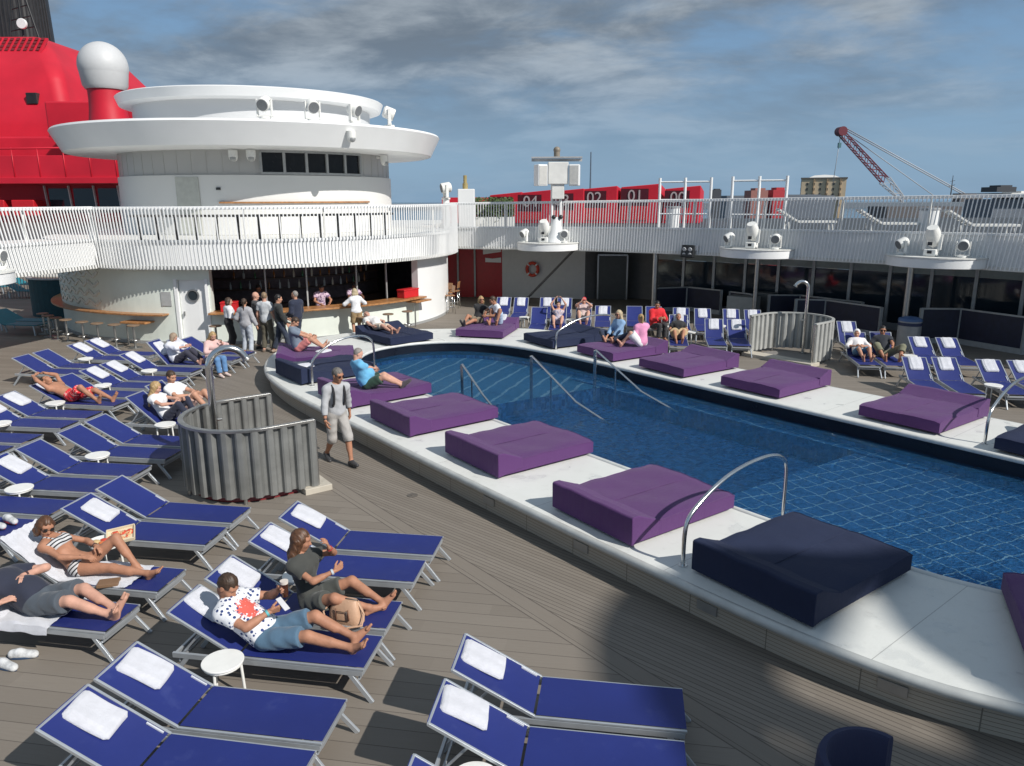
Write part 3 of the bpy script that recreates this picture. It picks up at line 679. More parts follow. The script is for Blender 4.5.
# lifebuoy, strut, floodlight
t = thing('lifebuoy', 'orange red lifebuoy hanging on the white wall', 'lifebuoy', (.98, 35.86, 1.36), R(-12))
mb = MB(); mb.tube([(.26*math.cos(R(a)), -.02, .29*math.sin(R(a))) for a in range(0, 360, 12)], .075, 10, closed=True); mb.build('ring', mat('lifebuoy_red', (.60, .06, .03), .5), t)
mb = MB()
for a in (45, 135, 225, 315): mb.tube([(.26*math.cos(R(a+d)), -.02, .29*math.sin(R(a+d))) for d in (-7, 0, 7)], .079, 10)
mb.build('white_band', WHITE, t)
mb = MB(); mb.cyl((.55, 34.2, .05), (2.75, 33.0, 2.5), .05); o = mb.build('strut', mat('dark_strut', (.10, .10, .10), .5), None); tag(o, 'dark diagonal strut rising to the balcony in front of the white wall', 'strut')
t = thing('floodlight', 'black four-lamp floodlight fixed below the balustrade', 'floodlight', (6.75, 29.15, 2.62), R(-40))
mb = MB(); mb.box((0, -.12, 0), (.52, .14, .46), 0, 0, R(-15)); h_ = mb.build('housing', BLACK, t, bevel=.02)
for x in (-.12, .12):
    for z in (-.1, .1):
        mb = MB(); mb.cyl((x, -.19, z-.02), (x, -.215, z-.03), .075, n=14); mb.build('lamp', mat('lamp_glass', (.55, .57, .60), .1), h_)
mb = MB(); mb.box((.1, .05, .12), (.55, .25, .2)); mb.build('bracket', WHITE2, t, bevel=.01)
# ================================================================== FURTHER SHIP PARTS AND FAR THINGS
# red funnel house
fh = thing('funnel_house', 'big red funnel house of the ship with rounded top behind the white tower', 'funnel', (-27, 49, 3.3))
mb = MB(); rects = [(-15, -1.6, 2.9, 22, 0), (-15, -2.0, 3.3, 22, 6.8), (-14.5, -3.0, 4.7, 20, 9.7), (-13.5, -5.3, 7.2, 19, 12.3)]
V = [q for (x0, x1, y0, y1, z) in rects for q in ((x0, y0, z), (x1, y0, z), (x1, y1, z), (x0, y1, z))]
mb.add(V, [(4*k+a, 4*k+(a+1) % 4, 4*k+4+(a+1) % 4, 4*k+4+a) for k in range(3) for a in range(4)]+[(12, 13, 14, 15), (3, 2, 1, 0)])
mb.build('dome', RED, fh, bevel=.75, seg=5, angle=12)
mb = MB(); pr = [(-11, 0), (6.5, 0), (6.5, 6.2), (6.1, 6.75), (5.4, 7.0), (-.8, 7.0), (-.8, 5.0), (-11, 5.0)]
V = [(p[0], -1.2, p[1]) for p in pr]+[(p[0], 8, p[1]) for p in pr]; n = len(pr)
mb.add(V, [(i, (i+1) % n, n+(i+1) % n, n+i) for i in range(n)]+[tuple(range(n)), tuple(range(n, 2*n))[::-1]]); mb.build('upper_block', RED, fh, bevel=.12)
mb = MB(); mb.box((-2.2, -3.0, 2.35), (17.5, 4.2, .35)); mb.box((-2.2, -4.9, 2.95), (17.5, .1, 1.5)); mb.build('gallery', RED, fh, bevel=.03)
mb = MB(); mb.tube([(-11, -4.95, 3.95), (6.5, -4.95, 4.15)], .05, 8)
for k in range(13): mb.cyl((-10.8+k*1.43, -4.96, 2.3), (-10.8+k*1.43, -4.96, 4.15), .03, n=6)
mb.build('gallery_rail', RED, fh)
mb = MB(); mb.box((-2.2, -1.9, 1.1), (17.5, 2.0, 2.2)); mb.build('lower_wall', RED, fh)
for k, x in enumerate((.4, 1.85, 3.3, 4.6)):
    mb = MB(); mb.box((x, -2.93, 1.25), (1.25, .05, 1.4)); mb.build('window', GLASS, fh)
for x in (-.3, 1.12, 2.57, 4.0, 5.3):
    mb = MB(); mb.bar((x, -2.99, .2), (x-.12, -2.99, 2.1), .16, .06); mb.build('window_post', WHITE, fh)
for x in (-4.5, -2.6, -.9):
    mb = MB(); mb.box((x, -4.0, .85), (1.3, 1.0, .9)); mb.build('deck_locker', mat('red_locker', (.48, .012, .02), .4), fh, bevel=.06)
mb = MB(); mb.box((-2.2, 2.0, -1.66), (17.5, 8, 3.28)); mb.build('base_wall', WHITE2, fh)
mb = MB(); mb.box((-4.3, 3.75, 7.75), (.7, .5, .7)); mb.build('dark_vent', BLACK, fh, bevel=.03)
mb = MB()
for k in range(14):
    for q_ in range(4):
        f_ = .56+q_*.10; mb.box((-10.4+k*.42, 4.7+2.5*f_-.02, 9.7+2.6*f_+.02), (.22, .04, .26), 0, 0, R(-44))
mb.box((-7.67, 4.7+2.5*.71+.06, 9.7+2.6*.71-.06), (6.0, .10, 1.5), 1, 0, R(-44)); mb.build('grille', [mat('dark_red_grille', (.14, .01, .015), .6), RED], fh)
# black funnel pipes
for x, y, r, hh, lab in ((-42.3, 66, 3.6, 26, 'wide black ribbed funnel pipe, farther left'), (-38.0, 63.5, 2.3, 25, 'black tapering funnel pipe nearest the white dome')):
    t = thing('funnel_pipe', lab, 'funnel pipe', (x, y, 3.3), 0, 'black funnel pipes')
    mb = MB(); mb.tube([(0, 0, 8), (0, 0, hh)], [r*1.05, r*.86], 40); mb.build('pipe', BLACK, t)
    mb = MB()
    for k in range(26):
        a = R(180+k*7.2); mb.bar((r*1.05*math.cos(a), r*1.05*math.sin(a), 8), (r*.86*math.cos(a), r*.86*math.sin(a), hh), .10, .10)
    mb.build('ribs', mat('charcoal_rib', (.035, .036, .038), .5), t)
t = thing('mast_light', 'small lattice mast with a round white lamp in front of the black funnels', 'mast', (-34.2, 57.5, 15.5))
mb = MB(); mb.cyl((-1.0, 0, 0), (-.1, 0, 4.5), .07); mb.cyl((1.1, 0, 0), (.1, 0, 4.5), .07); mb.cyl((0, 0, 0), (0, 0, 4.8), .08)
for k in range(5): z = .6+k*.7; w = 1-z/5; mb.cyl((-w, 0, z), (w, 0, z+.3), .04)
mb.build('lattice', BLACK, t)
mb = MB(); mb.cyl((.25, -.3, 1.0), (.25, -.5, 1.0), .34, n=20); mb.build('lamp', WHITE, t, bevel=.03)
t = thing('radome', 'white radar dome on a red pedestal left of the round tower', 'radome', (-22.1, 44, 9.2)); t.scale = (.87, .87, .87)
mb = MB(); mb.sphere((0, 0, 2.75), 1.45, 36); mb.lathe([(1.42, 2.6), (1.30, 1.6), (1.15, 1.38), (0, 1.38)], n=36); mb.build('dome', mat('radome_grey', (.52, .53, .54), .5, var=.02), t)
mb = MB(); mb.lathe([(1.22, -.8), (1.08, .2), (1.05, .8), (1.06, 1.4)], n=36); mb.build('pedestal', RED, t)
# satellite and rail clutter above the left balcony
# numbered red cabins on the upper deck
def text_mesh(s, size, ext=.02):
    cu = bpy.data.curves.new('number', 'FONT'); cu.body = s; cu.size = size; cu.extrude = ext; cu.align_x = 'CENTER'; cu.align_y = 'CENTER'
    ob = bpy.data.objects.new('number', cu); C.objects.link(ob); dg = bpy.context.evaluated_depsgraph_get(); dg.update()
    me = bpy.data.meshes.new_from_object(ob.evaluated_get(dg)); bpy.data.objects.remove(ob); bpy.data.curves.remove(cu); me.name = 'number'; return me
def red_cabin(num, x, y, w=1.95, h=1.95, rz=R(-14), label=''):
    t = thing('red_cabin', label, 'cabin', (x, y, 3.31), rz, 'red numbered cabins on the upper deck')
    mb = MB(); d_ = 2.6
    pts = [(-w/2, 0), (w/2, 0), (w/2, h), (-w/2+.15, h-.16)]
    V = [(p[0], -d_/2, p[1]) for p in pts]+[(p[0]+.25, d_/2, p[1]-.25 if p[1] > .1 else 0) for p in pts]
    mb.add(V, [(3, 2, 1, 0), (4, 5, 6, 7), (0, 1, 5, 4), (1, 2, 6, 5), (2, 3, 7, 6), (3, 0, 4, 7)]); mb.build('body', RED, t, bevel=.04)
    mb = MB(); mb.box((-.22, -d_/2-.01, h-.68), (w*.66, .06, .86)); f_ = mb.build('dark_front', mat('dark_cabin_front', (.07, .006, .012), .3), t)
    if num:
        me = text_mesh(num, .80); me.materials.append(mat('number_white', (.40, .34, .35), .5)); o = link('number', me, f_, (-.18, -d_/2-.055, h-.62)); o.rotation_euler = (R(90), 0, 0)
    mb = MB(); mb.box((-.22, -d_/2-.012, .55), (w*.66, .05, .8)); mb.build('lower_panel', mat('red_panel_paint', (.50, .012, .02), .4), t, bevel=.02)
    return t
red_cabin('', -.1, 42.6, 1.9, 1.62, R(-12), 'red cabin half hidden by the green hedge, leftmost of its row')
red_cabin('04', 1.45, 42.3, 1.9, 1.72, R(-12), 'red cabin with the number 04 on its dark front')
red_cabin('03', 3.1, 42.0, 1.9, 1.78, R(-12), 'red cabin with the number 03, behind the mast posts')
red_cabin('02', 4.75, 41.8, 2.0, 1.9, R(-12), 'red cabin with the number 02 on its dark front')
red_cabin('01', 6.85, 41.6, 2.15, 2.0, R(-12), 'red cabin with the number 01, tallest of its row')
red_cabin('00', 9.0, 41.4, 1.9, 1.9, R(-12), 'red cabin with the number 00 behind a white frame, rightmost of its row')
mb = MB(); mb.box((-2.4, 40.5, 4.0), (2.4, .3, 1.3)); o = mb.build('red_bulwark', RED, None); tag(o, 'red bulwark behind the slats left of the hedge', 'bulwark')
mb = MB(); mb.wall([(-.8, 44.4), (10.6, 43.4)], 3.31, 4.45, .2); o = mb.build('red_bulwark', RED, None); tag(o, 'long red bulwark behind the numbered cabins', 'bulwark')
# mast with loudspeaker boxes
t = thing('speaker_mast', 'tall white twin-post mast carrying big speaker boxes above the balustrade', 'mast', (1.80, 31.25, 2.85))
mb = MB(); mb.tube([(0, .1, 0), (0, .1, .5), (0, .1, 1.0)], [.42, .25, .16], 20); mb.build('flared_foot', WHITE, t)
for x in (-.17, .17):
    mb = MB(); mb.cyl((x, .1, .4), (x, .1, 2.9), .055); mb.build('post', WHITE, t)
mb = MB(); mb.box((.05, 0, 2.70), (.80, .45, .85)); mb.box((.05, 0, 2.0), (.5, .3, .6)); mb.build('centre_box', WHITE2, t, bevel=.03)
for x, a in ((-.64, 25), (.70, -10)):
    mb = MB(); mb.box((x, -.1, 2.62), (.42, .42, .82), 0, R(a)); q = mb.build('speaker_box', WHITE, t, bevel=.03)
    mb = MB(); M = Matrix.Translation((x, -.1, 2.62)) @ Matrix.Rotation(R(a), 4, 'Z'); mb.box((0, -.215, 0), (.34, .02, .72)); mb.move(M); mb.build('grille', mat('pale_grille', (.5, .5, .48), .6), q)
mb = MB(); mb.box((0, 0, 3.30), (2.0, .45, .05), 0, R(-4)); mb.bar((-1.0, 0, 3.2), (1.0, 0, 3.2), .05, .1); mb.build('top_plate', mat('grey_plate', (.42, .43, .44), .5), t)
mb = MB(); mb.cyl((0, 0, 3.3), (0, 0, 3.55), .12); mb.sphere((0, 0, 3.58), .14, 14); mb.build('top_lamp', mat('brown_lamp', (.22, .19, .15), .5), t)
for x in (-.1, .18):
    mb = MB(); mb.sphere((x, -.05, 1.0), .09, 12); mb.build('dark_fitting', BLACK, t)
# cabinet, speaker, hedge, bins, frames, upper deck loungers
mb = MB(); mb.box((0, 0, .85), (.75, .6, 1.7)); o = mb.build('white_cabinet', WHITE, None, (-2.05, 35.6, 3.31), 0, bevel=.03); tag(o, 'tall white equipment cabinet left of the hedge on the upper deck', 'cabinet')
mb = MB(); mb.cyl((0, 0, 1.7), (0, 0, 1.95), .12); mb.cyl((0, 0, 1.95), (0, 0, 2.3), .08); o = mb.build('beacon', mat('brass_beacon', (.35, .28, .12), .4), None, (-2.1, 35.6, 3.31)); tag(o, 'small brass coloured beacon on top of the white equipment cabinet', 'beacon')
yoke_light('white drum spotlight beside the white equipment cabinet on the upper deck', (-2.9, 34.6, 4.55), R(200), 10, 1.2, None)
mb = MB(); mb.cyl((0, 0, 0), (0, 0, 1.24), .15); o = mb.build('pedestal', WHITE, None, (-2.9, 34.6, 3.31)); tag(o, 'white pedestal under the drum spotlight on the upper deck', 'pedestal')
hm = mat('hedge_leaf', (.055, .09, .025), .7, var=.5, vscale=9)
mb = MB(); rnd = random.Random(3)
for i in range(2600):
    p = (rnd.uniform(-1.1, 1.1), rnd.uniform(-.35, .35), rnd.uniform(.35, 1.22)+.12*math.sin(i)); a = Vector((rnd.gauss(0, 1), rnd.gauss(0, 1), rnd.gauss(0, 1))).normalized()*.07; b = a.orthogonal().normalized()*.04
    P = Vector(p); mb.add([P-a, P+b, P+a, P-b], [(0, 1, 2, 3)])
t = thing('hedge', 'dark green clipped hedge in a trough behind the balustrade', 'hedge', (-1.0, 36.6, 3.31))
mb.build('foliage', hm, t, fix=False); mb = MB(); mb.box((0, 0, .22), (2.3, .7, .44)); mb.build('trough', WHITE2, t)
def bin_white(label, loc):
    t = thing('towel_bin', label, 'bin', loc); mb = MB(); mb.cyl((0, 0, 0), (0, 0, .85), .27, .30, 24); mb.build('body', WHITE, t, bevel=.01)
    mb = MB(); mb.cyl((0, 0, .86), (0, 0, .93), .32, n=24); mb.build('lid', mat('grey_lid', (.35, .36, .37), .5), t, bevel=.01); return t
bin_white('white bin with grey lid behind the slats, left of the first white frame', (6.85, 33.0, 3.31))
def frame(label, x, y, rz, w, h, n=3):
    t = thing('exercise_frame', label, 'frame', (x, y, 3.31), rz, 'white pipe frames on the upper deck')
    for i in range(n):
        mb = MB(); mb.cyl((i*w/(n-1), 0, 0), (i*w/(n-1), 0, h), .055); mb.build('post', WHITE, t)
    for i in range(n-1):
        mb = MB(); pass
        for z_, r_ in ((h-.16, .035), (.65, .03), (1.2, .03)):
            mb = MB(); mb.cyl((i*w/(n-1), 0, z_), ((i+1)*w/(n-1), 0, z_), r_); mb.build('bar', WHITE, t)
    return t
frame('white three-post pipe frame in front of red cabin 00', 5.95, 31.4, R(-20), 2.0, 2.05)
frame('white three-post pipe frame above the balustrade nearer the apartment tower', 8.35, 29.6, R(-25), 1.95, 2.05)
def deck_lounger_white(label, x, y, rz):
    t = thing('white_lounger', label, 'sun lounger', (x, y, 3.31), rz, 'white loungers on the upper deck')
    mb = MB()
    for q in (-1, 1): mb.bar((0, q*.3, .42), (1.3, q*.3, .42), .04, .06); mb.bar((-.72, q*.3, .86), (0, q*.3, .42), .04, .05)
    mb.build('frame', PLASW, t)
    mb = MB()
    for k in range(12): mb.box((.06+k*.11, 0, .45), (.08, .58, .02))
    mb.build('seat_slats', PLASW, t)
    mb = MB()
    for k in range(7): f = (k+.5)/7; mb.box((-.72*f, 0, .45+.44*f), (.085, .58, .02), 0, 0, 0, R(31))
    mb.build('back_slats', PLASW, t)
    for x_ in (-.35, 1.15):
        for q in (-1, 1):
            mb = MB(); mb.bar((x_, q*.27, .42), (x_+.06, q*.27, 0), .04, .04); mb.build('leg', PLASW, t)
    return t
u0 = deck_lounger_white('white lounger behind the slats, leftmost of the three, under the apartment tower', 10.35, 28.1, R(-8))
dup(u0, 'white lounger behind the slats, middle of the three, below the crane cables', (12.3, 25.9, 3.31), R(-8))
dup(u0, 'white lounger behind the slats, rightmost of the three, at the photo edge', (14.2, 24.0, 3.31), R(-10))
bin_white('white bin behind the slats between the middle and the rightmost white loungers', (13.7, 25.5, 3.31))
# crane
cr = thing('crane', 'dark red lattice dockside crane with long cables on the skyline', 'crane', (75.5, 150, 0))
tip = Vector((62.4-75.5, 0, 16.3)); base = Vector((-4.2, 0, 7.9)); foot = Vector((0, 0, 4)); mb = MB(); CRED = mat('crane_red', (.15, .025, .04), .5); CGREY = mat('crane_grey', (.40, .42, .45), .5)
u = (tip-base).normalized(); s_ = Vector((0, 1, 0)); w_ = u.cross(s_)
def lattice(mb, a, b, w0, w1, k):
    for i in range(k):
        f0, f1 = i/k, (i+1)/k; A = a.lerp(b, f0); B = a.lerp(b, f1); h0 = w0+(w1-w0)*f0; h1 = w0+(w1-w0)*f1
        for q in (-1, 1):
            for r in (-1, 1): mb.bar(A+w_*q*h0+s_*r*h0, B+w_*q*h1+s_*r*h1, .16, .16)
            mb.bar(A+w_*q*h0-s_*h0, B+w_*q*h1+s_*h1, .10, .10); mb.bar(A-w_*h0*(1 if i % 2 else -1)+s_*q*h0, B+w_*h1*(1 if i % 2 else -1)+s_*q*h1, .10, .10)
lattice(mb, base, tip, .62, .5, 15); mb.build('boom', CRED, cr)
mb = MB(); lattice(mb, foot, base, .35, .8, 4); mb.build('boom_foot', CGREY, cr)
mb = MB(); mb.cyl(tip+Vector((-.3, -1, .5)), tip+Vector((-.3, 1, .5)), .85); mb.build('sheave', CRED, cr)
mb = MB()
for q in (-.6, .6): mb.cyl(tip+Vector((.4, q, 1.0)), Vector((11.5, q, 5.2)), .10, n=6)
mb.build('stay_cable', CGREY, cr)
mb = MB(); mb.cyl(tip+Vector((1.6, 0, -.4)), Vector((6.5, 0, 4.4)), .08, n=6); mb.build('hoist_cable', CGREY, cr)
mb = MB(); mb.cyl(tip+Vector((-.3, 0, 0)), tip+Vector((-.9, 0, -9.0)), .06, n=6); mb.build('hook_cable', CGREY, cr)
mb = MB(); mb.box(tip+Vector((-.35, 0, -2.0)), (.5, .5, .9)); mb.build('hook_block', mat('hook_teal', (.08, .18, .20), .5), cr)
mb = MB(); mb.box((12, 0, 4.6), (4.0, 3, 1.6)); mb.box((2, 0, -9.5), (14, 8, 25)); mb.build('machinery_house', mat('dark_machine', (.10, .09, .09), .6), cr)
# apartment tower
bt = thing('apartment_tower', 'square cream apartment tower with pale roof on the skyline', 'building', (169.3, 425, 0), R(-22))
cm = mat('cream_facade', (.60, .48, .33), .7, var=.05, vscale=.2); gm = mat('grey_facade', (.23, .25, .27), .7)
W2 = 22; H_ = 14.6
mb = MB(); mb.box((0, 0, (H_-24)/2), (W2, W2, H_+24)); mb.build('block', cm, bt)
mb = MB(); mb.box((-W2/2-.15, 0, (H_-24)/2), (.3, W2-.1, H_+23.6)); mb.build('grey_side', gm, bt)
mb = MB(); mb.box((0, 0, H_+.35), (W2+1, W2+1, .7)); pt = mb.build('roof', mat('dark_parapet', (.12, .11, .10), .7), bt)
mb = MB(); mb.lathe([(11, .7), (7, 1.9), (0, 2.4)], n=4, smooth=False); mb.move(Matrix.Translation((0, 0, H_)) @ Matrix.Rotation(R(45), 4, 'Z')); mb.build('pale_roof_cap', mat('pale_roof', (.62, .62, .60), .6), pt)
for i in range(6):
    for fl in range(5):
        mb = MB(); mb.box((-8.1+i*3.25, -W2/2-.05, 1.0+fl*2.75), (1.1 if i % 2 else .8, .2, 1.3)); mb.build('window', mat('far_window', (.06, .06, .06), .3), bt)
        if i < 5:
            mb = MB(); mb.box((-W2/2-.32, -8+i*4, 1.0+fl*2.75), (.2, 1.5, 1.5)); mb.build('window', mat('far_window', (.06, .06, .06), .3), bt)
for i in (1, 3, 5):
    mb = MB(); mb.box((-8.1+i*3.25, -W2/2-.5, (H_-10)/2), (.35, 1.0, H_+10)); mb.build('pilaster', mat('brown_brick', (.40, .29, .18), .8), bt)
# low things along the skyline
def lowbox(label, cat, x, y, z0, d, m, rz=0): 
    mb = MB(); mb.box((0, 0, d[2]/2), d); mb.box((d[0]*.1, 0, d[2]+.1), (d[0]*.6, d[1]*.7, .2)); o = mb.build(cat.replace(' ', '_'), m, None, (x, y, z0), rz); tag(o, label, cat); return o
lowbox('dark flat box on the far ship deck at the right edge of the skyline', 'deckhouse', 56.0, 90, 5.2, (2.2, 3, .55), mat('far_dark', (.05, .055, .065), .6))
lowbox('dark slate ship side under the white roof at the right edge', 'superstructure', 60.5, 93, -20, (9.5, 6, 24.4), mat('far_slate', (.12, .14, .17), .6))
lowbox('long white flat roof at the right edge of the skyline', 'roof', 60.2, 91.5, 4.65, (8.5, 5, .45), WHITE2)
lowbox('small red and white container seen through the second pipe frame, left', 'container', 21.9, 70, -20, (1.5, 2, 25.25), mat('far_brown', (.30, .13, .11), .6))
lowbox('small red container seen through the second pipe frame, right', 'container', 23.7, 70, -20, (1.2, 2, 25.3), mat('far_red', (.42, .03, .04), .6))
lowbox('dark low warehouse roof behind the second pipe frame', 'warehouse', 60, 180, -20, (24, 12, 25.2), mat('far_slate', (.12, .14, .17), .6))
lowbox('dark slim chimney block left of the second pipe frame', 'chimney', 39.2, 150, -20, (1.6, 2, 26.2), mat('far_dark', (.05, .055, .065), .6))
mb = MB(); mb.cyl((0, 0, 0), (0, 0, 2.6), .08, .03); mb.bar((-.35, 0, 1.3), (.35, 0, 1.5), .06, .06); mb.bar((-.25, 0, 1.9), (.3, 0, 2.0), .05, .05); o = mb.build('antenna', mat('far_dark', (.05, .055, .065), .6), None, (53.4, 95, 4.6)); tag(o, 'thin dark antenna mast left of the dark box on the right skyline', 'antenna')
mb = MB(); mb.cyl((0, 0, 0), (0, 0, 6.6), .10, .05); o = mb.build('antenna', mat('slate_blue', (.10, .14, .19), .6), None, (7.05, 70, 2.0)); tag(o, 'thin slate pole rising behind red cabin 02', 'antenna')
# far shore strip
mb = MB(); mb.box((0, 2600, -22), (9000, 300, 26)); struct(mb.build('far_shore', mat('shore_haze', (.16, .19, .22), .9)))
# left background under the balcony
t = thing('canvas_booth', 'dark teal curved canvas booth under the left balcony', 'booth', (-18.3, 31.6, 0), R(10))
mb = MB(); mb.wall(arc((0, 0), 1.5, -170, 20, 20), 0, 1.5, .12); mb.build('wall', TEALF, t)
mb = MB(); mb.wall(arc((0, 0), 1.55, -170, 20, 20), 1.5, 1.56, .2); mb.build('rim', GREYF, t)
balr = thing('ship_rail', 'grey vertical-bar railing along the ship side at the far left', 'railing', (-24.5, 36, 0), 0)
mb = MB()
for k in range(120): mb.cyl((-2+k*.13, k*.02, 0), (-2+k*.13, k*.02, 1.15), .018, n=5)
mb.build('bars', GREYF, balr); mb = MB(); mb.bar((-2, 0, 1.18), (13.6, 2.4, 1.18), .08, .06); mb.build('top_rail', GREYF, balr)
def teal_lounger(label, x, y, rz):
    t = thing('teal_lounger', label, 'sun lounger', (x, y, 0), rz, 'teal loungers under the left balcony'); m_ = mat('teal_sling', (.02, .19, .24), .6)
    mb = MB(); mb.box((.62, 0, .36), (1.25, .6, .03)); mb.build('seat', m_, t)
    mb = MB(); mb.box((-.34, 0, .53), (.78, .6, .03), 0, 0, 0, R(28)); mb.build('backrest', m_, t)
    for x_ in (-.5, 1.1):
        for q in (-1, 1):
            mb = MB(); mb.bar((x_, q*.27, .35), (x_+.05, q*.29, 0), .04, .04); mb.build('leg', ALU, t)
    return t
q0 = teal_lounger('teal lounger in the sun under the left balcony, nearer the photo edge', -26.6, 38.6, R(-10))
for x_, y_, l_ in ((-25.2, 39.4, 'teal lounger in the sun under the left balcony, nearer the canvas booth'), (-23.6, 36.6, 'teal lounger in the half shade left of the canvas booth'), (-17.6, 26.4, 'dark teal lounger in the shade at the left photo edge'), (-17.9, 27.3, 'dark teal lounger in the shade just left of the canvas booth')):
    dup(q0, l_, (x_, y_, 0), R(-8))
# ================================================================== FURNITURE
def rbox(name, d, c, m, parent, bevel=.03, seg=3):
    mb = MB(); mb.box(c, d); return mb.build(name, m, parent, bevel=bevel, seg=seg)
# ---- daybeds
def daybed(colour, label, x, y, deg, wrink=0):
    m = PURP if colour == 'purple' else NAVYC
    t = thing('daybed', label, 'daybed', (x, y, .40), R(deg), colour+' daybeds round the pool')
    def soft(bm_pts, name, parent, z=None):
        pass
    mb = MB(); nx, ny = 20, 16; L_, W_, H_ = 1.93, 1.52, .27
    rnd = random.Random(int(x*100+y*37)); ph = [rnd.uniform(0, 6.28) for _ in range(6)]
    V = []; F = []
    for i in range(nx+1):
        for j in range(ny+1):
            u = i/nx; v = j/ny
            z = H_+.012*math.sin(u*7+ph[0])*math.sin(v*6+ph[1])+.006*math.sin(u*17+v*9+ph[2])+.004*math.sin(u*31-v*23+ph[5])*math.sin(v*11)
            e = min(u, 1-u)*L_; e2 = min(v, 1-v)*W_
            z -= .022*max(0, 1-e/.05)**2+.022*max(0, 1-e2/.05)**2
            if j == ny//2: z -= .008
            V.append((.02+u*L_, -W_/2+v*W_, z))
    for i in range(nx):
        for j in range(ny): a = i*(ny+1)+j; F.append((a, a+ny+1, a+ny+2, a+1))
    mb.add(V, F, 0, True)
    ring = [i*(ny+1) for i in range(nx+1)]+[nx*(ny+1)+j for j in range(1, ny+1)]+[i*(ny+1)+ny for i in range(nx-1, -1, -1)]+[j for j in range(ny-1, 0, -1)]
    B = [(V[k][0], V[k][1], .05) for k in ring]; T = [V[k] for k in ring]; n = len(ring)
    mb.add(T+B, [(i, n+i, n+(i+1) % n, (i+1) % n) for i in range(n)]+[tuple(range(n, 2*n))], 0, False)
    mt_ = mb.build('mattress', m, t)
    mb = MB(); mb.tube([(p_[0], p_[1], p_[2]+.002) for p_ in T], .0065, 6, closed=True); mb.build('piping', m, mt_)
    mb = MB()
    mb.tube([(.42, 0, H_+.003), (.9, 0, H_+.0), (1.4, .0, H_+.002), (L_, 0, H_-.012)], .005, 6); mb.build('seam', m, mt_)
    mb = MB(); pr = [(0, .03), (.115, .03), (.40, .262), (.40, .285), (.13, .385), (.11, .40), (.02, .40), (0, .385)]
    pr = [(0, .03), (.46, .10), (.46, .268), (.40, .285), (.15, .385), (.12, .40), (.02, .40), (0, .38)]
    n = len(pr); V = []
    for k in range(9):
        yy = -.772+1.544*k/8; V += [(p[0]+(.006*math.sin(k*1.7+ph[3]) if p[1] > .3 else 0), yy, p[1]+(.005*math.sin(k*2.1+ph[4]) if p[1] > .25 else 0)) for p in pr]
    F = [(k*n+i, k*n+(i+1) % n, (k+1)*n+(i+1) % n, (k+1)*n+i) for k in range(8) for i in range(n)]+[tuple(range(n)), tuple(range(8*n, 9*n))[::-1]]
    mb.add(V, F); mb.build('headrest', m, t, bevel=.018, seg=3, angle=25)
    for sx in (.12, 1.75):
        for sy in (-.62, .62):
            mb = MB(); mb.cyl((sx, sy, 0), (sx, sy, .06), .035, n=12); mb.build('foot', BLACK, t)
    return t
BEDS = [
 ('navy', 'navy daybed by the bar with a man in white lying on it', -4.25, 23.57, -48),
 ('purple', 'purple daybed at the left end of the pool with a man reading on it', -6.12, 19.45, 14),
 ('navy', 'navy daybed with a slate jacket on it at the left end of the pool', -5.3, 17.5, 38.5),
 ('purple', 'purple daybed with the man in the light blue shirt on it', -3.755, 15.455, 39),
 ('purple', 'empty purple daybed on the near side, right in front of the man in blue', -2.285, 13.545, 37),
 ('purple', 'middle one of the three empty purple daybeds on the near pool side', -.67, 11.48, 36.5),
 ('purple', 'empty purple daybed on the near side under the shadow of the big grab rail', 1.0, 9.14, 36),
 ('navy', 'large navy daybed nearest the viewer beside the big grab rail', 2.5, 7.32, 36.5),
 ('purple', 'purple daybed with a couple at the far end of the pool', -.5, 24.85, -105),
 ('navy', 'empty navy daybed at the far end of the pool behind a low grab rail', 2.41, 22.80, 212),
 ('purple', 'purple daybed with the two women in light blue and pink', 3.85, 21.02, 213),
 ('purple', 'empty purple daybed on the far side, just right of the two women', 5.25, 19.2, 214),
 ('purple', 'empty purple daybed on the far side in front of the right shower', 6.75, 17.30, 217),
 ('purple', 'empty purple daybed on the far side, rightmost purple one, in front of the loungers', 8.77, 14.75, 216),
 ('navy', 'navy daybed cut by the right edge on the far side of the pool', 10.12, 12.72, 217),
 ('purple', 'purple daybed cut by the right edge on the near side', 5.18, 5.36, 66)]
for b in BEDS: daybed(*b)
# ---- grab rails at the beds
def arch_rail(label, a, b, h, z=.40, r=.026, loc=None, lean=.55):
    """arched steel rail standing at a and b (plan points)"""
    t = thing('grab_rail', label, 'grab rail', (*a, z), 0, 'arched steel rails round the pool')
    d = Vector((b[0]-a[0], b[1]-a[1], 0)); L_ = d.length; u = d.normalized(); pts = []
    ctl = [(0, 0), (.0, h*.50), (.05*L_, h*.66), (.30*L_, h*.92), (.55*L_, h*1.02), (.84*L_, h*1.02), (.99*L_, h*.86), (L_, h*.55), (L_, 0)]
    P = [Vector((0, 0, 0))+u*c[0]+Vector((0, 0, c[1])) for c in ctl]
    Q = P[:]
    for _ in range(3):
        N_ = [Q[0]]
        for i in range(len(Q)-1): N_ += [Q[i].lerp(Q[i+1], .25), Q[i].lerp(Q[i+1], .75)]
        N_.append(Q[-1]); Q = N_
    mb = MB(); mb.tube(Q, r, 12); mb.build('rail', CHROME, t)
    for p in (P[0], P[-1]):
        mb = MB(); mb.cyl(p, p+Vector((0, 0, .015)), r*2, n=16); mb.build('flange', CHROME, t)
    return t
arch_rail('big arched steel rail between the purple and the nearest navy daybed', (1.98, 8.08), (3.60, 9.40), .97)
arch_rail('arched steel rail behind the walking man at the left end of the pool', (-4.58, 16.93), (-3.33, 18.0), 1.0)
arch_rail('arched steel rail in front of the far navy daybed', (1.25, 21.15), (3.1, 22.3), .85)
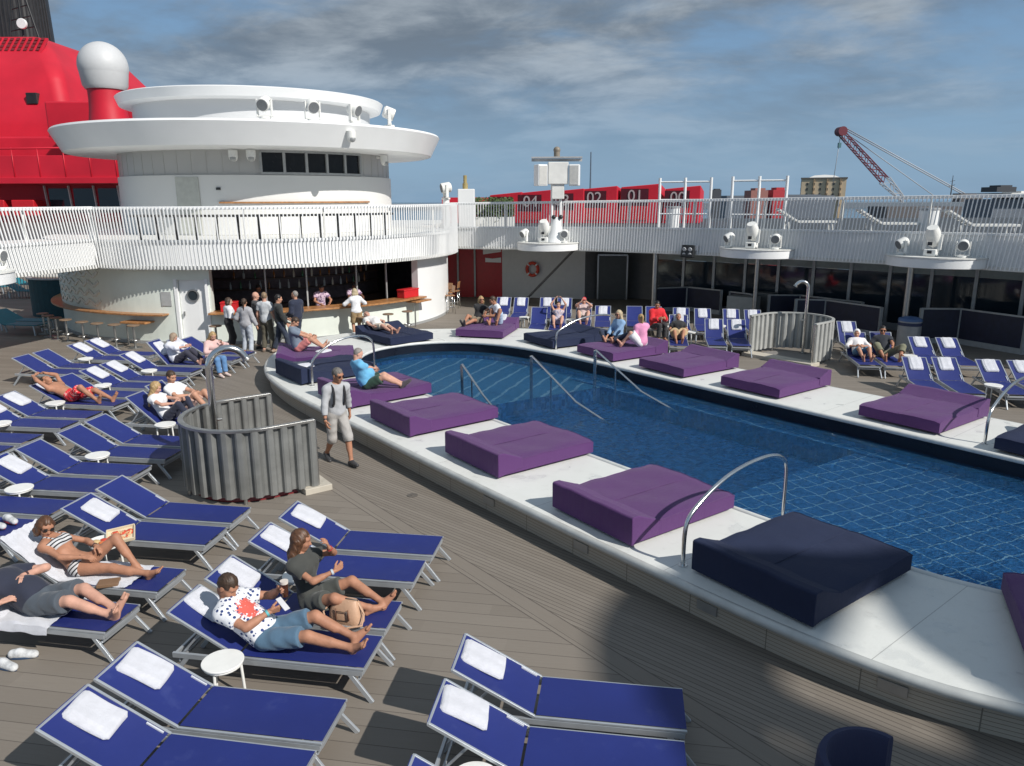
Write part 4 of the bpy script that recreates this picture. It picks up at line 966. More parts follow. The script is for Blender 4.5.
arch_rail('arched steel rail beside the navy daybed at the right edge', (8.2, 12.55), (9.9, 13.9), .95)
# ---- stair handrails in the pool
def stair_rail(label, p0, p1, p2, p3, zb):
    t = thing('pool_handrail', label, 'handrail', (0, 0, 0), 0, 'steel handrails of the pool steps')
    mb = MB(); mb.tube([p0, (p0[0]+.03, p0[1]-.02, p0[2]+.05), p1, p2, p3] if False else [p0, p1, p2, p3], .024, 10); mb.build('rail', CHROME, t)
    for q, f in ((Vector(p0), 0), (Vector(p1).lerp(Vector(p2), .0), 0), (Vector(p1).lerp(Vector(p2), .45), 0)):
        mb = MB(); mb.cyl((q.x, q.y, zb), q, .022, n=10); mb.build('post', CHROME, t)
    return t
stair_rail('steel pool step handrail, leftmost of three, beside the near purple daybed', (-1.16, 16.95, .86), (-1.13, 16.90, .90), (-.62, 16.10, .36), (-.25, 15.55, .06), -.3)
stair_rail('steel pool step handrail in the middle of the three', (.44, 17.52, .94), (.47, 17.47, .97), (1.39, 15.90, .27), (2.02, 14.95, .04), -.3)
stair_rail('steel pool step handrail, farthest right of three, near the far daybeds', (2.02, 18.2, .94), (2.05, 18.15, .97), (2.95, 16.75, .28), (3.6, 15.85, .04), -.3)
# ---- shower enclosures
def enclosure(label, x, y, deg, m, mat_floor, post_m):
    t = thing('shower_screen', label, 'shower screen', (x, y, 0), R(deg), 'corrugated shower screens')
    Rr, A = 1.02, .70; path = [(A, -Rr)]
    path += [(-.0, -Rr)]+[(Rr*math.cos(R(a)), Rr*math.sin(R(a))) for a in range(-96, -270, -6)]+[(0, Rr), (A, Rr)]
    Sx = resample(path, .02); N = pathnormals(Sx); prof = []
    per = 11
    for i, (p, nn) in enumerate(zip(Sx, N)):
        ph = (i % per)/per; o = .5+.5*max(-1, min(1, 2.6*math.sin(2*math.pi*ph)))
        o = (o-.5)*.075; prof.append((p[0]+nn[0]*o, p[1]+nn[1]*o))
    mb = MB(); mb.wall(prof, .10, 1.16, .012); mb.build('corrugated_sheet', m, t)
    mb = MB(); mb.wall([(p[0]-n_[0]*.035, p[1]-n_[1]*.035) for p, n_ in zip(Sx[::3]+[Sx[-1]], N[::3]+[N[-1]])], 1.155, 1.20, .085); mb.build('top_rim', STEEL if m is GALV else GALVL, t, bevel=.006)
    out = [(p[0]*1.0, p[1]) for p in Sx[::3]]
    mb = MB(); mb.prism([(A-.25, -Rr-.10), (A+.20, -Rr-.10), (A+.20, Rr+.10), (A-.25, Rr+.10)], -.01, .095); mb.build('plinth', mat('pale_stone_plinth', (.47, .43, .36), .6), t, bevel=.01)
    mb = MB(); mb.prism([(A-.3, -Rr*.90)]+[(p[0]*.90 if p[0] < 0 else min(p[0], A-.3), p[1]*.90) for p in out if p[0] < A-.3]+[(A-.3, Rr*.90)], .004, .02); mb.build('floor_mat', mat_floor, t)
    for p in (Sx[0], Sx[-1], Sx[len(Sx)//4], Sx[len(Sx)//2], Sx[3*len(Sx)//4]):
        mb = MB(); mb.cyl((p[0], p[1], .0), (p[0], p[1], 1.17), .028, n=12); mb.build('post', post_m, t)
    return t
enclosure('U-shaped dark grey corrugated shower screen between the loungers and the pool', -4.29, 11.9, 36, GALV, REDMAT, STEEL)
enclosure('U-shaped pale corrugated shower screen on the far side of the pool', 8.25, 21.9, 219, GALVL, mat('grey_mat', (.2, .19, .18), .7), CHROME)
def shower_pipe(label, x, y, deg, h=2.1, r=.052, ar=.27, m=CHROME):
    t = thing('shower_pipe', label, 'shower', (x, y, .02), R(deg), 'hooked steel shower pipes')
    pts = [(0, 0, 0), (0, 0, .6), (0, 0, h-ar)]+[(ar-ar*math.cos(R(a)), 0, h-ar+ar*math.sin(R(a))) for a in range(12, 160, 12)]
    mb = MB(); mb.tube(pts, [r]*3+[r]*(len(pts)-3), 16); mb.build('pipe', m, t)
    e = Vector(pts[-1]); e0 = Vector(pts[-2]); mb = MB(); mb.cyl(e, e+(e-e0).normalized()*.04, r*1.15, r*1.25); mb.build('spray_head', STEEL, t)
    mb = MB(); mb.cyl((0, 0, 0), (0, 0, .03), r*2.2); mb.build('flange', STEEL, t)
    mb = MB(); mb.cyl((r, 0, 1.0), (r+.07, 0, 1.0), .022); mb.build('push_button', STEEL, t)
    return t
shower_pipe('thick hooked steel shower pipe rising from the left shower screen', -4.93, 12.05, 24, 2.18, .058, .30)
shower_pipe('hooked steel shower pipe rising from the right shower screen', 8.75, 22.4, 175, 2.15, .05, .19)
# ---- sun loungers
SHARE = {}
def lounger_parts(t, ang):
    key = round(ang)
    if key not in SHARE:
        P = {}; Lf, W, zs = 1.25, .57, .33; LB = .79; c, s = math.cos(R(ang)), math.sin(R(ang))
        mb = MB()
        for q in (-1, 1):
            mb.bar((-.68, q*(W/2-.015), zs-.045), (Lf-.01, q*(W/2-.015), zs-.045), .028, .055)
            mb.bar((.0, q*(W/2-.012), zs-.004), (Lf+.005, q*(W/2-.012), zs-.004), .024, .022)
        for x in (-.66, .28, Lf-.02): mb.bar((x, -W/2+.03, zs-.05), (x, W/2-.03, zs-.05), .03, .04)
        P['frame'] = (mb, ALU)
        mb = MB(); n = 10; V = []; F = []
        for i in range(n+1):
            for j in range(7):
                u = i/n; v = j/6; sag = .030*math.sin(math.pi*u)*(1-(2*v-1)**2)*1.0
                V.append((.012+u*(Lf-.012), -W/2+.022+v*(W-.044), zs+.012-sag))
        for i in range(n):
            for j in range(6): a = i*7+j; F.append((a, a+7, a+8, a+1))
        mb.add(V, F, 0, True); P['seat_sling'] = (mb, SLING)
        mb = MB(); V = []; F = []
        for i in range(n+1):
            for j in range(7):
                u = i/n; v = j/6; sag = .022*math.sin(math.pi*u)*(1-(2*v-1)**2); d = u*LB
                V.append((-.012-d*c+sag*-s, -W/2+.022+v*(W-.044), zs+.014+d*s-sag*c))
        for i in range(n):
            for j in range(6): a = i*7+j; F.append((a, a+1, a+8, a+7))
        mb.add(V, F, 0, True); P['back_sling'] = (mb, SLING)
        mb = MB()
        for q in (-1, 1): mb.bar((0, q*(W/2-.012), zs), (-LB*c, q*(W/2-.012), zs+LB*s), .024, .03)
        mb.bar((-LB*c, -W/2, zs+LB*s), (-LB*c, W/2, zs+LB*s), .022, .022)
        P['back_frame'] = (mb, ALU)
        mb = MB(); f = .55
        for q in (-1, 1): mb.bar((-LB*c*f, q*(W/2-.05), zs+LB*s*f-.01), (-.60, q*(W/2-.05), zs-.05), .018, .022)
        mb.bar((-.60, -W/2+.05, zs-.05), (-.60, W/2-.05, zs-.05), .02, .02); P['back_strut'] = (mb, ALU)
        for k, (x0, x1) in enumerate(((1.10, 1.33), (-.52, -.74))):
            for q in (-1, 1):
                mb = MB(); mb.bar((x0, q*(W/2-.02), zs-.05), (x1, q*(W/2+.005), .0), .045, .028, up=(0, 1, 0)); P['leg%d%d' % (k, q)] = (mb, ALU)
        for k, x in enumerate((1.17, -.59)):
            mb = MB(); mb.bar((x+(.03 if k == 0 else -.03), -W/2+.02, .22), (x+(.03 if k == 0 else -.03), W/2-.02, .22), .02, .03); P['leg_brace%d' % k] = (mb, ALU)
        mb = MB()
        for q in (-1, 1): mb.box((-.02-.10*c, q*(W/2-.045), zs+.025+.10*s), (.16, .014, .012), 0, 0, 0, R(ang)) if q > 0 else None
        P['hinge_cover'] = (mb, mat('pale_hinge', (.55, .57, .62), .4))
        SHARE[key] = {}
        for k, (mb, m) in P.items():
            nm = 'leg' if k.startswith('leg') and 'brace' not in k else ('leg_brace' if 'brace' in k else k)
            o = mb.build(nm, m, t, bevel=.004 if m is ALU else 0, seg=1); SHARE[key][k] = o
    else:
        for k, o in SHARE[key].items():
            c_ = o.copy(); C.objects.link(c_); c_.parent = t
def lounger(label, x, y, deg=-9.5, ang=28, group='blue sun loungers on the deck', m=None):
    t = thing('sun_lounger', label, 'sun lounger', (x, y, 0), R(deg), group); lounger_parts(t, ang); return t
TW = []
def towel_mesh(seed):
    rnd = random.Random(seed); mb = MB(); nx, ny = 26, 24; V = []; F = []
    ph = [rnd.uniform(0, 6.3) for _ in range(8)]
    def pt(i, j, top):
        u = i/nx; v = j/ny; x = (u-.5)*.42; y = (v-.5)*.30
        x += .004*math.sin(v*4+ph[0]); y += .006*math.sin(u*4+ph[2])
        cr_ = max(0, abs(u-.5)*2-.86)/.14*max(0, abs(v-.5)*2-.84)/.16; x -= math.copysign(.016*cr_, u-.5); y -= math.copysign(.014*cr_, v-.5)
        e1 = min(1, min(u, 1-u)*.42/.018); e2 = min(1, min(v, 1-v)*.30/.018); ed = math.sqrt(max(0, 1-(1-e1)**2))*math.sqrt(max(0, 1-(1-e2)**2))
        st_ = .014 if v > .16+.03*math.sin(u*3+ph[5]) else 0.; st2 = .010 if u > .10 else 0.
        z = (.020+st_+st2)*ed+.0025*math.sin(u*7+ph[3]+v*3)+.002*math.sin(v*15+ph[4])
        return (x, y, max(.004, z) if top else .001)
    for i in range(nx+1):
        for j in range(ny+1): V.append(pt(i, j, True))
    k = len(V)
    for i in range(nx+1):
        for j in range(ny+1): V.append(pt(i, j, False))
    for i in range(nx):
        for j in range(ny): a = i*(ny+1)+j; F += [(a, a+ny+1, a+ny+2, a+1), (k+a, k+a+1, k+a+ny+2, k+a+ny+1)]
    ring = [i*(ny+1) for i in range(nx+1)]+[nx*(ny+1)+j for j in range(1, ny+1)]+[i*(ny+1)+ny for i in range(nx-1, -1, -1)]+[j for j in range(ny-1, 0, -1)]
    n = len(ring); F += [(ring[i], k+ring[i], k+ring[(i+1) % n], ring[(i+1) % n]) for i in range(n)]
    mb.add(V, F, 0, True); me = bpy.data.meshes.new('towel'); me.from_pydata(mb.v, [], mb.f); me.materials.append(TOWEL)
    for p in me.polygons: p.use_smooth = True
    bm = bmesh.new(); bm.from_mesh(me); bmesh.ops.recalc_face_normals(bm, faces=bm.faces); bm.to_mesh(me); bm.free()
    return me
for s_ in range(5): TW.append(towel_mesh(s_))
tcount = 0
def towel_on(label, x, y, deg, ang, d=.60, side=0., twist=0., sc=1., wide=1.):
    """folded towel lying on a lounger back, d metres up from the hinge"""
    global tcount
    o = bpy.data.objects.new('towel', TW[tcount % 5]); tcount += 1; C.objects.link(o); side += .075 if y < 22 and x < 2 else 0.; d -= .06
    px, py = lp(-.012-d*math.cos(R(ang))-.018*math.sin(R(ang)), side, (x, y), R(deg)); z = .33+.006+d*math.sin(R(ang))
    M = Matrix.Translation((px, py, z)) @ Matrix.Rotation(R(deg), 4, 'Z') @ Matrix.Rotation(R(ang), 4, 'Y') @ Matrix.Rotation(R(twist), 4, 'Z') @ Matrix.Diagonal((sc, sc*wide, sc, 1))
    o.matrix_world = M; tag(o, label, 'towel', 'folded white towels on loungers'); return o
# (label of lounger, x, y, heading, back angle, towel label or None, towel distance, towel side, twist)
LW = [
 ('blue lounger at the bottom middle with its foot end in the big shadow, farther one', .22, 5.80, -8.5, 28, 'folded white towel on the farther lounger of the bottom middle pair', .60, .0, 4),
 ('towel-topped blue lounger at the bottom middle cut by the lower photo edge', .09, 5.13, -8.5, 28, 'folded white towel on the nearer lounger of the bottom middle pair', .60, .02, 5),
 ('blue lounger of which only a back corner shows at the bottom edge', -.06, 4.25, -9, 28, None, 0, 0, 0),
 ('empty blue lounger at the lower left beside the round table, farther of its pair', -2.72, 5.68, -9, 28, 'folded white towel on the farther lounger at the lower left', .60, 0, 6),
 ('empty blue lounger at the lower left corner, nearest to the viewer on the left', -2.83, 5.06, -9.5, 28, 'folded white towel on the lounger at the lower left corner', .60, 0, 3),
 ('blue lounger under the woman with the tan handbag', -2.47, 7.33, -9.5, 30, 'white towel on the lounger behind the woman with the handbag', .62, .0, 2),
 ('blue lounger under the man in the spotted shirt', -2.57, 6.67, -9.5, 30, 'white towel behind the head of the man in the spotted shirt', .62, .03, -4),
 ('empty blue lounger beyond the couple, the farther of its pair, with a towel', -2.17, 8.94, -8.5, 28, 'folded white towel on the farther lounger beyond the couple', .58, .02, 4),
 ('empty blue lounger just beyond the woman with the handbag, with a towel', -2.32, 8.27, -8.5, 28, 'folded white towel on the lounger directly behind the brown-haired woman', .60, 0, 2),
 ('blue lounger under the woman in the striped bikini', -5.12, 8.10, -10, 35, None, 0, 0, 0),
 ('blue lounger under the man in the navy shirt at the left edge', -5.28, 7.30, -10, 32, None, 0, 0, 0),
 ('empty blue lounger left of the dark shower screen, farther of its pair, without towel', -4.97, 9.92, -9, 28, None, 0, 0, 0),
 ('empty blue lounger with a towel behind the plate of food', -5.06, 9.25, -9, 28, 'folded white towel on the lounger behind the plate of food', .52, 0, 5),
 ('empty blue lounger at the left edge level with the towel behind the food plate', -7.58, 10.19, -9, 28, None, 0, 0, 0),
 ('blue lounger at the left edge with a pair of trainers on its foot end', -7.69, 9.51, -9, 28, None, 0, 0, 0),
 ('empty blue lounger without towel in the left middle, behind one with a towel', -7.18, 11.66, -8, 28, None, 0, 0, 0),
 ('empty blue lounger in the left middle with a towel, next to a round table', -7.30, 10.98, -8, 28, 'folded white towel on the left middle lounger at the photo edge', .55, .04, 3),
 ('empty blue lounger ending behind the dark shower screen', -6.9, 13.17, -9, 28, None, 0, 0, 0),
 ('empty blue lounger beside the one ending behind the dark shower screen, nearer the viewer', -7.0, 12.5, -9, 28, None, 0, 0, 0),
 ('blue lounger under the dark-haired man in the white T-shirt', -6.83, 15.10, -9, 45, None, 0, 0, 0),
 ('blue lounger under the blonde woman beside the man in the white T-shirt', -6.85, 14.40, -9, 40, None, 0, 0, 0),
 ('empty blue lounger at the left edge below the man in red shorts, with towel', -9.69, 14.94, -8, 28, 'white towel on the lounger below the man in red shorts', .60, 0, 4),
 ('empty blue lounger at the left edge with its towel cut by the photo edge', -9.80, 14.27, -8, 28, 'white towel cut by the left photo edge, below the red shorts', .60, .05, 2),
 ('empty blue lounger cut by the left edge behind a small table', -9.97, 13.36, -8, 28, None, 0, 0, 0),
 ('empty blue lounger cut by the left edge, nearer than the one behind a small table', -10.07, 12.69, -8, 28, None, 0, 0, 0),
 ('empty blue lounger hidden behind the man in red shorts', -9.45, 16.58, -10, 28, None, 0, 0, 0),
 ('blue lounger under the man in red swim shorts', -9.58, 15.90, -10, 28, 'wide white towel under the head of the man in red shorts', .62, 0, 2),
 ('empty blue lounger without towel at the far left, farther of the outermost pair', -11.73, 19.52, -9, 28, None, 0, 0, 0),
 ('empty blue lounger without towel at the far left, nearer of the outermost pair', -11.84, 18.85, -9, 28, None, 0, 0, 0),
 ('farther of two towel-topped loungers behind the feet of the man in red shorts', -9.21, 18.04, -9, 28, 'white towel on the farther lounger behind the feet of the man in red shorts', .60, 0, 3),
 ('nearer of two towel-topped loungers behind the feet of the man in red shorts', -9.32, 17.36, -9, 28, 'white towel on the nearer lounger behind the feet of the man in red shorts', .60, 0, 3),
 ('empty blue lounger with towel nearest the bar wall on the far left', -11.3, 21.2, -9, 28, 'white towel on the far left lounger nearest the bar wall', .60, 0, 5),
 ('empty blue lounger with towel second from the bar wall on the far left', -11.41, 20.52, -9, 28, 'white towel on the second lounger from the bar wall, far left', .60, 0, 5),
 ('blue lounger with steep back under the woman in white', -9.05, 19.85, -9, 48, 'white towel on the steep lounger back behind the woman in white', .55, 0, -3),
 ('empty blue lounger with towel in front of the woman in white', -9.27, 19.08, -9, 30, 'white towel on the lounger in front of the woman in white', .60, 0, 3),
 ('blue lounger under the sitting girl in pale pink', -8.75, 20.50, -9, 40, 'white towel behind the heads of the women in white and pink', .62, 0, 0),
 ('empty blue lounger in front of the woman in the black dress', -8.62, 21.25, -9, 30, None, 0, 0, 0),
]
RH = -100
RW = [
 ('blue lounger with towel at the far right, left one of the back pair', 11.38, 20.5, RH, 30, 'white towel on the left lounger of the far right back pair', .62, 0, 0),
 ('blue lounger with towel at the far right, right one of the back pair', 12.08, 20.35, RH, 30, 'white towel on the right lounger of the far right back pair', .62, 0, 0),
 ('blue lounger behind the rightmost purple daybed, left of its pair', 9.72, 17.55, RH, 33, 'white towel on the left lounger behind the rightmost purple daybed', .62, 0, 0),
 ('blue lounger behind the rightmost purple daybed, right of its pair', 10.42, 17.50, RH, 33, 'white towel on the right lounger behind the rightmost purple daybed', .62, 0, 0),
 ('blue lounger near the right edge, left of the pair above the grab rail', 11.43, 17.37, RH, 30, 'white towel on the left lounger above the right edge grab rail', .62, 0, 0),
 ('blue lounger cut by the right edge above the grab rail', 12.12, 17.25, RH, 30, 'white towel on the lounger cut by the right edge above the grab rail', .62, 0, 0),
 ('blue lounger under the boy wrapped in a white towel', 9.53, 20.50, RH, 45, None, 0, 0, 0),
 ('blue lounger under the man in the black shirt and sunglasses', 10.18, 20.38, RH, 48, None, 0, 0, 0),
 ('dark blue lounger in the shade right behind the shower screen', 10.2, 22.6, RH, 42, 'white towel on the shaded lounger behind the shower screen', .62, 0, 0),
 ('blue lounger under the lady with the beige skirt', 5.15, 23.2, RH, 60, 'white towel behind the head of the lady with the beige skirt', .64, 0, 0),
 ('blue lounger with towel left of the right shower screen, left of the front pair', 6.30, 23.28, RH, 40, 'white towel on the left front lounger beside the right shower', .62, 0, 0),
 ('blue lounger with towel left of the right shower screen, right of the front pair', 6.98, 23.16, RH, 40, 'white towel on the right front lounger beside the right shower', .62, 0, 0),
 ('blue lounger in the back row, right behind the lady with the beige skirt', 5.85, 25.95, RH, 38, 'white towel above the head of the lady with the beige skirt', .62, 0, 0),
 ('blue lounger in the back row, second behind the lady with the beige skirt', 6.55, 25.75, RH, 38, 'white towel on the back row lounger right of the beige skirt lady', .62, 0, 0),
 ('blue lounger in the back row left of the second steel column, left one', 7.50, 25.6, RH, 38, 'white towel in the shade left of the second column, left one', .62, 0, 0),
 ('blue lounger in the back row left of the second steel column, right one', 8.18, 25.4, RH, 38, 'white towel in the shade left of the second column, right one', .62, 0, 0),
 ('blue lounger in the far back row behind the couple on the purple daybed, left one', -.35, 28.9, -96, 40, 'white towel on the far back lounger behind the couple, left one', .62, 0, 0),
 ('blue lounger in the far back row behind the couple on the purple daybed, right one', .32, 28.8, -96, 40, 'white towel on the far back lounger behind the couple, right one', .62, 0, 0),
 ('blue lounger in the far back row left of the woman with raised arms', 1.32, 28.6, -96, 42, 'white towel on the far back lounger left of the woman with raised arms', .62, 0, 0),
 ('blue lounger in the far back row behind the woman with raised arms', 1.98, 28.5, -96, 42, 'white towel above the head of the woman with raised arms', .62, 0, 0),
 ('empty blue lounger left of the woman with raised arms, front row', .92, 26.10, -96, 40, None, 0, 0, 0),
 ('blue lounger under the woman with raised arms', 1.60, 26.05, -96, 50, None, 0, 0, 0),
 ('blue lounger under the man in the red cap', 2.55, 26.75, -97, 45, None, 0, 0, 0),
 ('empty blue lounger with towel right of the man in the red cap', 3.22, 26.65, -97, 36, 'white towel on the lounger right of the man in the red cap', .60, 0, 0),
 ('empty blue lounger without towel left of the person in the red jacket', 4.35, 26.7, -98, 34, None, 0, 0, 0),
 ('blue lounger behind the person in the red jacket', 5.02, 26.6, -98, 34, None, 0, 0, 0),
]
for lab, x, y, deg, ang, tl, d, sd, tws in LW+RW:
    lounger(lab, x, y, deg, ang)
    if tl: towel_on(tl, x, y, deg, ang, d, sd, tws, 1. if y < 12 else 1.05, 1.2 if 'wide' in tl else 1.)
# towels lying open under the two sunbathers at the left, and one on a daybed
def spread_towel(label, x, y, deg, ang, x0, x1, w, hang=0.):
    mb = MB(); nx, ny = 40, 22; V = []; F = []; c, s = math.cos(R(ang)), math.sin(R(ang)); rnd = random.Random(int(x*10))
    for i in range(nx+1):
        for j in range(ny+1):
            u = x0+(x1-x0)*i/nx; yy = (j/ny-.5)*w+.02*math.sin(u*4); e = .044+.007*math.sin(u*23+j*.9)+.006*math.sin(j*1.9+u*9)
            if u < 0: P = [u*c, yy, .33-u*s+e]
            else: P = [u, yy, .33+e-.02]
            ov = -.30-yy
            if ov > 0: P[1] = -.30-ov*.25; P[2] -= ov*.95
            V.append(P)
    k = len(V); V += [(p[0], p[1], p[2]-.008) for p in V]
    for i in range(nx):
        for j in range(ny): a = i*(ny+1)+j; F += [(a, a+ny+1, a+ny+2, a+1), (k+a, k+a+1, k+a+ny+2, k+a+ny+1)]
    ring = [i*(ny+1) for i in range(nx+1)]+[nx*(ny+1)+j for j in range(1, ny+1)]+[i*(ny+1)+ny for i in range(nx-1, -1, -1)]+[j for j in range(ny-1, 0, -1)]
    n = len(ring); F += [(ring[i], k+ring[i], k+ring[(i+1) % n], ring[(i+1) % n]) for i in range(n)]
    mb.add(V, F, 0, True); o = mb.build('towel', TOWEL, None, (x, y, 0), R(deg)); tag(o, label, 'towel'); return o
spread_towel('open white towel spread under the woman in the striped bikini', -5.12, 8.10, -10, 35, -.80, .85, .54)
spread_towel('open white towel under the man in the navy shirt, hanging over the lounger side', -5.28, 7.30, -10, 32, -.3, .62, .80)
def small_towel(label, x, y, z, deg, sc):
    global tcount
    o = bpy.data.objects.new('towel', TW[tcount % 5]); tcount += 1; C.objects.link(o); o.location = (x, y, z); o.rotation_euler = (0, 0, R(deg)); o.scale = (sc, sc, sc); tag(o, label, 'towel'); return o
small_towel('white towel lying on the navy daybed behind the walking man', -5.0, 17.75, .40+.272, 38, 1.1)
small_towel('white towel lying on the purple daybed beside the reading man', -4.95, 19.6, .40+.275, 60, .9)
o = small_towel('white towel standing against the headrest of the daybed with the couple', -.32, 24.62, .40+.36, -105, .95); o.rotation_euler = (0, R(35), R(-105))
# dark clothes on the navy daybed
mb = MB(); nx = 14
V = [(.5*(i/nx-.5)+.02*math.sin(j*2.), .34*(j/nx-.5)+.02*math.sin(i*1.3), .012+.045*abs(math.sin(i*.9+j*.5))*math.sin(math.pi*i/nx)*math.sin(math.pi*j/nx)) for i in range(nx+1) for j in range(nx+1)]
F = [(i*(nx+1)+j, (i+1)*(nx+1)+j, (i+1)*(nx+1)+j+1, i*(nx+1)+j+1) for i in range(nx) for j in range(nx)]
mb.add(V, F, 0, True); o = mb.build('folded_jacket', mat('slate_cloth', (.07, .085, .11), .9), None, (-5.25, 18.05, .40+.272), R(20)); o.modifiers.new('thick', 'SOLIDIFY').thickness = .02; tag(o, 'crumpled slate grey jacket on the navy daybed behind the walking man', 'jacket')
# ---- small round white tables
def table(label, x, y):
    return (label, x, y)
TB = [('white round table in front of the man in the spotted shirt', -2.68, 6.21), ('white round table cut by the bottom edge beside the middle loungers', -.28, 4.72), ('white round table half hidden behind the woman with the handbag', -2.42, 7.86),
 ('white round table carrying the plate of food', -5.06, 8.72), ('white round table in the left middle below an empty lounger pair', -6.94, 12.06), ('white round table at the left edge above the striped bikini woman', -7.31, 10.57), ('white round table beside the blonde woman', -6.60, 13.85),
 ('white round table behind the man in red shorts', -9.45, 17.02), ('white round table in front of the man in red shorts', -9.63, 15.45), ('white round table cut by the left edge', -9.80, 13.95), ('white round table beside the far left lounger pair', -11.5, 20.05), ('white round table before the woman in white', -9.09, 18.55)]
def make_table(label, x, y, z=0):
    t = thing('side_table', label, 'side table', (x, y, z), 0, 'small white round tables')
    mb = MB(); mb.cyl((0, 0, .40), (0, 0, .42), .19, n=32); mb.build('table_top', PLASW, t, bevel=.006)
    mb = MB(); mb.tube([(.165*math.cos(R(a)), .165*math.sin(R(a)), .385) for a in range(0, 360, 15)], .014, 8, closed=True); mb.build('rim_ring', PLASW, t)
    for a in (20, 140, 260):
        mb = MB(); mb.cyl((.15*math.cos(R(a)), .15*math.sin(R(a)), .40), (.17*math.cos(R(a)), .17*math.sin(R(a)), 0), .014, n=10); mb.build('leg', PLASW, t)
    return t
tp = make_table(*TB[0])
for l_, x, y in TB[1:]: o = dup(tp, l_, (x, y, 0), random.uniform(0, 3))
for l_, x, y in (('white round table right of the man in the black shirt', 10.75, 20.1), ('white round table between the lounger pairs at the right edge', 10.95, 16.75), ('white round table between the far loungers with towels', 5.75, 24.0), ('white round table left of the woman with raised arms, far row', .45, 27.2), ('white round table between the woman with raised arms and the red cap', 2.1, 26.6), ('white round table left of the woman in light blue', 3.75, 26.1), ('white round table between the back row loungers near the beige skirt lady', 7.0, 25.2), ('white round table right of the person in the red jacket', 5.3, 25.0)):
    dup(tp, l_, (x, y, 0), random.uniform(0, 3))
# ---- bar stools
def stool(label, x, y, h=.74, grp='bar stools along the bar wall'):
    t = thing('bar_stool', label, 'bar stool', (x, y, 0), 0, grp)
    mb = MB(); mb.cyl((0, 0, h-.035), (0, 0, h), .19, n=24); mb.build('seat', SEATW, t, bevel=.01)
    mb = MB(); mb.cyl((0, 0, .02), (0, 0, h-.035), .035); mb.build('pole', STEEL, t)
    mb = MB(); mb.tube([(.15*math.cos(R(a)), .15*math.sin(R(a)), .26) for a in range(0, 360, 20)], .013, 8, closed=True); mb.cyl((-.15, 0, .26), (.15, 0, .26), .012); mb.build('foot_ring', STEEL, t)
    mb = MB(); mb.cyl((0, 0, 0), (0, 0, .025), .21, n=24); mb.build('base', STEEL, t); return t
SEATW = mat('grey_brown_seat', (.22, .15, .10), .5, var=.2)
s0 = None
SL = [(-84, 'right of the bar door, behind the woman in black'), (-69.5, 'behind the reading man'), (-74, 'behind the man in the navy jacket'), (-51.5, 'left of the headrest of the bar daybed'), (-44.5, 'behind the middle of the bar daybed'), (-38.5, 'at the right drink shelf'),
      (-102.5, 'below the left drink shelf'), (-107.5, 'second from the left drink shelf'), (-112.5, 'third from the left drink shelf'), (-117.5, 'fourth from the left drink shelf'), (-124, 'nearest of the far left cluster'), (-129, 'in the middle of the far left cluster'), (-134, 'in the far left cluster beside the booth'), (-139, 'farthest of the far left cluster')]
for a, wh in SL:
    r = 8.25; x = PC[0]+r*math.cos(R(a)); y = PC[1]+r*math.sin(R(a)); lab = 'round bar stool '+wh
    if s0 is None: s0 = stool(lab, x, y)
    else: dup(s0, lab, (x, y, 0))
def chairish(label, x, y, deg):
    t = thing('bar_chair', label, 'bar chair', (x, y, 0), R(deg), 'wooden bar chairs beside the pavilion')
    mb = MB(); mb.box((0, 0, .74), (.38, .38, .035)); mb.build('seat', TEAKD, t, bevel=.01)
    mb = MB(); mb.box((-.18, 0, 1.0), (.03, .38, .28), 0, 0, 0, R(-8)); mb.build('backrest', TEAKD, t, bevel=.01)
    for qx in (-1, 1):
        for qy in (-1, 1):
            mb = MB(); mb.cyl((qx*.15, qy*.15, .73), (qx*.19, qy*.19, 0), .016, n=8); mb.build('leg', CHROME, t)
    mb = MB(); mb.tube([(.17, .17, .25), (.17, -.17, .25), (-.17, -.17, .25), (-.17, .17, .25)], .011, 6, closed=True); mb.build('foot_rail', CHROME, t); return t
c0 = chairish('wooden bar chair with steel legs right of the pavilion pillar, nearest of three', -2.55, 31.0, 200)
dup(c0, 'wooden bar chair with steel legs right of the pavilion pillar, middle of three', (-2.75, 31.9, 0), R(230)); dup(c0, 'wooden bar chair with steel legs right of the pavilion pillar, farthest of three', (-2.45, 32.6, 0), R(170))
# ---- bin
t = thing('litter_bin', 'round grey litter bin with a blue top below the steel column', 'bin', (12.35, 23.3, 0))
mb = MB(); mb.cyl((0, 0, 0), (0, 0, .86), .33, .34, 32); mb.build('body', mat('grey_bin', (.30, .31, .32), .45, .1), t)
mb = MB(); mb.cyl((0, 0, .72), (0, 0, .82), .345, n=32); mb.build('band', mat('navy_band', (.02, .03, .08), .5), t)
mb = MB(); mb.lathe([(0, .99), (.18, .98), (.33, .93), (.35, .86)], n=32); mb.build('lid', mat('blue_lid', (.06, .12, .26), .45), t)
# ---- near navy armchair back cut by the bottom edge
t = thing('armchair', 'round-backed navy armchair cut by the bottom edge at the right', 'armchair', (2.56, 4.64, .06), R(0)); t.scale = (.82, .9, 1.06); ARMC = fabric_material('armchair_navy', (.012, .018, .060), (.018, .026, .080), 500, .7, .05, .2, .05)
mb = MB(); n = 24; V = []; F = []
def back(a, r): return (r*math.sin(a)*.94, .40+r*.62*math.cos(a)-.35)
for i in range(n+1):
    a = -1.9+2.75*i/n; h = .33+.11*max(0., math.cos(a*.75))
    if a > .95: h *= 1
    for r, z in ((.46, .02), (.47, h*.5), (.46, h-.03), (.44, h), (.38, h), (.36, h-.03), (.36, .02)): x, y = back(a, r); V.append((x, y, z+.16))
for i in range(n):
    for k in range(6): a = i*7+k; F.append((a, a+7, a+8, a+1))
F += [tuple(range(7)), tuple(range(n*7, n*7+7))[::-1]]
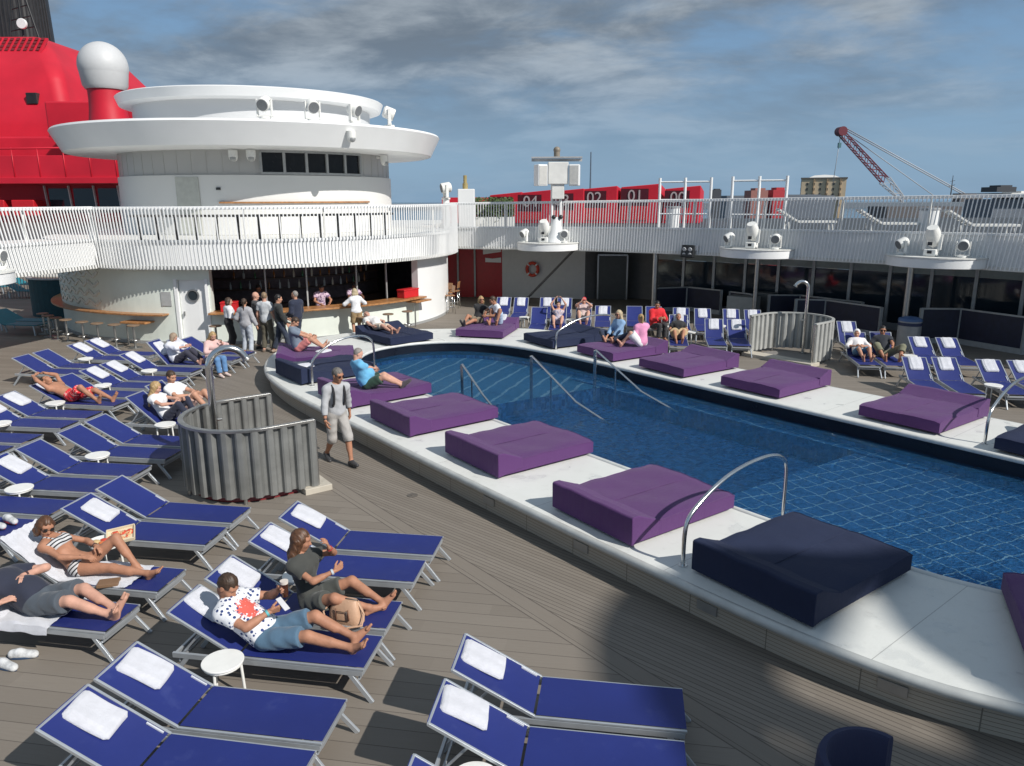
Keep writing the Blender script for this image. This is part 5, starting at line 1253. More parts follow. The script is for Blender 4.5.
mb.add(V, F, 0, True); mb.build('back', ARMC, t, bevel=0)
mb = MB(); mb.cyl((0, .05, .12), (0, .05, .28), .36, n=28); mb.build('seat', ARMC, t, bevel=.03)
for x, y in ((-.28, .25), (.28, .25), (-.28, -.15), (.28, -.15)):
    mb = MB(); mb.cyl((x, y, 0), (x, y, .17), .02); mb.build('leg', STEEL, t)
# ---- deck drain
mb = MB(); mb.cyl((0, 0, .003), (0, 0, .008), .085, n=24); mb.cyl((0, 0, .008), (0, 0, .012), .03, n=16); o = mb.build('deck_drain', mat('drain_metal', (.17, .15, .13), .5, .4), None, (-1.58, 11.25, 0)); tag(o, 'small round metal drain in the deck between the loungers and the pool', 'drain')
# ---- unseen plate added to shade the near right corner, holes shaped as lit patches
SUN = Vector((.614, -.474, .629)).normalized()
blk = thing('shade_blocker', 'unseen added canopy of the ship behind the viewpoint, outside the photo', 'blocker', (0, 0, 0))
CH = 18.; ck = CH/SUN.z
def lift(pts): return [(p[0]+SUN.x*ck, p[1]+SUN.y*ck) for p in pts]
c_out = smoothpath(lift([(1.6, 2.5), (1.0, 5.3), (.82, 6.0), (.78, 6.8), (.90, 7.6), (1.3, 8.35), (2.2, 8.5), (3.0, 8.3), (4.0, 8.6), (5.6, 8.6), (9, 7.3), (9, 2.5)]), 1, True)
c_h1 = smoothpath(lift([(2.35, 6.75), (2.72, 7.25), (3.15, 8.0), (3.55, 8.1), (3.45, 7.5), (3.40, 6.9), (3.85, 5.85), (3.75, 5.45), (3.3, 5.7), (2.9, 6.05), (2.4, 6.35)]), 2, True)
c_h2 = smoothpath(lift([(2.05, 6.0), (2.40, 5.75), (2.42, 5.45), (2.12, 5.6)]), 2, True)
bm = bmesh.new()
for loop in (c_out, c_h1, c_h2):
    vs = [bm.verts.new((p[0], p[1], CH)) for p in loop]
    for i in range(len(vs)): bm.edges.new((vs[i], vs[(i+1) % len(vs)]))
bmesh.ops.triangle_fill(bm, edges=bm.edges[:], use_beauty=True, use_dissolve=False, normal=(0, 0, 1))
me = bpy.data.meshes.new('blocker_plate'); bm.to_mesh(me); bm.free(); me.materials.append(WHITE2); o = link('blocker_plate', me, blk); o.modifiers.new('thick', 'SOLIDIFY').thickness = .25
for a, b in (((20, -16, 0), (20.5, -10.8, 18)), ((27, -15, 0), (25.3, -10.6, 18))):
    mb = MB(); mb.cyl(a, b, .12); mb.build('blocker_post', WHITE2, blk)
# ================================================================== PEOPLE
f32 = np.float32
def nrm(v): v = np.asarray(v, float); return v/max(1e-9, np.linalg.norm(v))
def rcone(P, a, b, ra, rb):
    a = np.asarray(a, f32); b = np.asarray(b, f32); ab = b-a; L2 = max(1e-9, float(ab@ab)); pa = P-a
    t = np.clip(pa@ab/L2, 0, 1); d = pa-t[:, None]*ab
    return np.sqrt((d*d).sum(1))-(ra+(rb-ra)*t)
def ellip(P, c, A, r):
    q = ((P-np.asarray(c, f32))@np.asarray(A, f32).T)/np.asarray(r, f32); k0 = np.sqrt((q*q).sum(1)); q2 = q/np.asarray(r, f32); k1 = np.sqrt((q2*q2).sum(1))+1e-6
    return k0*(k0-1)/k1
def smin(a, b, k):
    h = np.clip(k-np.abs(a-b), 0, None)/k; return np.minimum(a, b)-h*h*k*.25
def ev(P, pr):
    if pr[0] == 'c': return rcone(P, *pr[1:5])
    return ellip(P, *pr[1:4])
def prim_bounds(pr):
    if pr[0] == 'c':
        a, b = np.asarray(pr[1]), np.asarray(pr[2]); r = max(pr[3], pr[4]); return np.minimum(a, b)-r, np.maximum(a, b)+r
    r = max(pr[3]); return np.asarray(pr[1])-r, np.asarray(pr[1])+r
def grow(pr, o):
    if pr[0] == 'c': return ('c', pr[1], pr[2], pr[3]+o, pr[4]+o)
    return ('e', pr[1], pr[2], tuple(x+o for x in pr[3]))
def nets(fn, lo, hi, h):
    """naive surface nets of fn over the box; returns vertices, quads"""
    lo = np.asarray(lo, float)-2.2*h; hi = np.asarray(hi, float)+2.2*h; n = np.maximum(4, np.ceil((hi-lo)/h).astype(int)+1)
    g = [lo[i]+h*np.arange(n[i]) for i in range(3)]
    X = np.stack(np.meshgrid(*g, indexing='ij'), -1).reshape(-1, 3).astype(f32)
    D = fn(X).reshape(n).astype(np.float64); S = D < 0
    cs = np.zeros(n-1, int); acc = np.zeros((*(n-1), 3)); cnt = np.zeros(n-1)
    cr = [np.array(c) for c in ((0, 0, 0), (1, 0, 0), (0, 1, 0), (1, 1, 0), (0, 0, 1), (1, 0, 1), (0, 1, 1), (1, 1, 1))]
    sub = lambda A, c: A[c[0]:c[0]+n[0]-1, c[1]:c[1]+n[1]-1, c[2]:c[2]+n[2]-1]
    for i in range(8):
        for j in range(i+1, 8):
            if np.abs(cr[i]-cr[j]).sum() != 1: continue
            a = sub(D, cr[i]); b = sub(D, cr[j]); x = (a < 0) != (b < 0)
            if not x.any(): continue
            t = np.where(x, a/np.where(x, a-b, 1), 0); p = cr[i]+t[..., None]*(cr[j]-cr[i]); acc += np.where(x[..., None], p, 0); cnt += x
    act = cnt > 0; idx = -np.ones(n-1, int); idx[act] = np.arange(act.sum())
    base = np.stack(np.nonzero(act), -1); V = lo+h*(base+acc[act]/cnt[act][:, None])
    Q = []
    for ax in range(3):
        a = [slice(None)]*3; b = [slice(None)]*3; a[ax] = slice(0, -1); b[ax] = slice(1, None); x = S[tuple(a)] != S[tuple(b)]; flip = S[tuple(a)]
        u, v = (ax+1) % 3, (ax+2) % 3; I = np.stack(np.nonzero(x), -1); I = I[(I[:, u] > 0) & (I[:, v] > 0) & (I[:, u] < n[u]-1) & (I[:, v] < n[v]-1)]
        if not len(I): continue
        eu = np.eye(3, dtype=int)[u]; evv = np.eye(3, dtype=int)[v]
        q = np.stack([idx[tuple((I-d).T)] for d in (eu*0, eu, eu+evv, evv)], 1); fl = flip[tuple(I.T)]
        q[~fl] = q[~fl][:, ::-1]; Q.append(q)
    Q = np.concatenate(Q) if Q else np.zeros((0, 4), int); Q = Q[(Q >= 0).all(1)]
    return V, Q
def field(prims, k):
    def f(P):
        d = None
        for pr in prims:
            if callable(pr): continue
            e = ev(P, pr); d = e if d is None else smin(d, e, k)
        return d
    return f
def bounds(prims):
    B = [prim_bounds(p) for p in prims]; return np.min([b[0] for b in B], 0), np.max([b[1] for b in B], 0)
def ik(a, t, l1, l2, pole):
    a = np.asarray(a, float); t = np.asarray(t, float); d = t-a; L = np.linalg.norm(d); u = d/max(L, 1e-6)
    L = min(L, (l1+l2)*.995); x = (l1*l1-l2*l2+L*L)/(2*L); h = math.sqrt(max(0, l1*l1-x*x))
    p = np.asarray(pole, float); p = p-u*(p@u); p = nrm(p) if np.linalg.norm(p) > 1e-6 else np.array([0, 0, 1.])
    return a+u*x+p*h, a+u*L
SKINS = {}
def skin(c): return mat('skin_%d' % int(c*100), {1: (.46, .245, .165), 2: (.38, .185, .115), 3: (.52, .29, .215), 4: (.33, .15, .085), 5: (.12, .055, .035)}[c], .58, var=.14, vscale=11, spec=.3, bump=.25, bscale=45)
def eye_m(): return mat('eye_dark', (.06, .045, .04), .2)
def lip_m(): return mat('lip', (.36, .13, .11), .45)
def cloth(name, col, rough=.85, bump=.6): return mat('cloth_'+name, col, rough, var=.10, vscale=7, bump=bump, bscale=16, sheen=.15)
def pattern_shirt():
    g = NG('spotted_shirt'); v = g.obj()
    vo = g.n('ShaderNodeTexVoronoi'); vo.inputs['Scale'].default_value = 22; vo.inputs['Randomness'].default_value = .75; g.lk(v, vo.inputs['Vector'])
    dot = g.math('LESS_THAN', vo.outputs['Distance'], .33); col = g.mix(dot, (.72, .73, .76), (.03, .055, .17))
    X, Y, Z = g.xyz(v); dx = g.math('SUBTRACT', X, PATX[0]); dy = g.math('SUBTRACT', Y, PATX[1]); dz = g.math('SUBTRACT', Z, PATX[2])
    rr = g.math('SQRT', g.math('ADD', g.math('ADD', g.math('MULTIPLY', dx, dx), g.math('MULTIPLY', dy, dy)), g.math('MULTIPLY', dz, dz)))
    rr = g.math('ADD', rr, g.math('MULTIPLY', g.math('SUBTRACT', g.noise(v, 26, 4, .7), .5), .30)); red = g.math('LESS_THAN', rr, .11)
    g.lk(g.mix(red, col, (.58, .10, .075)), g.b.inputs['Base Color']); g.b.inputs['Roughness'].default_value = .85; g.bump(g.noise(v, 14, 4), .5, .02); return g.m
def stripe_cloth(name, c0, c1, sc, dirv=(1, 0, 0), duty=.5):
    if 'cloth_'+name in MATS: return MATS['cloth_'+name]
    g = NG('cloth_'+name); v = g.obj(); X, Y, Z = g.xyz(v)
    q = g.math('ADD', g.math('ADD', g.math('MULTIPLY', X, dirv[0]*sc), g.math('MULTIPLY', Y, dirv[1]*sc)), g.math('MULTIPLY', Z, dirv[2]*sc))
    g.lk(g.mix(g.math('LESS_THAN', g.math('FRACT', q), duty), c0, c1), g.b.inputs['Base Color']); g.b.inputs['Roughness'].default_value = .8; return g.m
def blotch_cloth(name, c0, c1, sc, th=.5):
    if 'cloth_'+name in MATS: return MATS['cloth_'+name]
    g = NG('cloth_'+name); v = g.obj(); g.lk(g.mix(g.math('GREATER_THAN', g.noise(v, sc, 2), th), c0, c1), g.b.inputs['Base Color']); g.b.inputs['Roughness'].default_value = .85; return g.m

def hand_prims(w, d, pn, S, curl, side, spread=.0):
    """w wrist, d pointing direction, pn palm normal, side +1 left hand / -1 right; returns primitives"""
    d = nrm(d); pn = np.asarray(pn, float); pn = nrm(pn-d*(pn@d)); l = np.cross(pn, d)*side  # towards the thumb
    pr = []; w = np.asarray(w, float); hs = S
    offs = (.030, .011, -.009, -.028); lens = (.072, .080, .074, .058); kn = (.086, .090, .086, .078)
    for o, L, k in zip(offs, lens, kn):
        base = w+d*.012*hs+l*o*.55*hs; K = w+d*k*hs+l*o*hs
        pr.append(('c', base, K, .0145*hs, .0115*hs))
        a = K; ang = 0; seg = (L*.45, L*.32, L*.26); cu = curl*(1+.25*(o < 0)); rad = (.0098, .0090, .0080)
        for s_, r_, c_ in zip(seg, rad, (.9, 1.1, .7)):
            ang += cu*c_; dirn = d*math.cos(ang)+pn*math.sin(ang)+l*o*spread; b = a+nrm(dirn)*s_*hs
            pr.append(('c', a, b, r_*hs, r_*.93*hs)); a = b
    t0 = w+d*.022*hs+l*.022*hs; t1 = t0+(l*.62+d*.62+pn*.35)*.042*hs; t2 = t1+nrm(l*.25+d*.9+pn*(.3+curl*.4))*.030*hs; t3 = t2+nrm(l*.02+d*.9+pn*(.3+curl*.8))*.026*hs
    pr += [('c', t0, t1, .0150*hs, .0118*hs), ('c', t1, t2, .0112*hs, .0100*hs), ('c', t2, t3, .0100*hs, .0085*hs)]
    return pr
class Person:
    def __init__(s, label, loc, rz, pose, h=1.75, female=False, skin_c=1, vox=.014, belly=0., build_=1., group=None):
        s.label = label; s.loc = loc; s.rz = rz; s.S = h/1.75; s.fem = female; s.vox = vox; s.skin = skin(skin_c); s.kids = []; s.p = pose; s.group = group; s.belly = belly; s.bw = build_
        s.solve()
    def solve(s):
        S, p = s.S, s.p; b = s.bw
        pel = np.asarray(p['pel'], float); sp = nrm(p['spine']); fw = np.asarray(p['fwd'], float); fw = nrm(fw-sp*(fw@sp)); lf = np.cross(sp, fw)
        # pelvis has its own axis (may differ from the thorax)
        psp = nrm(p.get('pspine', p['spine'])); pfw = np.asarray(p.get('pfwd', p['fwd']), float); pfw = nrm(pfw-psp*(pfw@psp)); plf = np.cross(psp, pfw)
        waist = pel+psp*.14*S; neck = waist+sp*.36*S
        chest = waist+sp*.20*S
        A = np.stack([lf, fw, sp]); PA = np.stack([plf, pfw, psp])
        shw = (.155 if s.fem else .178)*S; hw = (.098 if s.fem else .092)*S
        T = []
        hipw = (.172 if s.fem else .158)*S*b
        T.append(('e', pel+psp*.02*S, PA, (hipw, .115*S*b, .125*S)))
        T.append(('e', waist+sp*.02*S+fw*s.belly*.5, A, ((.128 if s.fem else .142)*S*b, (.095*S*b+s.belly), .16*S)))
        T.append(('e', chest+sp*.02*S, A, ((.142 if s.fem else .162)*S*b, .108*S*b, .18*S)))
        sh = {}
        for q, n_ in ((1, 'L'), (-1, 'R')): sh[n_] = neck-sp*.055*S+lf*q*shw+fw*p.get('shf', 0.)*S
        T.append(('c', sh['L']-lf*.02*S, sh['R']+lf*.02*S, .058*S, .058*S)); T.append(('c', neck-sp*.02*S, sh['L'], .055*S, .045*S)); T.append(('c', neck-sp*.02*S, sh['R'], .055*S, .045*S))
        if s.fem:
            for q in (1, -1): T.append(('e', chest+sp*.03*S+fw*.085*S+lf*q*.072*S, A, (.062*S, .058*S, .064*S)))
        s.torso = T; s.neckp = neck; s.A = A; s.PA = PA; s.pel = pel; s.waist = waist; s.chest = chest; s.sp = sp; s.fw = fw; s.lf = lf; s.psp = psp; s.sh = sh
        s.arm = {}; s.leg = {}; s.handp = {}; s.footp = {}
        for q, n_ in ((1, 'L'), (-1, 'R')):
            e, w = ik(sh[n_], p['wr'+n_], .285*S, .255*S, p.get('el'+n_, -fw-sp*.3+lf*q*.6))
            f = .86 if s.fem else 1.
            s.arm[n_] = [('c', sh[n_], e, .052*S*f*b, .039*S*f), ('c', e, w, .041*S*f, .027*S*f), ('c', e+(w-e)*.12, e+(w-e)*.4, .043*S*f, .040*S*f)]
            s.arm[n_+'pts'] = (sh[n_], e, w)
            hd = p.get('hd'+n_, w-e); hn = p.get('hn'+n_, -lf*q)
            s.handp[n_] = hand_prims(w-nrm(w-e)*.01, hd, hn, S*(.93 if s.fem else 1.02), p.get('curl'+n_, .35), q)
            hip = pel-psp*.03*S+plf*q*hw
            k, a = ik(hip, p['an'+n_], .43*S, .425*S, p.get('kn'+n_, pfw))
            td = nrm(p.get('to'+n_, pfw))
            s.leg[n_] = [('c', hip, k, (.088 if s.fem else .084)*S*b, .054*S), ('c', k, a, .053*S, .036*S)]
            sd = nrm(a-k); back = td-sd*(td@sd); back = -nrm(back) if np.linalg.norm(back) > .1 else np.zeros(3)
            s.leg[n_].append(('c', k+(a-k)*.10+back*.012*S, k+(a-k)*.52+back*.016*S, .050*S, .045*S))
            s.leg[n_+'pts'] = (hip, k, a)
            dn = nrm(sd-td*(sd@td)) if np.linalg.norm(sd-td*(sd@td)) > .1 else -psp
            heel = a-td*.045*S+dn*.045*S; ball = a+td*.135*S+dn*.058*S; sidev = np.cross(dn, td)
            F = [('c', a, heel, .036*S, .032*S), ('c', a+dn*.01*S, ball, .038*S, .026*S), ('c', heel, ball, .030*S, .026*S)]
            toes = []
            for i in range(5):
                o = (i-2)*.0185*S*q*-1; st = ball+sidev*o; L = (.055, .050, .046, .040, .034)[i] if True else .04
                toes.append(('c', st, st+td*L*S*(1. if i else 1.05)+dn*.004, (.0155 if i == 0 else .0115)*S, (.0135 if i == 0 else .0095)*S))
            s.footp[n_] = (F, toes, td, dn, heel, ball, a)
        # head
        hf = nrm(p.get('face', fw)); hu = np.asarray(p.get('hup', sp*.6+np.array([0, 0, .4])), float); hu = nrm(hu-hf*(hu@hf)); hl = np.cross(hu, hf)
        s.hf, s.hu, s.hl = hf, hu, hl; hc = neck+nrm(sp*.75+hu*.5)*.135*S+hu*.055*S+hf*.022*S; s.hc = hc; s.HA = np.stack([hl, hf, hu])
        L = lambda l, f, u: hc+(hl*l+hf*f+hu*u)*S
        s.L = L
        s.neckpr = [('c', neck-sp*.03*S, L(0, -.018, -.075), .054*S*(.88 if s.fem else 1.), .050*S*(.86 if s.fem else 1.))]
        s.headpr = [('e', L(0, -.005, .02), s.HA, (.076*S, .096*S, .098*S)), ('e', L(0, .03, -.055), s.HA, (.058*S, .066*S, .066*S)), ('e', L(0, .052, -.098), s.HA, (.030*S, .028*S, .024*S)),
                    ('e', L(0, .072, .030), s.HA, (.056*S, .020*S, .018*S)), ('e', L(.036, .066, -.028), s.HA, (.026*S, .024*S, .026*S)), ('e', L(-.036, .066, -.028), s.HA, (.026*S, .024*S, .026*S))]
        s.nose = [('c', L(0, .088, .012), L(0, .112, -.030), .0085*S, .0125*S), ('c', L(.010, .098, -.036), L(-.010, .098, -.036), .0095*S, .0095*S)]
        s.ears = [('e', L(.076, -.008, -.012), s.HA, (.011*S, .021*S, .032*S)), ('e', L(-.076, -.008, -.012), s.HA, (.011*S, .021*S, .032*S))]
        s.lipspr = [('c', L(.020, .084, -.062), L(0, .095, -.060), .0060*S, .0085*S), ('c', L(-.020, .084, -.062), L(0, .095, -.060), .0060*S, .0085*S), ('c', L(.015, .084, -.071), L(-.015, .084, -.071), .0075*S, .0075*S)]
        s.eyes = [L(.031, .080, .004), L(-.031, .080, .004)]
    def cat(s, parts, mats):
        V = []; F = []; MI = []; o = 0
        for (v, q, mi) in parts:
            V.append(v); F.append(q+o); MI.append(mi if isinstance(mi, np.ndarray) else np.full(len(q), mi)); o += len(v)
        V = np.concatenate(V); F = np.concatenate(F); MI = np.concatenate(MI)
        me = bpy.data.meshes.new('body'); me.from_pydata(V.tolist(), [], F.tolist()); me.polygons.foreach_set('material_index', MI.astype(np.int32)); me.polygons.foreach_set('use_smooth', np.ones(len(F), bool))
        for m in mats: me.materials.append(m)
        me.update(); return me
    def make(s, barefoot=True, bodyskip=(), brow=(.06, .04, .03)):
        S = s.S; vx = s.vox; fine = vx <= .015
        body = s.torso+s.neckpr+s.arm['L']+s.arm['R']+s.leg['L']+s.leg['R']+s.footp['L'][0]+s.footp['R'][0]
        # one continuous body: limbs joined smoothly with a small blending radius
        def bf(P):
            d = field(s.torso, .07*S)(P)
            d = smin(d, field(s.neckpr, .02)(P), .04*S)
            for n_ in 'LR':
                d = smin(d, field(s.arm[n_], .02*S)(P), .035*S); lg = field(s.leg[n_], .03*S)(P); lg = smin(lg, field(s.footp[n_][0], .02*S)(P), .02*S)
                d = smin(d, lg, .035*S)
            return d
        parts = []; lo, hi = bounds(body); v, q = nets(bf, lo, hi, vx); parts.append((v, q, 0))
        hv = .0055 if fine else .009
        def hfn(P):
            d = field(s.headpr, .03*S)(P); d = smin(d, field(s.nose, .01*S)(P), .014*S); d = smin(d, field(s.ears, .01)(P), .008*S); d = smin(d, field(s.neckpr, .01)(P), .03*S)
            if fine:
                d = smin(d, field(s.lipspr, .006*S)(P), .008*S)
                for e in s.eyes:
                    sock = np.sqrt(((P-np.asarray(e+s.hf*.016*S, f32))**2).sum(1))-.016*S; d = np.maximum(d, -sock)
                    d = np.minimum(d, np.sqrt(((P-np.asarray(e-s.hf*.004*S, f32))**2).sum(1))-.0125*S)
            return d
        lo, hi = bounds(s.headpr+s.nose+s.ears); v, q = nets(hfn, lo-np.array([.0, .0, .02]), hi, hv); cen = v[q].mean(1); mi = np.zeros(len(q), int)
        for e in s.eyes:
            d = np.linalg.norm(cen-(e+s.hf*.008*S), axis=1); mi[d < (.0105*S)] = 1
            r_ = cen-(e+s.hu*.021*S); bm_ = (np.abs(r_@s.hl) < .018*S) & (np.abs(r_@s.hu) < .0045*S) & (r_@s.hf > -.01); mi[bm_] = 3
        lp_ = cen-s.L(0, .09, -.066); mi[(np.abs(lp_@s.hl) < .024*S) & (np.abs(lp_@s.hu) < .0085*S) & (lp_@s.hf > -.012)] = 2
        parts.append((v, q, mi))
        for n_ in 'LR':
            pr = s.handp[n_]; lo, hi = bounds(pr); v, q = nets(field(pr, .007*S), lo, hi, .0042 if fine else .0065); parts.append((v, q, 0))
            if barefoot and fine:
                F, T, *_ = s.footp[n_]; fn = lambda P: smin(field(F, .02*S)(P), field(T, .003)(P), .010); lo, hi = bounds(F+T); v, q = nets(fn, lo, hi, .0055); parts.append((v, q, 0))
        me = s.cat(parts, [s.skin, eye_m(), lip_m(), mat('brow_%d' % int(brow[0]*100), brow, .8)])
        o = bpy.data.objects.new('person', me); C.objects.link(o); o.location = s.loc; o.rotation_euler = (0, 0, s.rz); tag(o, s.label, 'person', s.group); s.o = o
        sm = o.modifiers.new('smooth', 'SMOOTH'); sm.factor = .35; sm.iterations = 2
        return s
    def part(s, name, fn, lo, hi, m, vox=None, smooth=2):
        v, q = nets(fn, lo, hi, vox or s.vox)
        if not len(q): return None
        me = s.cat([(v, q, 0)], [m]); me.name = name; o = link(name, me, s.o)
        if smooth: sm = o.modifiers.new('smooth', 'SMOOTH'); sm.factor = .4; sm.iterations = smooth
        return o
    # ---- clothing
    def folds(s, P, amp):
        return amp*(np.sin(P[:, 0]*29+P[:, 2]*21+1.5*np.sin(P[:, 1]*13))*np.sin(P[:, 1]*24-P[:, 2]*19)+.6*np.sin(P[:, 2]*47+P[:, 0]*33+2*np.sin(P[:, 1]*17)))
    def top(s, m, sleeve=.55, off=.014, hem=-.04, name='shirt', neck=.055, strap=None, fold=.0036, flare=0.):
        S = s.S; T = [grow(p, off*S) for p in s.torso]
        def fn(P):
            d = field(T, .07*S)(P)
            for n_ in 'LR':
                a, e, w = s.arm[n_+'pts']
                if sleeve > 0:
                    if sleeve <= 1:
                        c = rcone(P, a, a+(e-a)*sleeve, .056*S*s.bw+off*S, .045*S+off*S+.010); ax = nrm(e-a); cut = (P-np.asarray(a+(e-a)*sleeve, f32))@np.asarray(ax, f32); c = np.maximum(c, cut)
                    else:
                        c = rcone(P, a, e, .055*S+off*S, .045*S+off*S); f2 = sleeve-1; b = e+(w-e)*f2; c2 = rcone(P, e, b, .046*S+off*S, .036*S+off*S); ax = nrm(w-e); c2 = np.maximum(c2, (P-np.asarray(b, f32))@np.asarray(ax, f32)); c = smin(c, c2, .02)
                    d = smin(d, c, .03*S)
            d = d+s.folds(P, fold)
            rel = P-np.asarray(s.neckp, f32); d = np.maximum(d, rel@np.asarray(s.sp, f32)-neck*S-.012*S-.35*(np.abs(rel@np.asarray(s.lf, f32)))*0)
            if strap is None:
                col = rcone(P, s.neckp-s.sp*.045*S, s.L(0, -.018, -.06), .071*S, .075*S); d = np.maximum(d, -col)
            if strap is not None: d = np.maximum(d, rel@np.asarray(s.sp, f32)-strap*S)
            rp = P-np.asarray(s.pel, f32); d = np.maximum(d, -(rp@np.asarray(s.psp, f32))+hem*S)
            return d
        pr = T+([grow(x, off+.02) for n_ in 'LR' for x in s.arm[n_][:(1 if sleeve <= 1 else 2)]] if sleeve > 0 else [])
        lo, hi = bounds(pr); return s.part(name, fn, lo, hi, m)
    def bottom(s, m, leg=.9, off=.014, rise=.10, name='trousers', wide=.012, fold=.0034):
        """leg: fraction of thigh (<=1) or 1+fraction of shin"""
        S = s.S; T = [grow(p, off*S) for p in s.torso[:2]]
        def fn(P):
            d = T and field(T, .05*S)(P); rp = P-np.asarray(s.pel, f32); d = np.maximum(d, rp@np.asarray(s.psp, f32)-rise*S)
            for n_ in 'LR':
                h, k, a = s.leg[n_+'pts']; r0 = (.090 if s.fem else .086)*S*s.bw+off*S
                if leg <= 1:
                    b = h+(k-h)*leg; c = rcone(P, h, b, r0, (r0+(.056*S+off*S+wide-r0)*leg)+wide*.5); ax = nrm(k-h); c = np.maximum(c, (P-np.asarray(b, f32))@np.asarray(ax, f32))
                else:
                    c = rcone(P, h, k, r0, .058*S+off*S+wide*.5); b = k+(a-k)*(leg-1); c2 = rcone(P, k, b, .058*S+off*S+wide*.5, .046*S+off*S+wide); ax = nrm(a-k); c2 = np.maximum(c2, (P-np.asarray(b, f32))@np.asarray(ax, f32)); c = smin(c, c2, .03*S)
                d = smin(d, c, .03*S)
            return d+s.folds(P, fold)
        pr = T+[grow(x, off+wide+.01) for n_ in 'LR' for x in s.leg[n_][:2]]; lo, hi = bounds(pr); return s.part(name, fn, lo, hi, m)
    def dress(s, m, leg=.9, name='dress', off=.016, strap=-.05):
        S = s.S; T = [grow(p, off*S) for p in s.torso]
        def fn(P):
            d = field(T, .07*S)(P); rel = P-np.asarray(s.neckp, f32); d = np.maximum(d, rel@np.asarray(s.sp, f32)-strap*S)
            c = None
            for n_ in 'LR':
                h, k, a = s.leg[n_+'pts']
                if leg <= 1: b = h+(k-h)*leg; e = rcone(P, h, b, .10*S, .09*S); e = np.maximum(e, (P-np.asarray(b, f32))@np.asarray(nrm(k-h), f32))
                else:
                    b = k+(a-k)*(leg-1); e = smin(rcone(P, h, k, .10*S, .09*S), np.maximum(rcone(P, k, b, .09*S, .10*S), (P-np.asarray(b, f32))@np.asarray(nrm(a-k), f32)), .05)
                c = e if c is None else smin(c, e, .16*S)
            return smin(d, c, .05*S)+s.folds(P, .003)
        pr = T+[grow(x, .04) for n_ in 'LR' for x in s.leg[n_][:2]]; lo, hi = bounds(pr); return s.part(name, fn, lo, hi, m)
    def shoes(s, m, name='shoe', off=.010, sole=None):
        for n_ in 'LR':
            F, T, td, dn, heel, ball, a = s.footp[n_]; S = s.S
            pr = [('c', a+dn*.012*S, heel, .042*S, .040*S), ('c', a+dn*.02*S+td*.02*S, ball, .045*S, .036*S), ('c', heel, ball+td*.045*S, .036*S, .034*S)]
            lo, hi = bounds(pr); fn = field(pr, .02*S)
            o = s.part(name, fn, lo, hi, m, max(.009, s.vox*.7))
    def hair(s, m, style='short', length=.25, noise=.004):
        S = s.S; L = s.L; pr = [('e', L(0, -.014, .030), s.HA, (.083*S, .100*S, .102*S))]
        cutn = {'short': (.80, -.60, .030), 'long': (.80, -.60, .030), 'thin': (.9, -.43, -.02), 'bob': (.85, -.52, .035)}[style]
        nv = np.asarray(s.hf*cutn[0]+s.hu*cutn[1], f32); c0 = np.asarray(s.hc, f32); ch = []
        if style in ('long', 'bob'):
            base = L(0, -.075, .0); dwn = nrm(np.asarray(s.p.get('hairdir', -s.hu*.6-s.hf*.25+np.array([0, 0, -.5])), float))
            for q in (-1, -.5, 0, .5, 1):
                b0 = L(.060*q, -.055+.02*abs(q), .01); b1 = b0+(dwn+s.hl*q*.12-s.hf*.05)*length*.5*S; b2 = b1+dwn*length*.5*S+s.hl*q*.01
                ch += [('c', b0, b1, .040*S, .042*S), ('c', b1, b2, .042*S, .020*S)]
            for q in (-1, 1): ch += [('c', L(.072*q, .02, .03), L(.080*q, .005, -.09), .018*S, .020*S)]
        def fn(P):
            d = field(pr, .01)(P); rel = P-c0; fcut = rel@nv-cutn[2]*S; d = np.maximum(d, fcut)
            low = -(rel@np.asarray(s.hu, f32))-(.085*S if style != 'thin' else .06*S); d = np.maximum(d, low)
            if ch: d = smin(d, field(ch, .04)(P), .04)
            ax = rel@np.asarray(s.hl, f32); fz = rel@np.asarray(s.hf, f32); uz = rel@np.asarray(s.hu, f32); return d+noise*.7*(np.sin(ax*150+uz*18+2*np.sin(uz*30))*.7+.5*np.sin(ax*330+fz*140+uz*25)+.3*np.sin(uz*90+fz*60))
        lo, hi = bounds(pr+ch); return s.part('hair', fn, lo, hi, m, .007 if s.vox <= .015 else .010, 1)
    def ponytail(s, m, L_=.35):
        S = s.S; b0 = s.L(0, -.105, .05); pr = [('c', s.L(0, -.09, .05), s.L(0, -.135, .03), .03*S, .03*S), ('c', s.L(0, -.135, .03), s.L(0, -.14, .03)+np.array([0, 0, -1])*L_*S, .032*S, .012*S)]
        lo, hi = bounds(pr); return s.part('ponytail', field(pr, .02), lo, hi, m, .009)
    def glasses(s, m=None):
        S = s.S; mb = MB(); m = m or mat('black_sunglasses', (.012, .012, .014), .12)
        for q in (1, -1):
            c = Vector(s.L(.034*q, .094, .004)); M = Matrix((( *s.hl, ), (*s.hf,), (*s.hu,))).transposed()
            V = [c+M @ Vector((.029*S*math.cos(R(a)), -.006*abs(math.cos(R(a)))*S, .022*S*math.sin(R(a)))) for a in range(0, 360, 24)]; n = len(V); V2 = [v+M @ Vector((0, .006*S, 0)) for v in V]
            mb.add(V+V2, [(i, (i+1) % n, n+(i+1) % n, n+i) for i in range(n)]+[tuple(range(n))[::-1], tuple(range(n, 2*n))])
            mb.cyl(s.L(.062*q, .086, .008), s.L(.080*q, -.005, .006), .0035*S, n=6)
        mb.cyl(s.L(.012, .100, .008), s.L(-.012, .100, .008), .004*S, n=6); return mb.build('sunglasses', m, s.o)
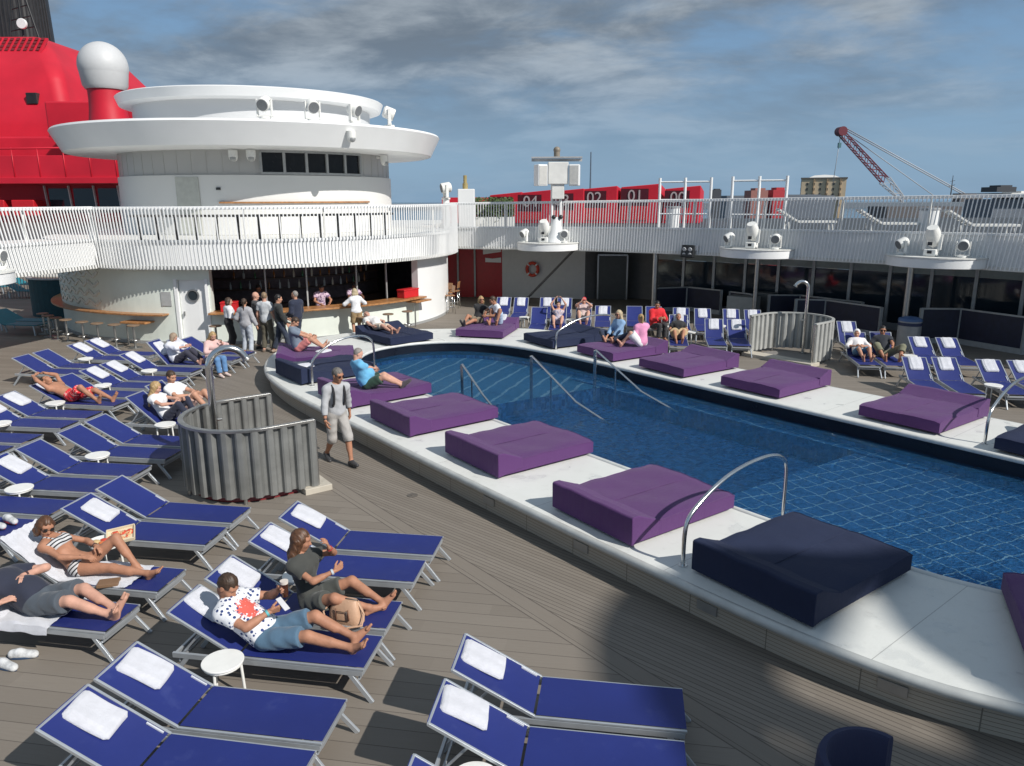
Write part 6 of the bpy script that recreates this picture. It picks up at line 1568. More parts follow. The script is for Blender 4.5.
    def cap(s, m):
        S = s.S; pr = [('e', s.L(0, -.008, .045), s.HA, (.085*S, .104*S, .092*S))]; br = [('e', s.L(0, .12, .045), s.HA, (.065*S, .065*S, .012*S))]
        def fn(P):
            d = np.maximum(field(pr, .01)(P), -((P-np.asarray(s.L(0, 0, .035), f32))@np.asarray(s.hu, f32))); return smin(d, field(br, .01)(P), .015)
        lo, hi = bounds(pr+br); return s.part('cap', fn, lo, hi, m, .009)
    def band(s, name, a, b, r, m, n_=None):
        mb = MB(); mb.cyl(a, b, r, n=16); return mb.build(name, m, s.o)
    def wristband(s, n_, m, name='wristband', w=.022):
        a, e, wr = s.arm[n_+'pts']; d = nrm(wr-e); return s.band(name, tuple(wr-d*.045), tuple(wr-d*(.045-w)), .033*s.S, m)
    def straps(s, m):
        for q in (1, -1):
            pts = []
            for u, f in ((.02, .09), (.08, .132), (.16, .142), (.25, .136), (.33, .098), (.375, .045), (.375, -.03), (.30, -.11)):
                pts.append(tuple(s.waist+s.sp*u*s.S+s.lf*q*(.10 if u > 0 else .12)*s.S+s.fw*f*s.S))
            mb = MB(); mb.tube(pts, .022, 8); mb.build('rucksack_strap', m, s.o)
        pr = [('e', s.waist+s.sp*.14*s.S-s.fw*.17*s.S, s.A, (.135*s.S, .075*s.S, .20*s.S))]; lo, hi = bounds(pr); s.part('rucksack', field(pr, .01), lo, hi, m)
    def world(s, p):
        c, q = math.cos(s.rz), math.sin(s.rz); return Vector((s.loc[0]+p[0]*c-p[1]*q, s.loc[1]+p[0]*q+p[1]*c, s.loc[2]+p[2]))
V3 = lambda *a: np.array(a, float)
def stand(**k):
    h = k.pop('h', 1.75)/1.75
    d = dict(pel=V3(0, 0, .955)*h, spine=(0, 0, 1), fwd=(1, 0, 0), wrL=V3(.06, .27, .83)*h, wrR=V3(.06, -.27, .83)*h, elL=(-1, .3, 0), elR=(-1, -.3, 0), anL=V3(.03, .11, .085)*h, anR=V3(-.03, -.11, .085)*h, toL=(1, .2, 0), toR=(1, -.2, 0)); d.update(k); return d
def recline(ang, **k):
    c, q = math.cos(R(ang)), math.sin(R(ang))
    d = dict(pel=V3(.06, 0, .335+.115), spine=(-c, 0, q), fwd=(q, 0, c), pspine=(-math.cos(R(ang*.6)), 0, math.sin(R(ang*.6))), pfwd=(math.sin(R(ang*.6)), 0, math.cos(R(ang*.6))), wrL=V3(.05, .22, .55), wrR=V3(.05, -.22, .55), elL=(-.2, 1, -.4), elR=(-.2, -1, -.4), anL=V3(.93, .10, .385), anR=V3(.93, -.10, .385), knL=(0, .2, 1), knR=(0, -.2, 1), toL=(.35, .25, 1), toR=(.35, -.25, 1)); d.update(k); return d
HB = mat('hair_dark_brown', (.045, .025, .014), .55, var=.35, vscale=40); HK = mat('hair_black', (.012, .010, .009), .5, var=.3, vscale=40); HBL = mat('hair_blonde', (.36, .24, .11), .5, var=.25, vscale=40); HG = mat('hair_grey', (.22, .20, .185), .6, var=.25, vscale=40); HC = mat('hair_chestnut', (.085, .038, .018), .5, var=.4, vscale=40)
def P(*a, **k): return Person(*a, **k)
# 1 walking man with rucksack
a_ = R(-52)
w = P('grey-haired man in a pale grey top and light shorts walking with a rucksack', (-3.08, 12.80, 0), a_, stand(pel=V3(.0, 0, .93), spine=(.10, 0, 1), anL=V3(.30, .09, .10), anR=V3(-.30, -.09, .13), toL=(1, .1, .12), toR=(1, -.1, -.35), wrL=V3(-.12, .31, .86), wrR=V3(.20, -.30, .86), elL=(-1, .6, 0), elR=(-1, -.6, 0), face=(1, .35, -.30), hdL=(.1, 0, -1), hdR=(.5, 0, -1)), 1.78, skin_c=2, vox=.012).make(False)
w.top(cloth('pale_grey_knit', (.38, .39, .41)), 1.62, hem=-.06, name='jumper'); w.bottom(cloth('pale_shorts', (.36, .345, .33)), 1.18, name='shorts', wide=.02); w.shoes(cloth('black_shoe', (.03, .03, .033), .5), 'shoe'); w.hair(mat('hair_salt', (.13, .12, .11), .65, var=.5, vscale=60), 'short', noise=.006); w.straps(cloth('black_strap', (.02, .02, .024))); w.glasses(); w.wristband('R', mat('dark_watch', (.03, .03, .03), .3), 'watch')
# 2 man in the spotted shirt
PATX = (.05, -.07, .77)
ps = recline(40, pel=V3(.19, -.03, .455), spine=(-.72, 0, .70), wrL=V3(.26, .12, .84), wrR=V3(.28, -.10, .74), elL=(-.2, .8, -.7), elR=(-.2, -.9, -.6), hdL=(.75, -.2, .35), hdR=(.8, .45, .15), hnL=(.2, -1, 0), hnR=(-.3, .9, .4), curlL=.75, curlR=.6, anL=V3(1.00, .14, .39), anR=V3(1.05, -.06, .40), knL=(0, .15, 1), knR=(0, -.3, 1), toL=(.6, .55, .75), toR=(.7, -.35, .75), face=(.80, -.10, -.58), hup=(.4, 0, .9))
m2 = P('man in a white shirt with dark spots and denim shorts reading his phone', (-2.57, 6.67, 0), R(-9.5), ps, 1.76, skin_c=2, vox=.011, belly=.035, build_=1.08).make()
m2.top(pattern_shirt(), .62, hem=-.03, off=.018); m2.bottom(cloth('denim', (.075, .145, .22)), .86, name='denim_shorts', wide=.018); m2.hair(HB, 'short', noise=.006); m2.wristband('R', mat('turquoise_band', (.10, .40, .42), .5))
def rig(o, label, cat): tag(o, label, cat); return o
# phone and glass held by the man
fr = m2.handp['R']; wv = np.asarray(m2.arm['Rpts'][2]); pp = m2.world(wv+V3(.10, .06, .05))
mb = MB(); mb.box((0, 0, 0), (.075, .010, .15)); o = mb.build('phone', mat('phone_shell', (.55, .55, .57), .3), None, pp, R(60), bevel=.004); o.rotation_euler = (R(-50), R(10), R(70)); tag(o, 'mobile phone in the hand of the man in the spotted shirt', 'phone')
wv = np.asarray(m2.arm['Lpts'][2]); gp_ = m2.world(wv+V3(.085, -.035, .02)); t = thing('drink_glass', 'tall glass of dark drink with pale foam held by the man in the spotted shirt', 'glass', gp_)
mb = MB(); mb.tube([(0, 0, -.06), (0, 0, .075)], [.030, .038], 20); mb.build('drink', mat('dark_cola', (.05, .016, .008), .08), t); mb = MB(); mb.tube([(0, 0, .076), (0, 0, .105)], [.0385, .040], 20); mb.build('foam_rim', mat('foam', (.62, .56, .50), .7), t)
# 3 woman with handbag
ps = dict(pel=V3(.34, .02, .455), spine=(-.22, .0, .97), fwd=(.94, -.10, .3), pspine=(-.25, 0, .97), pfwd=(1, 0, .25), wrL=V3(.53, .10, 1.00), wrR=V3(.66, -.06, .83), elL=(.3, .9, -.6), elR=(-.3, -.8, -.6), hdL=(-.15, -.25, .9), hdR=(.5, .4, .35), hnL=(-.8, -.4, 0), hnR=(0, .9, .2), curlL=.45, curlR=.7, anL=V3(1.08, .13, .40), anR=V3(.98, .0, .40), knL=(0, .5, 1), knR=(.1, -.75, .8), toL=(.5, .35, .8), toR=(.8, .6, .2), face=(.85, .25, -.22), hup=(0, 0, 1), hairdir=(-.25, 0, -1))
w3 = P('brown-haired woman in a dark grey T-shirt sitting with a hand at her mouth', (-2.47, 7.33, 0), R(-9.5), ps, 1.68, True, 2, .011).make()
w3.top(cloth('charcoal_tee', (.045, .047, .043)), .55, hem=-.03); w3.bottom(cloth('olive_grey', (.055, .06, .055)), .70, name='shorts', wide=.02); w3.hair(HC, 'long', .36, .006); w3.wristband('R', mat('pale_watch', (.5, .55, .6), .3), 'watch'); w3.wristband('L', mat('red_bracelet', (.4, .03, .03), .5), 'bracelet', .008)
# handbag
bag = thing('handbag', 'tan leather handbag standing on the lounger beside the brown-haired woman', 'handbag', (*lp(.80, -.17, (-2.47, 7.33), R(-9.5)), .335), R(-15)); bag.scale = (1.12, 1.12, 1.2); BT = mat('tan_leather', (.50, .31, .20), .5, var=.12, bump=.3, bscale=60)
mb = MB(); nx = 18; V = []; F = []
prof = [(.0, .085), (.03, .098), (.10, .090), (.17, .065), (.205, .035)]
for z, hw_ in prof:
    for k in range(24):
        a = 2*math.pi*k/24; cx = abs(math.cos(a))**.55*math.copysign(1, math.cos(a)); cy = abs(math.sin(a))**.7*math.copysign(1, math.sin(a)); V.append(((.165-.05*(z/.205)**2)*cx, hw_*cy, z))
for i in range(4):
    for k in range(24): F.append((i*24+k, i*24+(k+1) % 24, (i+1)*24+(k+1) % 24, (i+1)*24+k))
F += [tuple(range(24))[::-1], tuple(range(96, 120))]; mb.add(V, F, 0, True); mb.build('body', BT, bag)
mb = MB(); mb.tube([(-.12, 0, .205), (.12, 0, .205)], .008, 8); mb.tube([(-.05, -.095, .13), (.05, -.095, .13), (.05, -.100, .05), (-.05, -.100, .05)], .004, 6, closed=True); mb.build('zip', mat('dark_zip', (.07, .05, .04), .4), bag)
mb = MB(); mb.tube([(-.13, -.02, .18), (-.19, -.08, .10), (-.12, -.15, .03), (.05, -.16, .015), (.20, -.10, .03), (.19, -.03, .10), (.12, 0, .18)], .009, 8); mb.build('strap', BT, bag)
mb = MB(); mb.cyl((.06, -.09, .15), (.075, -.105, .06), .006, n=6); mb.cyl((-.06, -.09, .15), (-.05, -.105, .05), .006, n=6); mb.build('tassel', mat('brown_tassel', (.16, .07, .04), .6), bag)
# 4 woman in the striped bikini
ps = recline(42, pel=V3(.12, 0, .45), spine=(-.76, 0, .65), wrL=V3(.24, .12, .62), wrR=V3(.26, -.12, .60), elL=(-.2, 1, -.3), elR=(-.2, -1, -.3), hdL=(.9, -.4, -.1), hdR=(.9, .3, -.1), hnL=(0, -.3, -1), hnR=(0, .3, -1), anL=V3(.70, .16, .39), anR=V3(.98, .0, .40), knL=(.0, .25, 1), knR=(0, -.2, 1), toL=(.9, .2, -.3), toR=(.75, -.1, .6), face=(.8, -.45, -.32), hup=(.3, 0, .95))
w4 = P('tanned woman in a black and white striped bikini and sunglasses sunbathing on a white towel', (-5.12, 8.10, 0), R(-10), ps, 1.68, True, 2, .011).make()
ST = stripe_cloth('bikini_stripe', (.02, .02, .025), (.55, .55, .56), 25, (-.76, .1, .65), .60)
def bikini_top(s, m):
    S = s.S; T = [grow(p, .010*S) for p in s.torso]
    def fn(P_):
        d = field(T, .06*S)(P_); r = (P_-np.asarray(s.chest+s.sp*.03*S, f32)); u = r@np.asarray(s.sp, f32); l_ = np.abs(r@np.asarray(s.lf, f32)); f = r@np.asarray(s.fw, f32)
        band = np.abs(u)-np.where(f > 0, .062, .02)*S; strap = np.maximum(np.abs(l_-.078*S)-.011*S, u-.20*S); strap = np.maximum(strap, -u-.01)
        return np.maximum(d, np.minimum(band, strap))
    lo, hi = bounds(T); return s.part('bikini_top', fn, lo, hi, m, .009)
def briefs(s, m):
    S = s.S; T = [grow(p, .009*S) for p in s.torso[:1]]+[grow(s.leg[n_][0], .008) for n_ in 'LR']
    def fn(P_):
        d = field(T, .04*S)(P_); r = P_-np.asarray(s.pel, f32); u = r@np.asarray(s.psp, f32); d = np.maximum(d, u-.055*S)
        for n_ in 'LR':
            h, k, a = s.leg[n_+'pts']; d = np.maximum(d, (P_-np.asarray(h, f32))@np.asarray(nrm(k-h), f32)-.045*S)
        return d
    lo, hi = bounds(T); return s.part('briefs', fn, lo, hi, m, .009)
bikini_top(w4, ST); briefs(w4, ST); w4.hair(HC, 'bob', .16, .005); w4.glasses(); w4.wristband('L', mat('bracelet_dark', (.05, .04, .04), .4), 'bracelet', .01)
# 5 man in the navy shirt
ps = recline(24, pel=V3(.30, 0, .46), spine=(-.88, 0, .47), wrL=V3(.10, .04, .70), wrR=V3(.10, -.27, .56), elL=(-.3, 1, -.2), elR=(-.5, -1, -.2), hdL=(.6, -.7, .1), hdR=(.7, .8, .2), hnL=(-.2, -.3, -1), hnR=(0, .4, -1), anL=V3(1.16, .02, .43), anR=V3(1.16, -.05, .39), knL=(0, .35, 1), knR=(0, -.35, 1), toL=(.3, .35, .9), toR=(.35, -.45, .85), face=(.6, -.2, .55), hup=(-.5, 0, .8))
m5 = P('man in a navy T-shirt and grey shorts lying with crossed ankles, head out of frame', (-5.28, 7.30, 0), R(-10), ps, 1.80, False, 3, .012, .06, 1.12).make()
m5.top(cloth('navy_tee', (.018, .022, .042)), .6, off=.018, hem=-.02); m5.bottom(cloth('slate_shorts', (.065, .08, .10)), .84, name='shorts', wide=.03); m5.hair(HG, 'short', noise=.002); m5.wristband('L', mat('dark_band', (.06, .03, .03), .5))
# 7 man in red shorts, arms behind head
ps = recline(28, pel=V3(.10, 0, .45), wrL=V3(-.70, .15, .90), wrR=V3(-.70, -.15, .90), elL=(-.1, 1, .6), elR=(.1, -1, .6), hdL=(.0, -1, 0), hdR=(.0, 1, 0), hnL=(0, 0, 1), hnR=(0, 0, 1), anL=V3(.93, .12, .385), anR=V3(.72, -.06, .385), knL=(0, .15, 1), knR=(0, -.4, 1), face=(.35, 0, .9), hup=(-.85, 0, .4))
m7 = P('bare-chested man in red patterned swim shorts lying with arms behind his head', (-9.58, 15.90, 0), R(-10), ps, 1.76, False, 2, .015, .02).make()
m7.bottom(blotch_cloth('red_print', (.60, .02, .03), (.66, .30, .28), 22, .56), .85, name='swim_shorts', wide=.02, rise=.12); m7.hair(HB, 'short')
# 8 blonde woman, 9 man in white T
ps = recline(50, pel=V3(.10, 0, .45), spine=(-.45, 0, .9), wrL=V3(.36, .1, .74), wrR=V3(.32, -.1, .72), anL=V3(.62, .12, .39), anR=V3(.66, -.1, .39), hdL=(.8, -.3, .3), hdR=(.8, .3, .3), curlL=.6, curlR=.6, toL=(1, .1, .1), toR=(1, -.1, .1), face=(.8, .3, -.4), hup=(0, 0, 1), hairdir=(-.3, 0, -1))
w8 = P('long-haired blonde woman in a white top and navy leggings behind the shower screen', (-6.85, 14.40, 0), R(-9), ps, 1.66, True, 3, .015).make(False)
w8.top(cloth('white_top', (.70, .70, .72)), .4); w8.bottom(cloth('navy_leggings', (.018, .022, .045)), 1.85, name='leggings', wide=.0, off=.008); w8.shoes(cloth('white_trainer', (.66, .66, .67)), 'trainer'); w8.hair(HBL, 'long', .42, .006)
ps = recline(55, pel=V3(.10, 0, .45), spine=(-.38, 0, .92), wrL=V3(.34, .08, .70), wrR=V3(.32, -.1, .70), anL=V3(.74, .12, .39), anR=V3(.70, -.1, .39), hdL=(.8, -.4, .2), hdR=(.8, .4, .2), curlL=.6, curlR=.6, face=(.85, -.25, -.3), hup=(0, 0, 1), toL=(1, .1, .3), toR=(1, -.1, .3))
m9 = P('dark-haired man in a white T-shirt sitting on a lounger beside the blonde woman', (-6.83, 15.10, 0), R(-9), ps, 1.78, False, 1, .015).make()
m9.top(cloth('white_tee', (.72, .73, .76)), .6); m9.bottom(cloth('salmon_shorts', (.45, .30, .25)), .8, name='shorts'); m9.hair(HB, 'short')
# 10, 11 women at the bar end
ps = recline(60, pel=V3(.14, 0, .45), spine=(-.1, 0, 1), wrL=V3(.48, .06, .80), wrR=V3(.46, -.08, .80), anL=V3(.80, .1, .39), anR=V3(.8, -.1, .39), face=(.8, .3, -.55), hup=(0, 0, 1), hairdir=(-.05, 0, -1), curlL=.6, curlR=.6, hdL=(.8, -.3, .2), hdR=(.8, .3, .2))
w10 = P('grey-blonde woman in a loose white blouse leaning forward on a steep-backed lounger', (-9.05, 19.85, 0), R(-9), ps, 1.64, True, 3, .016, build_=1.08).make(False)
w10.top(cloth('white_blouse', (.68, .69, .75)), 1.3, off=.03, hem=-.08, name='blouse'); w10.bottom(cloth('dark_trousers', (.03, .03, .05)), 1.85); w10.hair(mat('hair_ash', (.27, .20, .14), .6, var=.3, vscale=40), 'bob', .18)
ps = dict(pel=V3(0, 0, .46), spine=(.22, 0, .97), fwd=(1, 0, -.2), pspine=(.05, 0, 1), pfwd=(1, 0, 0), wrL=V3(.32, .14, .86), wrR=V3(.36, -.10, .66), elL=(.2, 1, -.4), elR=(-.2, -1, -.4), anL=V3(.42, .10, .09), anR=V3(.47, -.10, .09), knL=(1, 0, .6), knR=(1, 0, .6), toL=(1, .1, 0), toR=(1, -.1, 0), face=(.85, -.2, -.4), hup=(.3, 0, 1), hdL=(-.1, -.3, .9), curlL=.5, curlR=.5, hairdir=(-.5, 0, -1))
w11 = P('blonde girl in a pale pink cardigan and blue jeans sitting sideways on a lounger edge', (-8.02, 19.85, 0), R(-35), ps, 1.62, True, 3, .016).make(False)
w11.top(cloth('pale_pink', (.62, .42, .40)), 1.8, off=.022, hem=-.08, name='cardigan'); w11.bottom(cloth('blue_jeans', (.10, .22, .42)), 1.92, name='jeans'); w11.shoes(cloth('pale_shoe', (.60, .48, .44)), 'shoe'); w11.hair(HBL, 'long', .38)
# bar crowd
def atpx(x, y): return (x, y, 0)
w12 = P('woman in a black dress with a white shawl, leftmost of the bar crowd', (-8.7, 23.1, 0), R(40), stand(h=1.64, spine=(.05, 0, 1), wrL=V3(.28, .12, 1.0), wrR=V3(.24, -.14, .98), face=(1, -.4, -.1), hairdir=(-.1, 0, -1)), 1.66, True, 3, .017).make(False)
w12.dress(cloth('black_dress', (.015, .014, .016)), 1.6); w12.top(cloth('white_shawl', (.68, .68, .70)), 1.2, off=.03, hem=.16, name='shawl'); w12.hair(HB, 'bob', .15)
w13 = P('woman with a dark ponytail in a grey hoodie and light jeans at the bar', (-8.0, 22.6, 0), R(80), stand(h=1.68, wrL=V3(.16, .26, .98), wrR=V3(.10, -.3, .85), anL=V3(.02, .12, .085), anR=V3(-.06, -.13, .085), face=(1, .3, 0)), 1.68, True, 1, .016).make(False)
w13.top(cloth('grey_hoodie', (.33, .33, .35)), 1.9, off=.03, hem=-.10, name='hoodie'); w13.bottom(cloth('light_jeans', (.42, .46, .52)), 1.9, name='jeans'); w13.shoes(cloth('white_trainer', (.66, .66, .67)), 'trainer'); w13.hair(HB, 'short'); w13.ponytail(HB, .34)
m14 = P('bald man in a dark top standing between the hoodie woman and the counter', (-8.0, 23.6, 0), R(30), stand(h=1.76, wrL=V3(.2, .22, 1.0)), 1.76, False, 3, .018).make(False)
m14.top(cloth('dark_top', (.04, .04, .045)), 1.9, off=.02); m14.bottom(cloth('grey_trouser', (.14, .14, .14)), 1.9); m14.shoes(cloth('black_shoe', (.03, .03, .033), .5))
m15 = P('man in a light grey T-shirt and olive trousers standing at the bar', (-7.5, 22.95, 0), R(75), stand(h=1.82, wrL=V3(.05, .30, .92), wrR=V3(.10, -.31, .88), anL=V3(0, .14, .085), anR=V3(0, -.14, .085), face=(.8, .6, 0)), 1.82, False, 3, .016).make(False)
m15.top(cloth('light_grey_tee', (.50, .52, .54)), .6, off=.02, hem=-.08); m15.bottom(cloth('olive_trouser', (.10, .09, .065)), 1.9); m15.shoes(cloth('brown_shoe', (.16, .11, .08))); m15.hair(mat('hair_sandy', (.22, .15, .09), .6, var=.3, vscale=40), 'short')
m16 = P('man in a black pullover and dark jeans standing with legs apart at the bar', (-7.02, 22.75, 0), R(20), stand(h=1.78, spine=(-.04, 0, 1), wrL=V3(.26, .16, 1.02), wrR=V3(.2, -.28, .92), anL=V3(-.22, .15, .085), anR=V3(.24, -.16, .085), face=(1, .1, -.1)), 1.78, False, 1, .016).make(False)
m16.top(cloth('black_pullover', (.018, .020, .020)), 1.9, off=.022, hem=-.07, name='pullover'); m16.bottom(cloth('dark_jeans', (.025, .035, .06)), 1.9, name='jeans'); m16.shoes(cloth('tan_shoe', (.34, .26, .20))); m16.hair(HK, 'short')
m17 = P('man in a long navy jacket standing at the bar right of the man in black', (-6.78, 23.75, 0), R(150), stand(h=1.76, wrL=V3(.2, .2, 1.0), wrR=V3(.25, -.15, 1.05), face=(1, .2, 0)), 1.77, False, 1, .017, .03).make(False)
m17.top(cloth('navy_jacket', (.014, .020, .045)), 1.9, off=.035, hem=-.28, name='jacket'); m17.bottom(cloth('dark_jeans', (.025, .035, .06)), 1.5, name='trousers'); m17.shoes(cloth('black_shoe', (.03, .03, .033), .5)); m17.hair(HG, 'thin')
w18 = P('woman with light grey-blonde hair in a white top and tan shorts leaning on the counter', (-5.2, 25.25, 0), R(118), stand(h=1.66, spine=(.15, 0, 1), wrL=V3(.34, .26, 1.06), wrR=V3(.34, -.24, 1.06), elL=(-.3, 1, -.3), elR=(-.3, -1, -.3), hairdir=(-.1, 0, -1)), 1.68, True, 1, .016, build_=1.05).make(False)
w18.top(cloth('white_top', (.70, .70, .72)), 1.2, off=.025, hem=-.05); w18.bottom(cloth('tan_shorts', (.36, .25, .13)), .85, name='shorts', wide=.02); w18.shoes(cloth('tan_shoe', (.34, .26, .20))); w18.hair(mat('hair_pale', (.42, .34, .22), .6, var=.25, vscale=40), 'bob', .18)
pat = blotch_cloth('pale_print', (.62, .48, .58), (.20, .12, .22), 16, .55)
for lab, px_, sk in (('bartender in a pink printed shirt bent over the counter behind the bar', -57.5, 2), ('dark-skinned bartender in a pink printed shirt behind the woman in the white top', -47, 5), ('bartender in a dark printed shirt at the back behind the man in light grey', -75.5, 4)):
    r = 6.55 if sk != 4 else 5.9; a = R(px_)
    b_ = P(lab, (PC[0]+r*math.cos(a), PC[1]+r*math.sin(a), .02), a, stand(spine=(.22 if sk != 4 else .05, 0, 1), wrL=V3(.45, .18, 1.08), wrR=V3(.45, -.16, 1.08), elL=(-.2, 1, -.4), elR=(-.2, -1, -.4), face=(.9, .1, -.5), curlL=.6, curlR=.6), 1.72, False, sk, .018).make(False)
    b_.top(pat if sk != 4 else blotch_cloth('dark_print', (.06, .06, .09), (.22, .2, .24), 16, .55), .6, off=.02); b_.bottom(cloth('black_trouser', (.02, .02, .02)), 1.9); b_.hair(HK, 'short')
# daybed people (local frame: x along the bed from the headrest, z from the platform)
def onbed(i): return (BEDS[i][2], BEDS[i][3], .40), R(BEDS[i][4])
def bedpose(x=.35, y=0., spine=(-.5, 0, .86), **k):
    d = dict(pel=V3(x, y, .27+.115), spine=spine, fwd=(spine[2], 0, -spine[0]), pspine=(-.3, 0, .95), pfwd=(1, 0, .3), wrL=V3(x+.3, y+.15, .55), wrR=V3(x+.3, y-.15, .55), anL=V3(x+.88, y+.1, .33), anR=V3(x+.86, y-.1, .33), knL=(0, .2, 1), knR=(0, -.2, 1), toL=(.4, .3, 1), toR=(.4, -.3, 1), hup=(0, 0, 1), elL=(-.3, 1, -.3), elR=(-.3, -1, -.3)); d.update(k); return d
L_, z_ = onbed(0)
m19 = P('man in a white shirt and beige shorts lying on the navy daybed by the bar', L_, z_, bedpose(.50, -.25, (-.93, 0, .35), pspine=(-.95, 0, .3), pfwd=(.3, 0, .95), wrL=V3(.55, -.05, .50), wrR=V3(.6, -.5, .42), face=(.5, 0, .8), hup=(-.8, 0, .5)), 1.76, False, 3, .017, .05).make()
m19.top(cloth('white_shirt', (.66, .64, .62)), .6, off=.02); m19.bottom(cloth('beige_shorts', (.52, .45, .37)), .85, name='shorts'); m19.hair(HG, 'thin')
L_, z_ = onbed(1)
m20 = P('man in a blue-grey shirt and pink shorts sitting and reading on the purple daybed', L_, z_, bedpose(.52, .15, (-.18, 0, .98), wrL=V3(.98, .22, .58), wrR=V3(.98, .02, .58), anL=V3(1.15, .28, .34), anR=V3(1.2, .02, .34), knL=(0, .4, 1), knR=(0, -.4, 1), face=(.75, -.15, -.62), hup=(.4, 0, .9), curlL=.6, curlR=.6, hdL=(.8, -.3, .2), hdR=(.8, .3, .2)), 1.78, False, 1, .015, .05, 1.1).make()
m20.top(cloth('blue_grey_shirt', (.15, .19, .25)), .65, off=.02, hem=-.06); m20.bottom(cloth('pink_shorts', (.52, .18, .17)), .85, name='shorts'); m20.hair(HB, 'short')
L_, z_ = onbed(3)
m21 = P('bald man in a light blue T-shirt and dark green shorts on a daybed', L_, z_, bedpose(.62, -.28, (-.38, .12, .92), wrL=V3(.95, -.02, .58), wrR=V3(1.0, -.15, .60), anL=V3(1.30, -.62, .33), anR=V3(1.22, -.72, .33), knL=(0, .2, 1), knR=(0, -.5, .8), fwd=(.9, -.1, .35), face=(.8, -.2, -.6), hup=(.4, 0, .9), pfwd=(.9, -.35, .3), curlL=.7, curlR=.7, toL=(.7, -.5, .7), toR=(.7, -.5, .7)), 1.74, False, 3, .014, .09, 1.1).make(False)
m21.top(cloth('sky_blue_tee', (.13, .40, .64)), .65, off=.02, hem=-.05); m21.bottom(cloth('bottle_green', (.02, .055, .035)), .8, name='shorts', wide=.025); m21.shoes(cloth('dark_shoe', (.05, .04, .05))); m21.hair(HG, 'thin', noise=.001)
L_, z_ = onbed(8)
w22 = P('blonde woman with sunglasses in a dark top lying on the far purple daybed', L_, z_, bedpose(.70, -.42, (-.35, .1, .92), wrL=V3(.75, -.1, .62), wrR=V3(.55, -.35, .70), anL=V3(1.45, -.62, .33), anR=V3(1.38, -.70, .33), face=(.75, .6, 0), hairdir=(-.2, 0, -1)), 1.66, True, 2, .017).make(False)
w22.top(cloth('black_top', (.02, .02, .022)), .5); w22.bottom(cloth('khaki_shorts', (.20, .16, .11)), .7, name='shorts'); w22.shoes(cloth('black_shoe', (.03, .03, .033), .5)); w22.hair(HBL, 'bob', .18); w22.glasses()
m23 = P('man in a white T-shirt and pale blue shorts beside the woman on the far daybed', L_, z_, bedpose(.72, .28, (.15, -.25, .95), fwd=(.6, -.8, 0), pspine=(0, 0, 1), pfwd=(.6, -.8, 0), wrL=V3(1.0, -.05, .55), wrR=V3(.85, -.15, .55), anL=V3(1.05, .3, .34), anR=V3(1.0, .05, .34), face=(.5, -.8, -.4)), 1.76, False, 2, .017).make()
m23.top(cloth('white_tee', (.72, .73, .76)), .6); m23.bottom(cloth('pale_blue_shorts', (.36, .47, .62)), .8, name='shorts'); m23.hair(HB, 'short')
L_, z_ = onbed(10)
w24 = P('woman with long fair hair in a light blue shirt sitting on a purple daybed', L_, z_, bedpose(.80, -.42, (-.05, 0, 1), wrL=V3(1.10, -.3, .40), wrR=V3(1.13, -.5, .40), anL=V3(1.13, -.2, .34), anR=V3(1.18, -.5, .34), knL=(.1, .9, .4), knR=(.1, -.9, .4), face=(.95, .1, -.15), hairdir=(0, 0, -1)), 1.68, True, 1, .016).make(False)
w24.top(cloth('light_denim', (.22, .36, .55)), 1.7, off=.022, hem=-.06); w24.bottom(cloth('navy_jeans', (.02, .03, .06)), 1.9, name='jeans'); w24.hair(mat('hair_pale', (.42, .34, .22), .6, var=.25, vscale=40), 'long', .32); w24.glasses()
w25 = P('blonde girl in a pink top and white skirt seen from behind on the purple daybed', L_, z_, bedpose(.72, .50, (.03, -.1, 1), fwd=(-.3, -.95, 0), pspine=(0, 0, 1), pfwd=(.2, -1, 0), wrL=V3(1.02, .25, .45), wrR=V3(.68, .15, .45), anL=V3(1.22, .25, .33), anR=V3(1.07, .05, .33), face=(-.3, -.9, -.2), hairdir=(.1, .15, -1)), 1.64, True, 3, .016).make()
w25.top(cloth('pink_top', (.68, .27, .45)), 1.3, off=.025, hem=-.12); w25.bottom(cloth('white_skirt', (.72, .72, .74)), .95, name='skirt', wide=.04); w25.hair(HBL, 'short'); w25.ponytail(HBL, .34)
def onl(x, y, d): return (x, y, 0), R(d)
m26 = P('person in a bright red jacket sitting on a lounger behind the two women', (4.78, 25.0, 0), R(-70), dict(pel=V3(0, 0, .47), spine=(.12, 0, 1), fwd=(1, 0, -.1), wrL=V3(.40, .12, .74), wrR=V3(.40, -.12, .74), anL=V3(.42, .12, .085), anR=V3(.42, -.12, .085), knL=(1, 0, .6), knR=(1, 0, .6), toL=(1, 0, 0), toR=(1, 0, 0), face=(.8, -.5, -.3), hup=(0, 0, 1)), 1.80, False, 2, .016).make(False)
m26.top(cloth('bright_red', (.62, .015, .025)), 1.95, off=.04, hem=-.12, name='jacket'); m26.bottom(cloth('dark_trouser', (.03, .03, .035)), 1.9); m26.hair(HK, 'short')
w27 = P('woman in a dark top and beige skirt sunbathing on the lounger with the steep back', *onl(5.15, 23.2, -100), recline(58, wrL=V3(.12, .1, .60), wrR=V3(.14, -.1, .60), face=(.75, 0, .4), hup=(-.4, 0, .9), anL=V3(.72, .1, .385), anR=V3(.74, -.08, .385)), 1.64, True, 2, .016).make()
w27.top(cloth('black_top', (.02, .02, .022)), .6, off=.02); w27.bottom(blotch_cloth('beige_skirt', (.52, .38, .22), (.40, .28, .15), 9, .55), .9, name='skirt', wide=.05); w27.hair(HG, 'short')
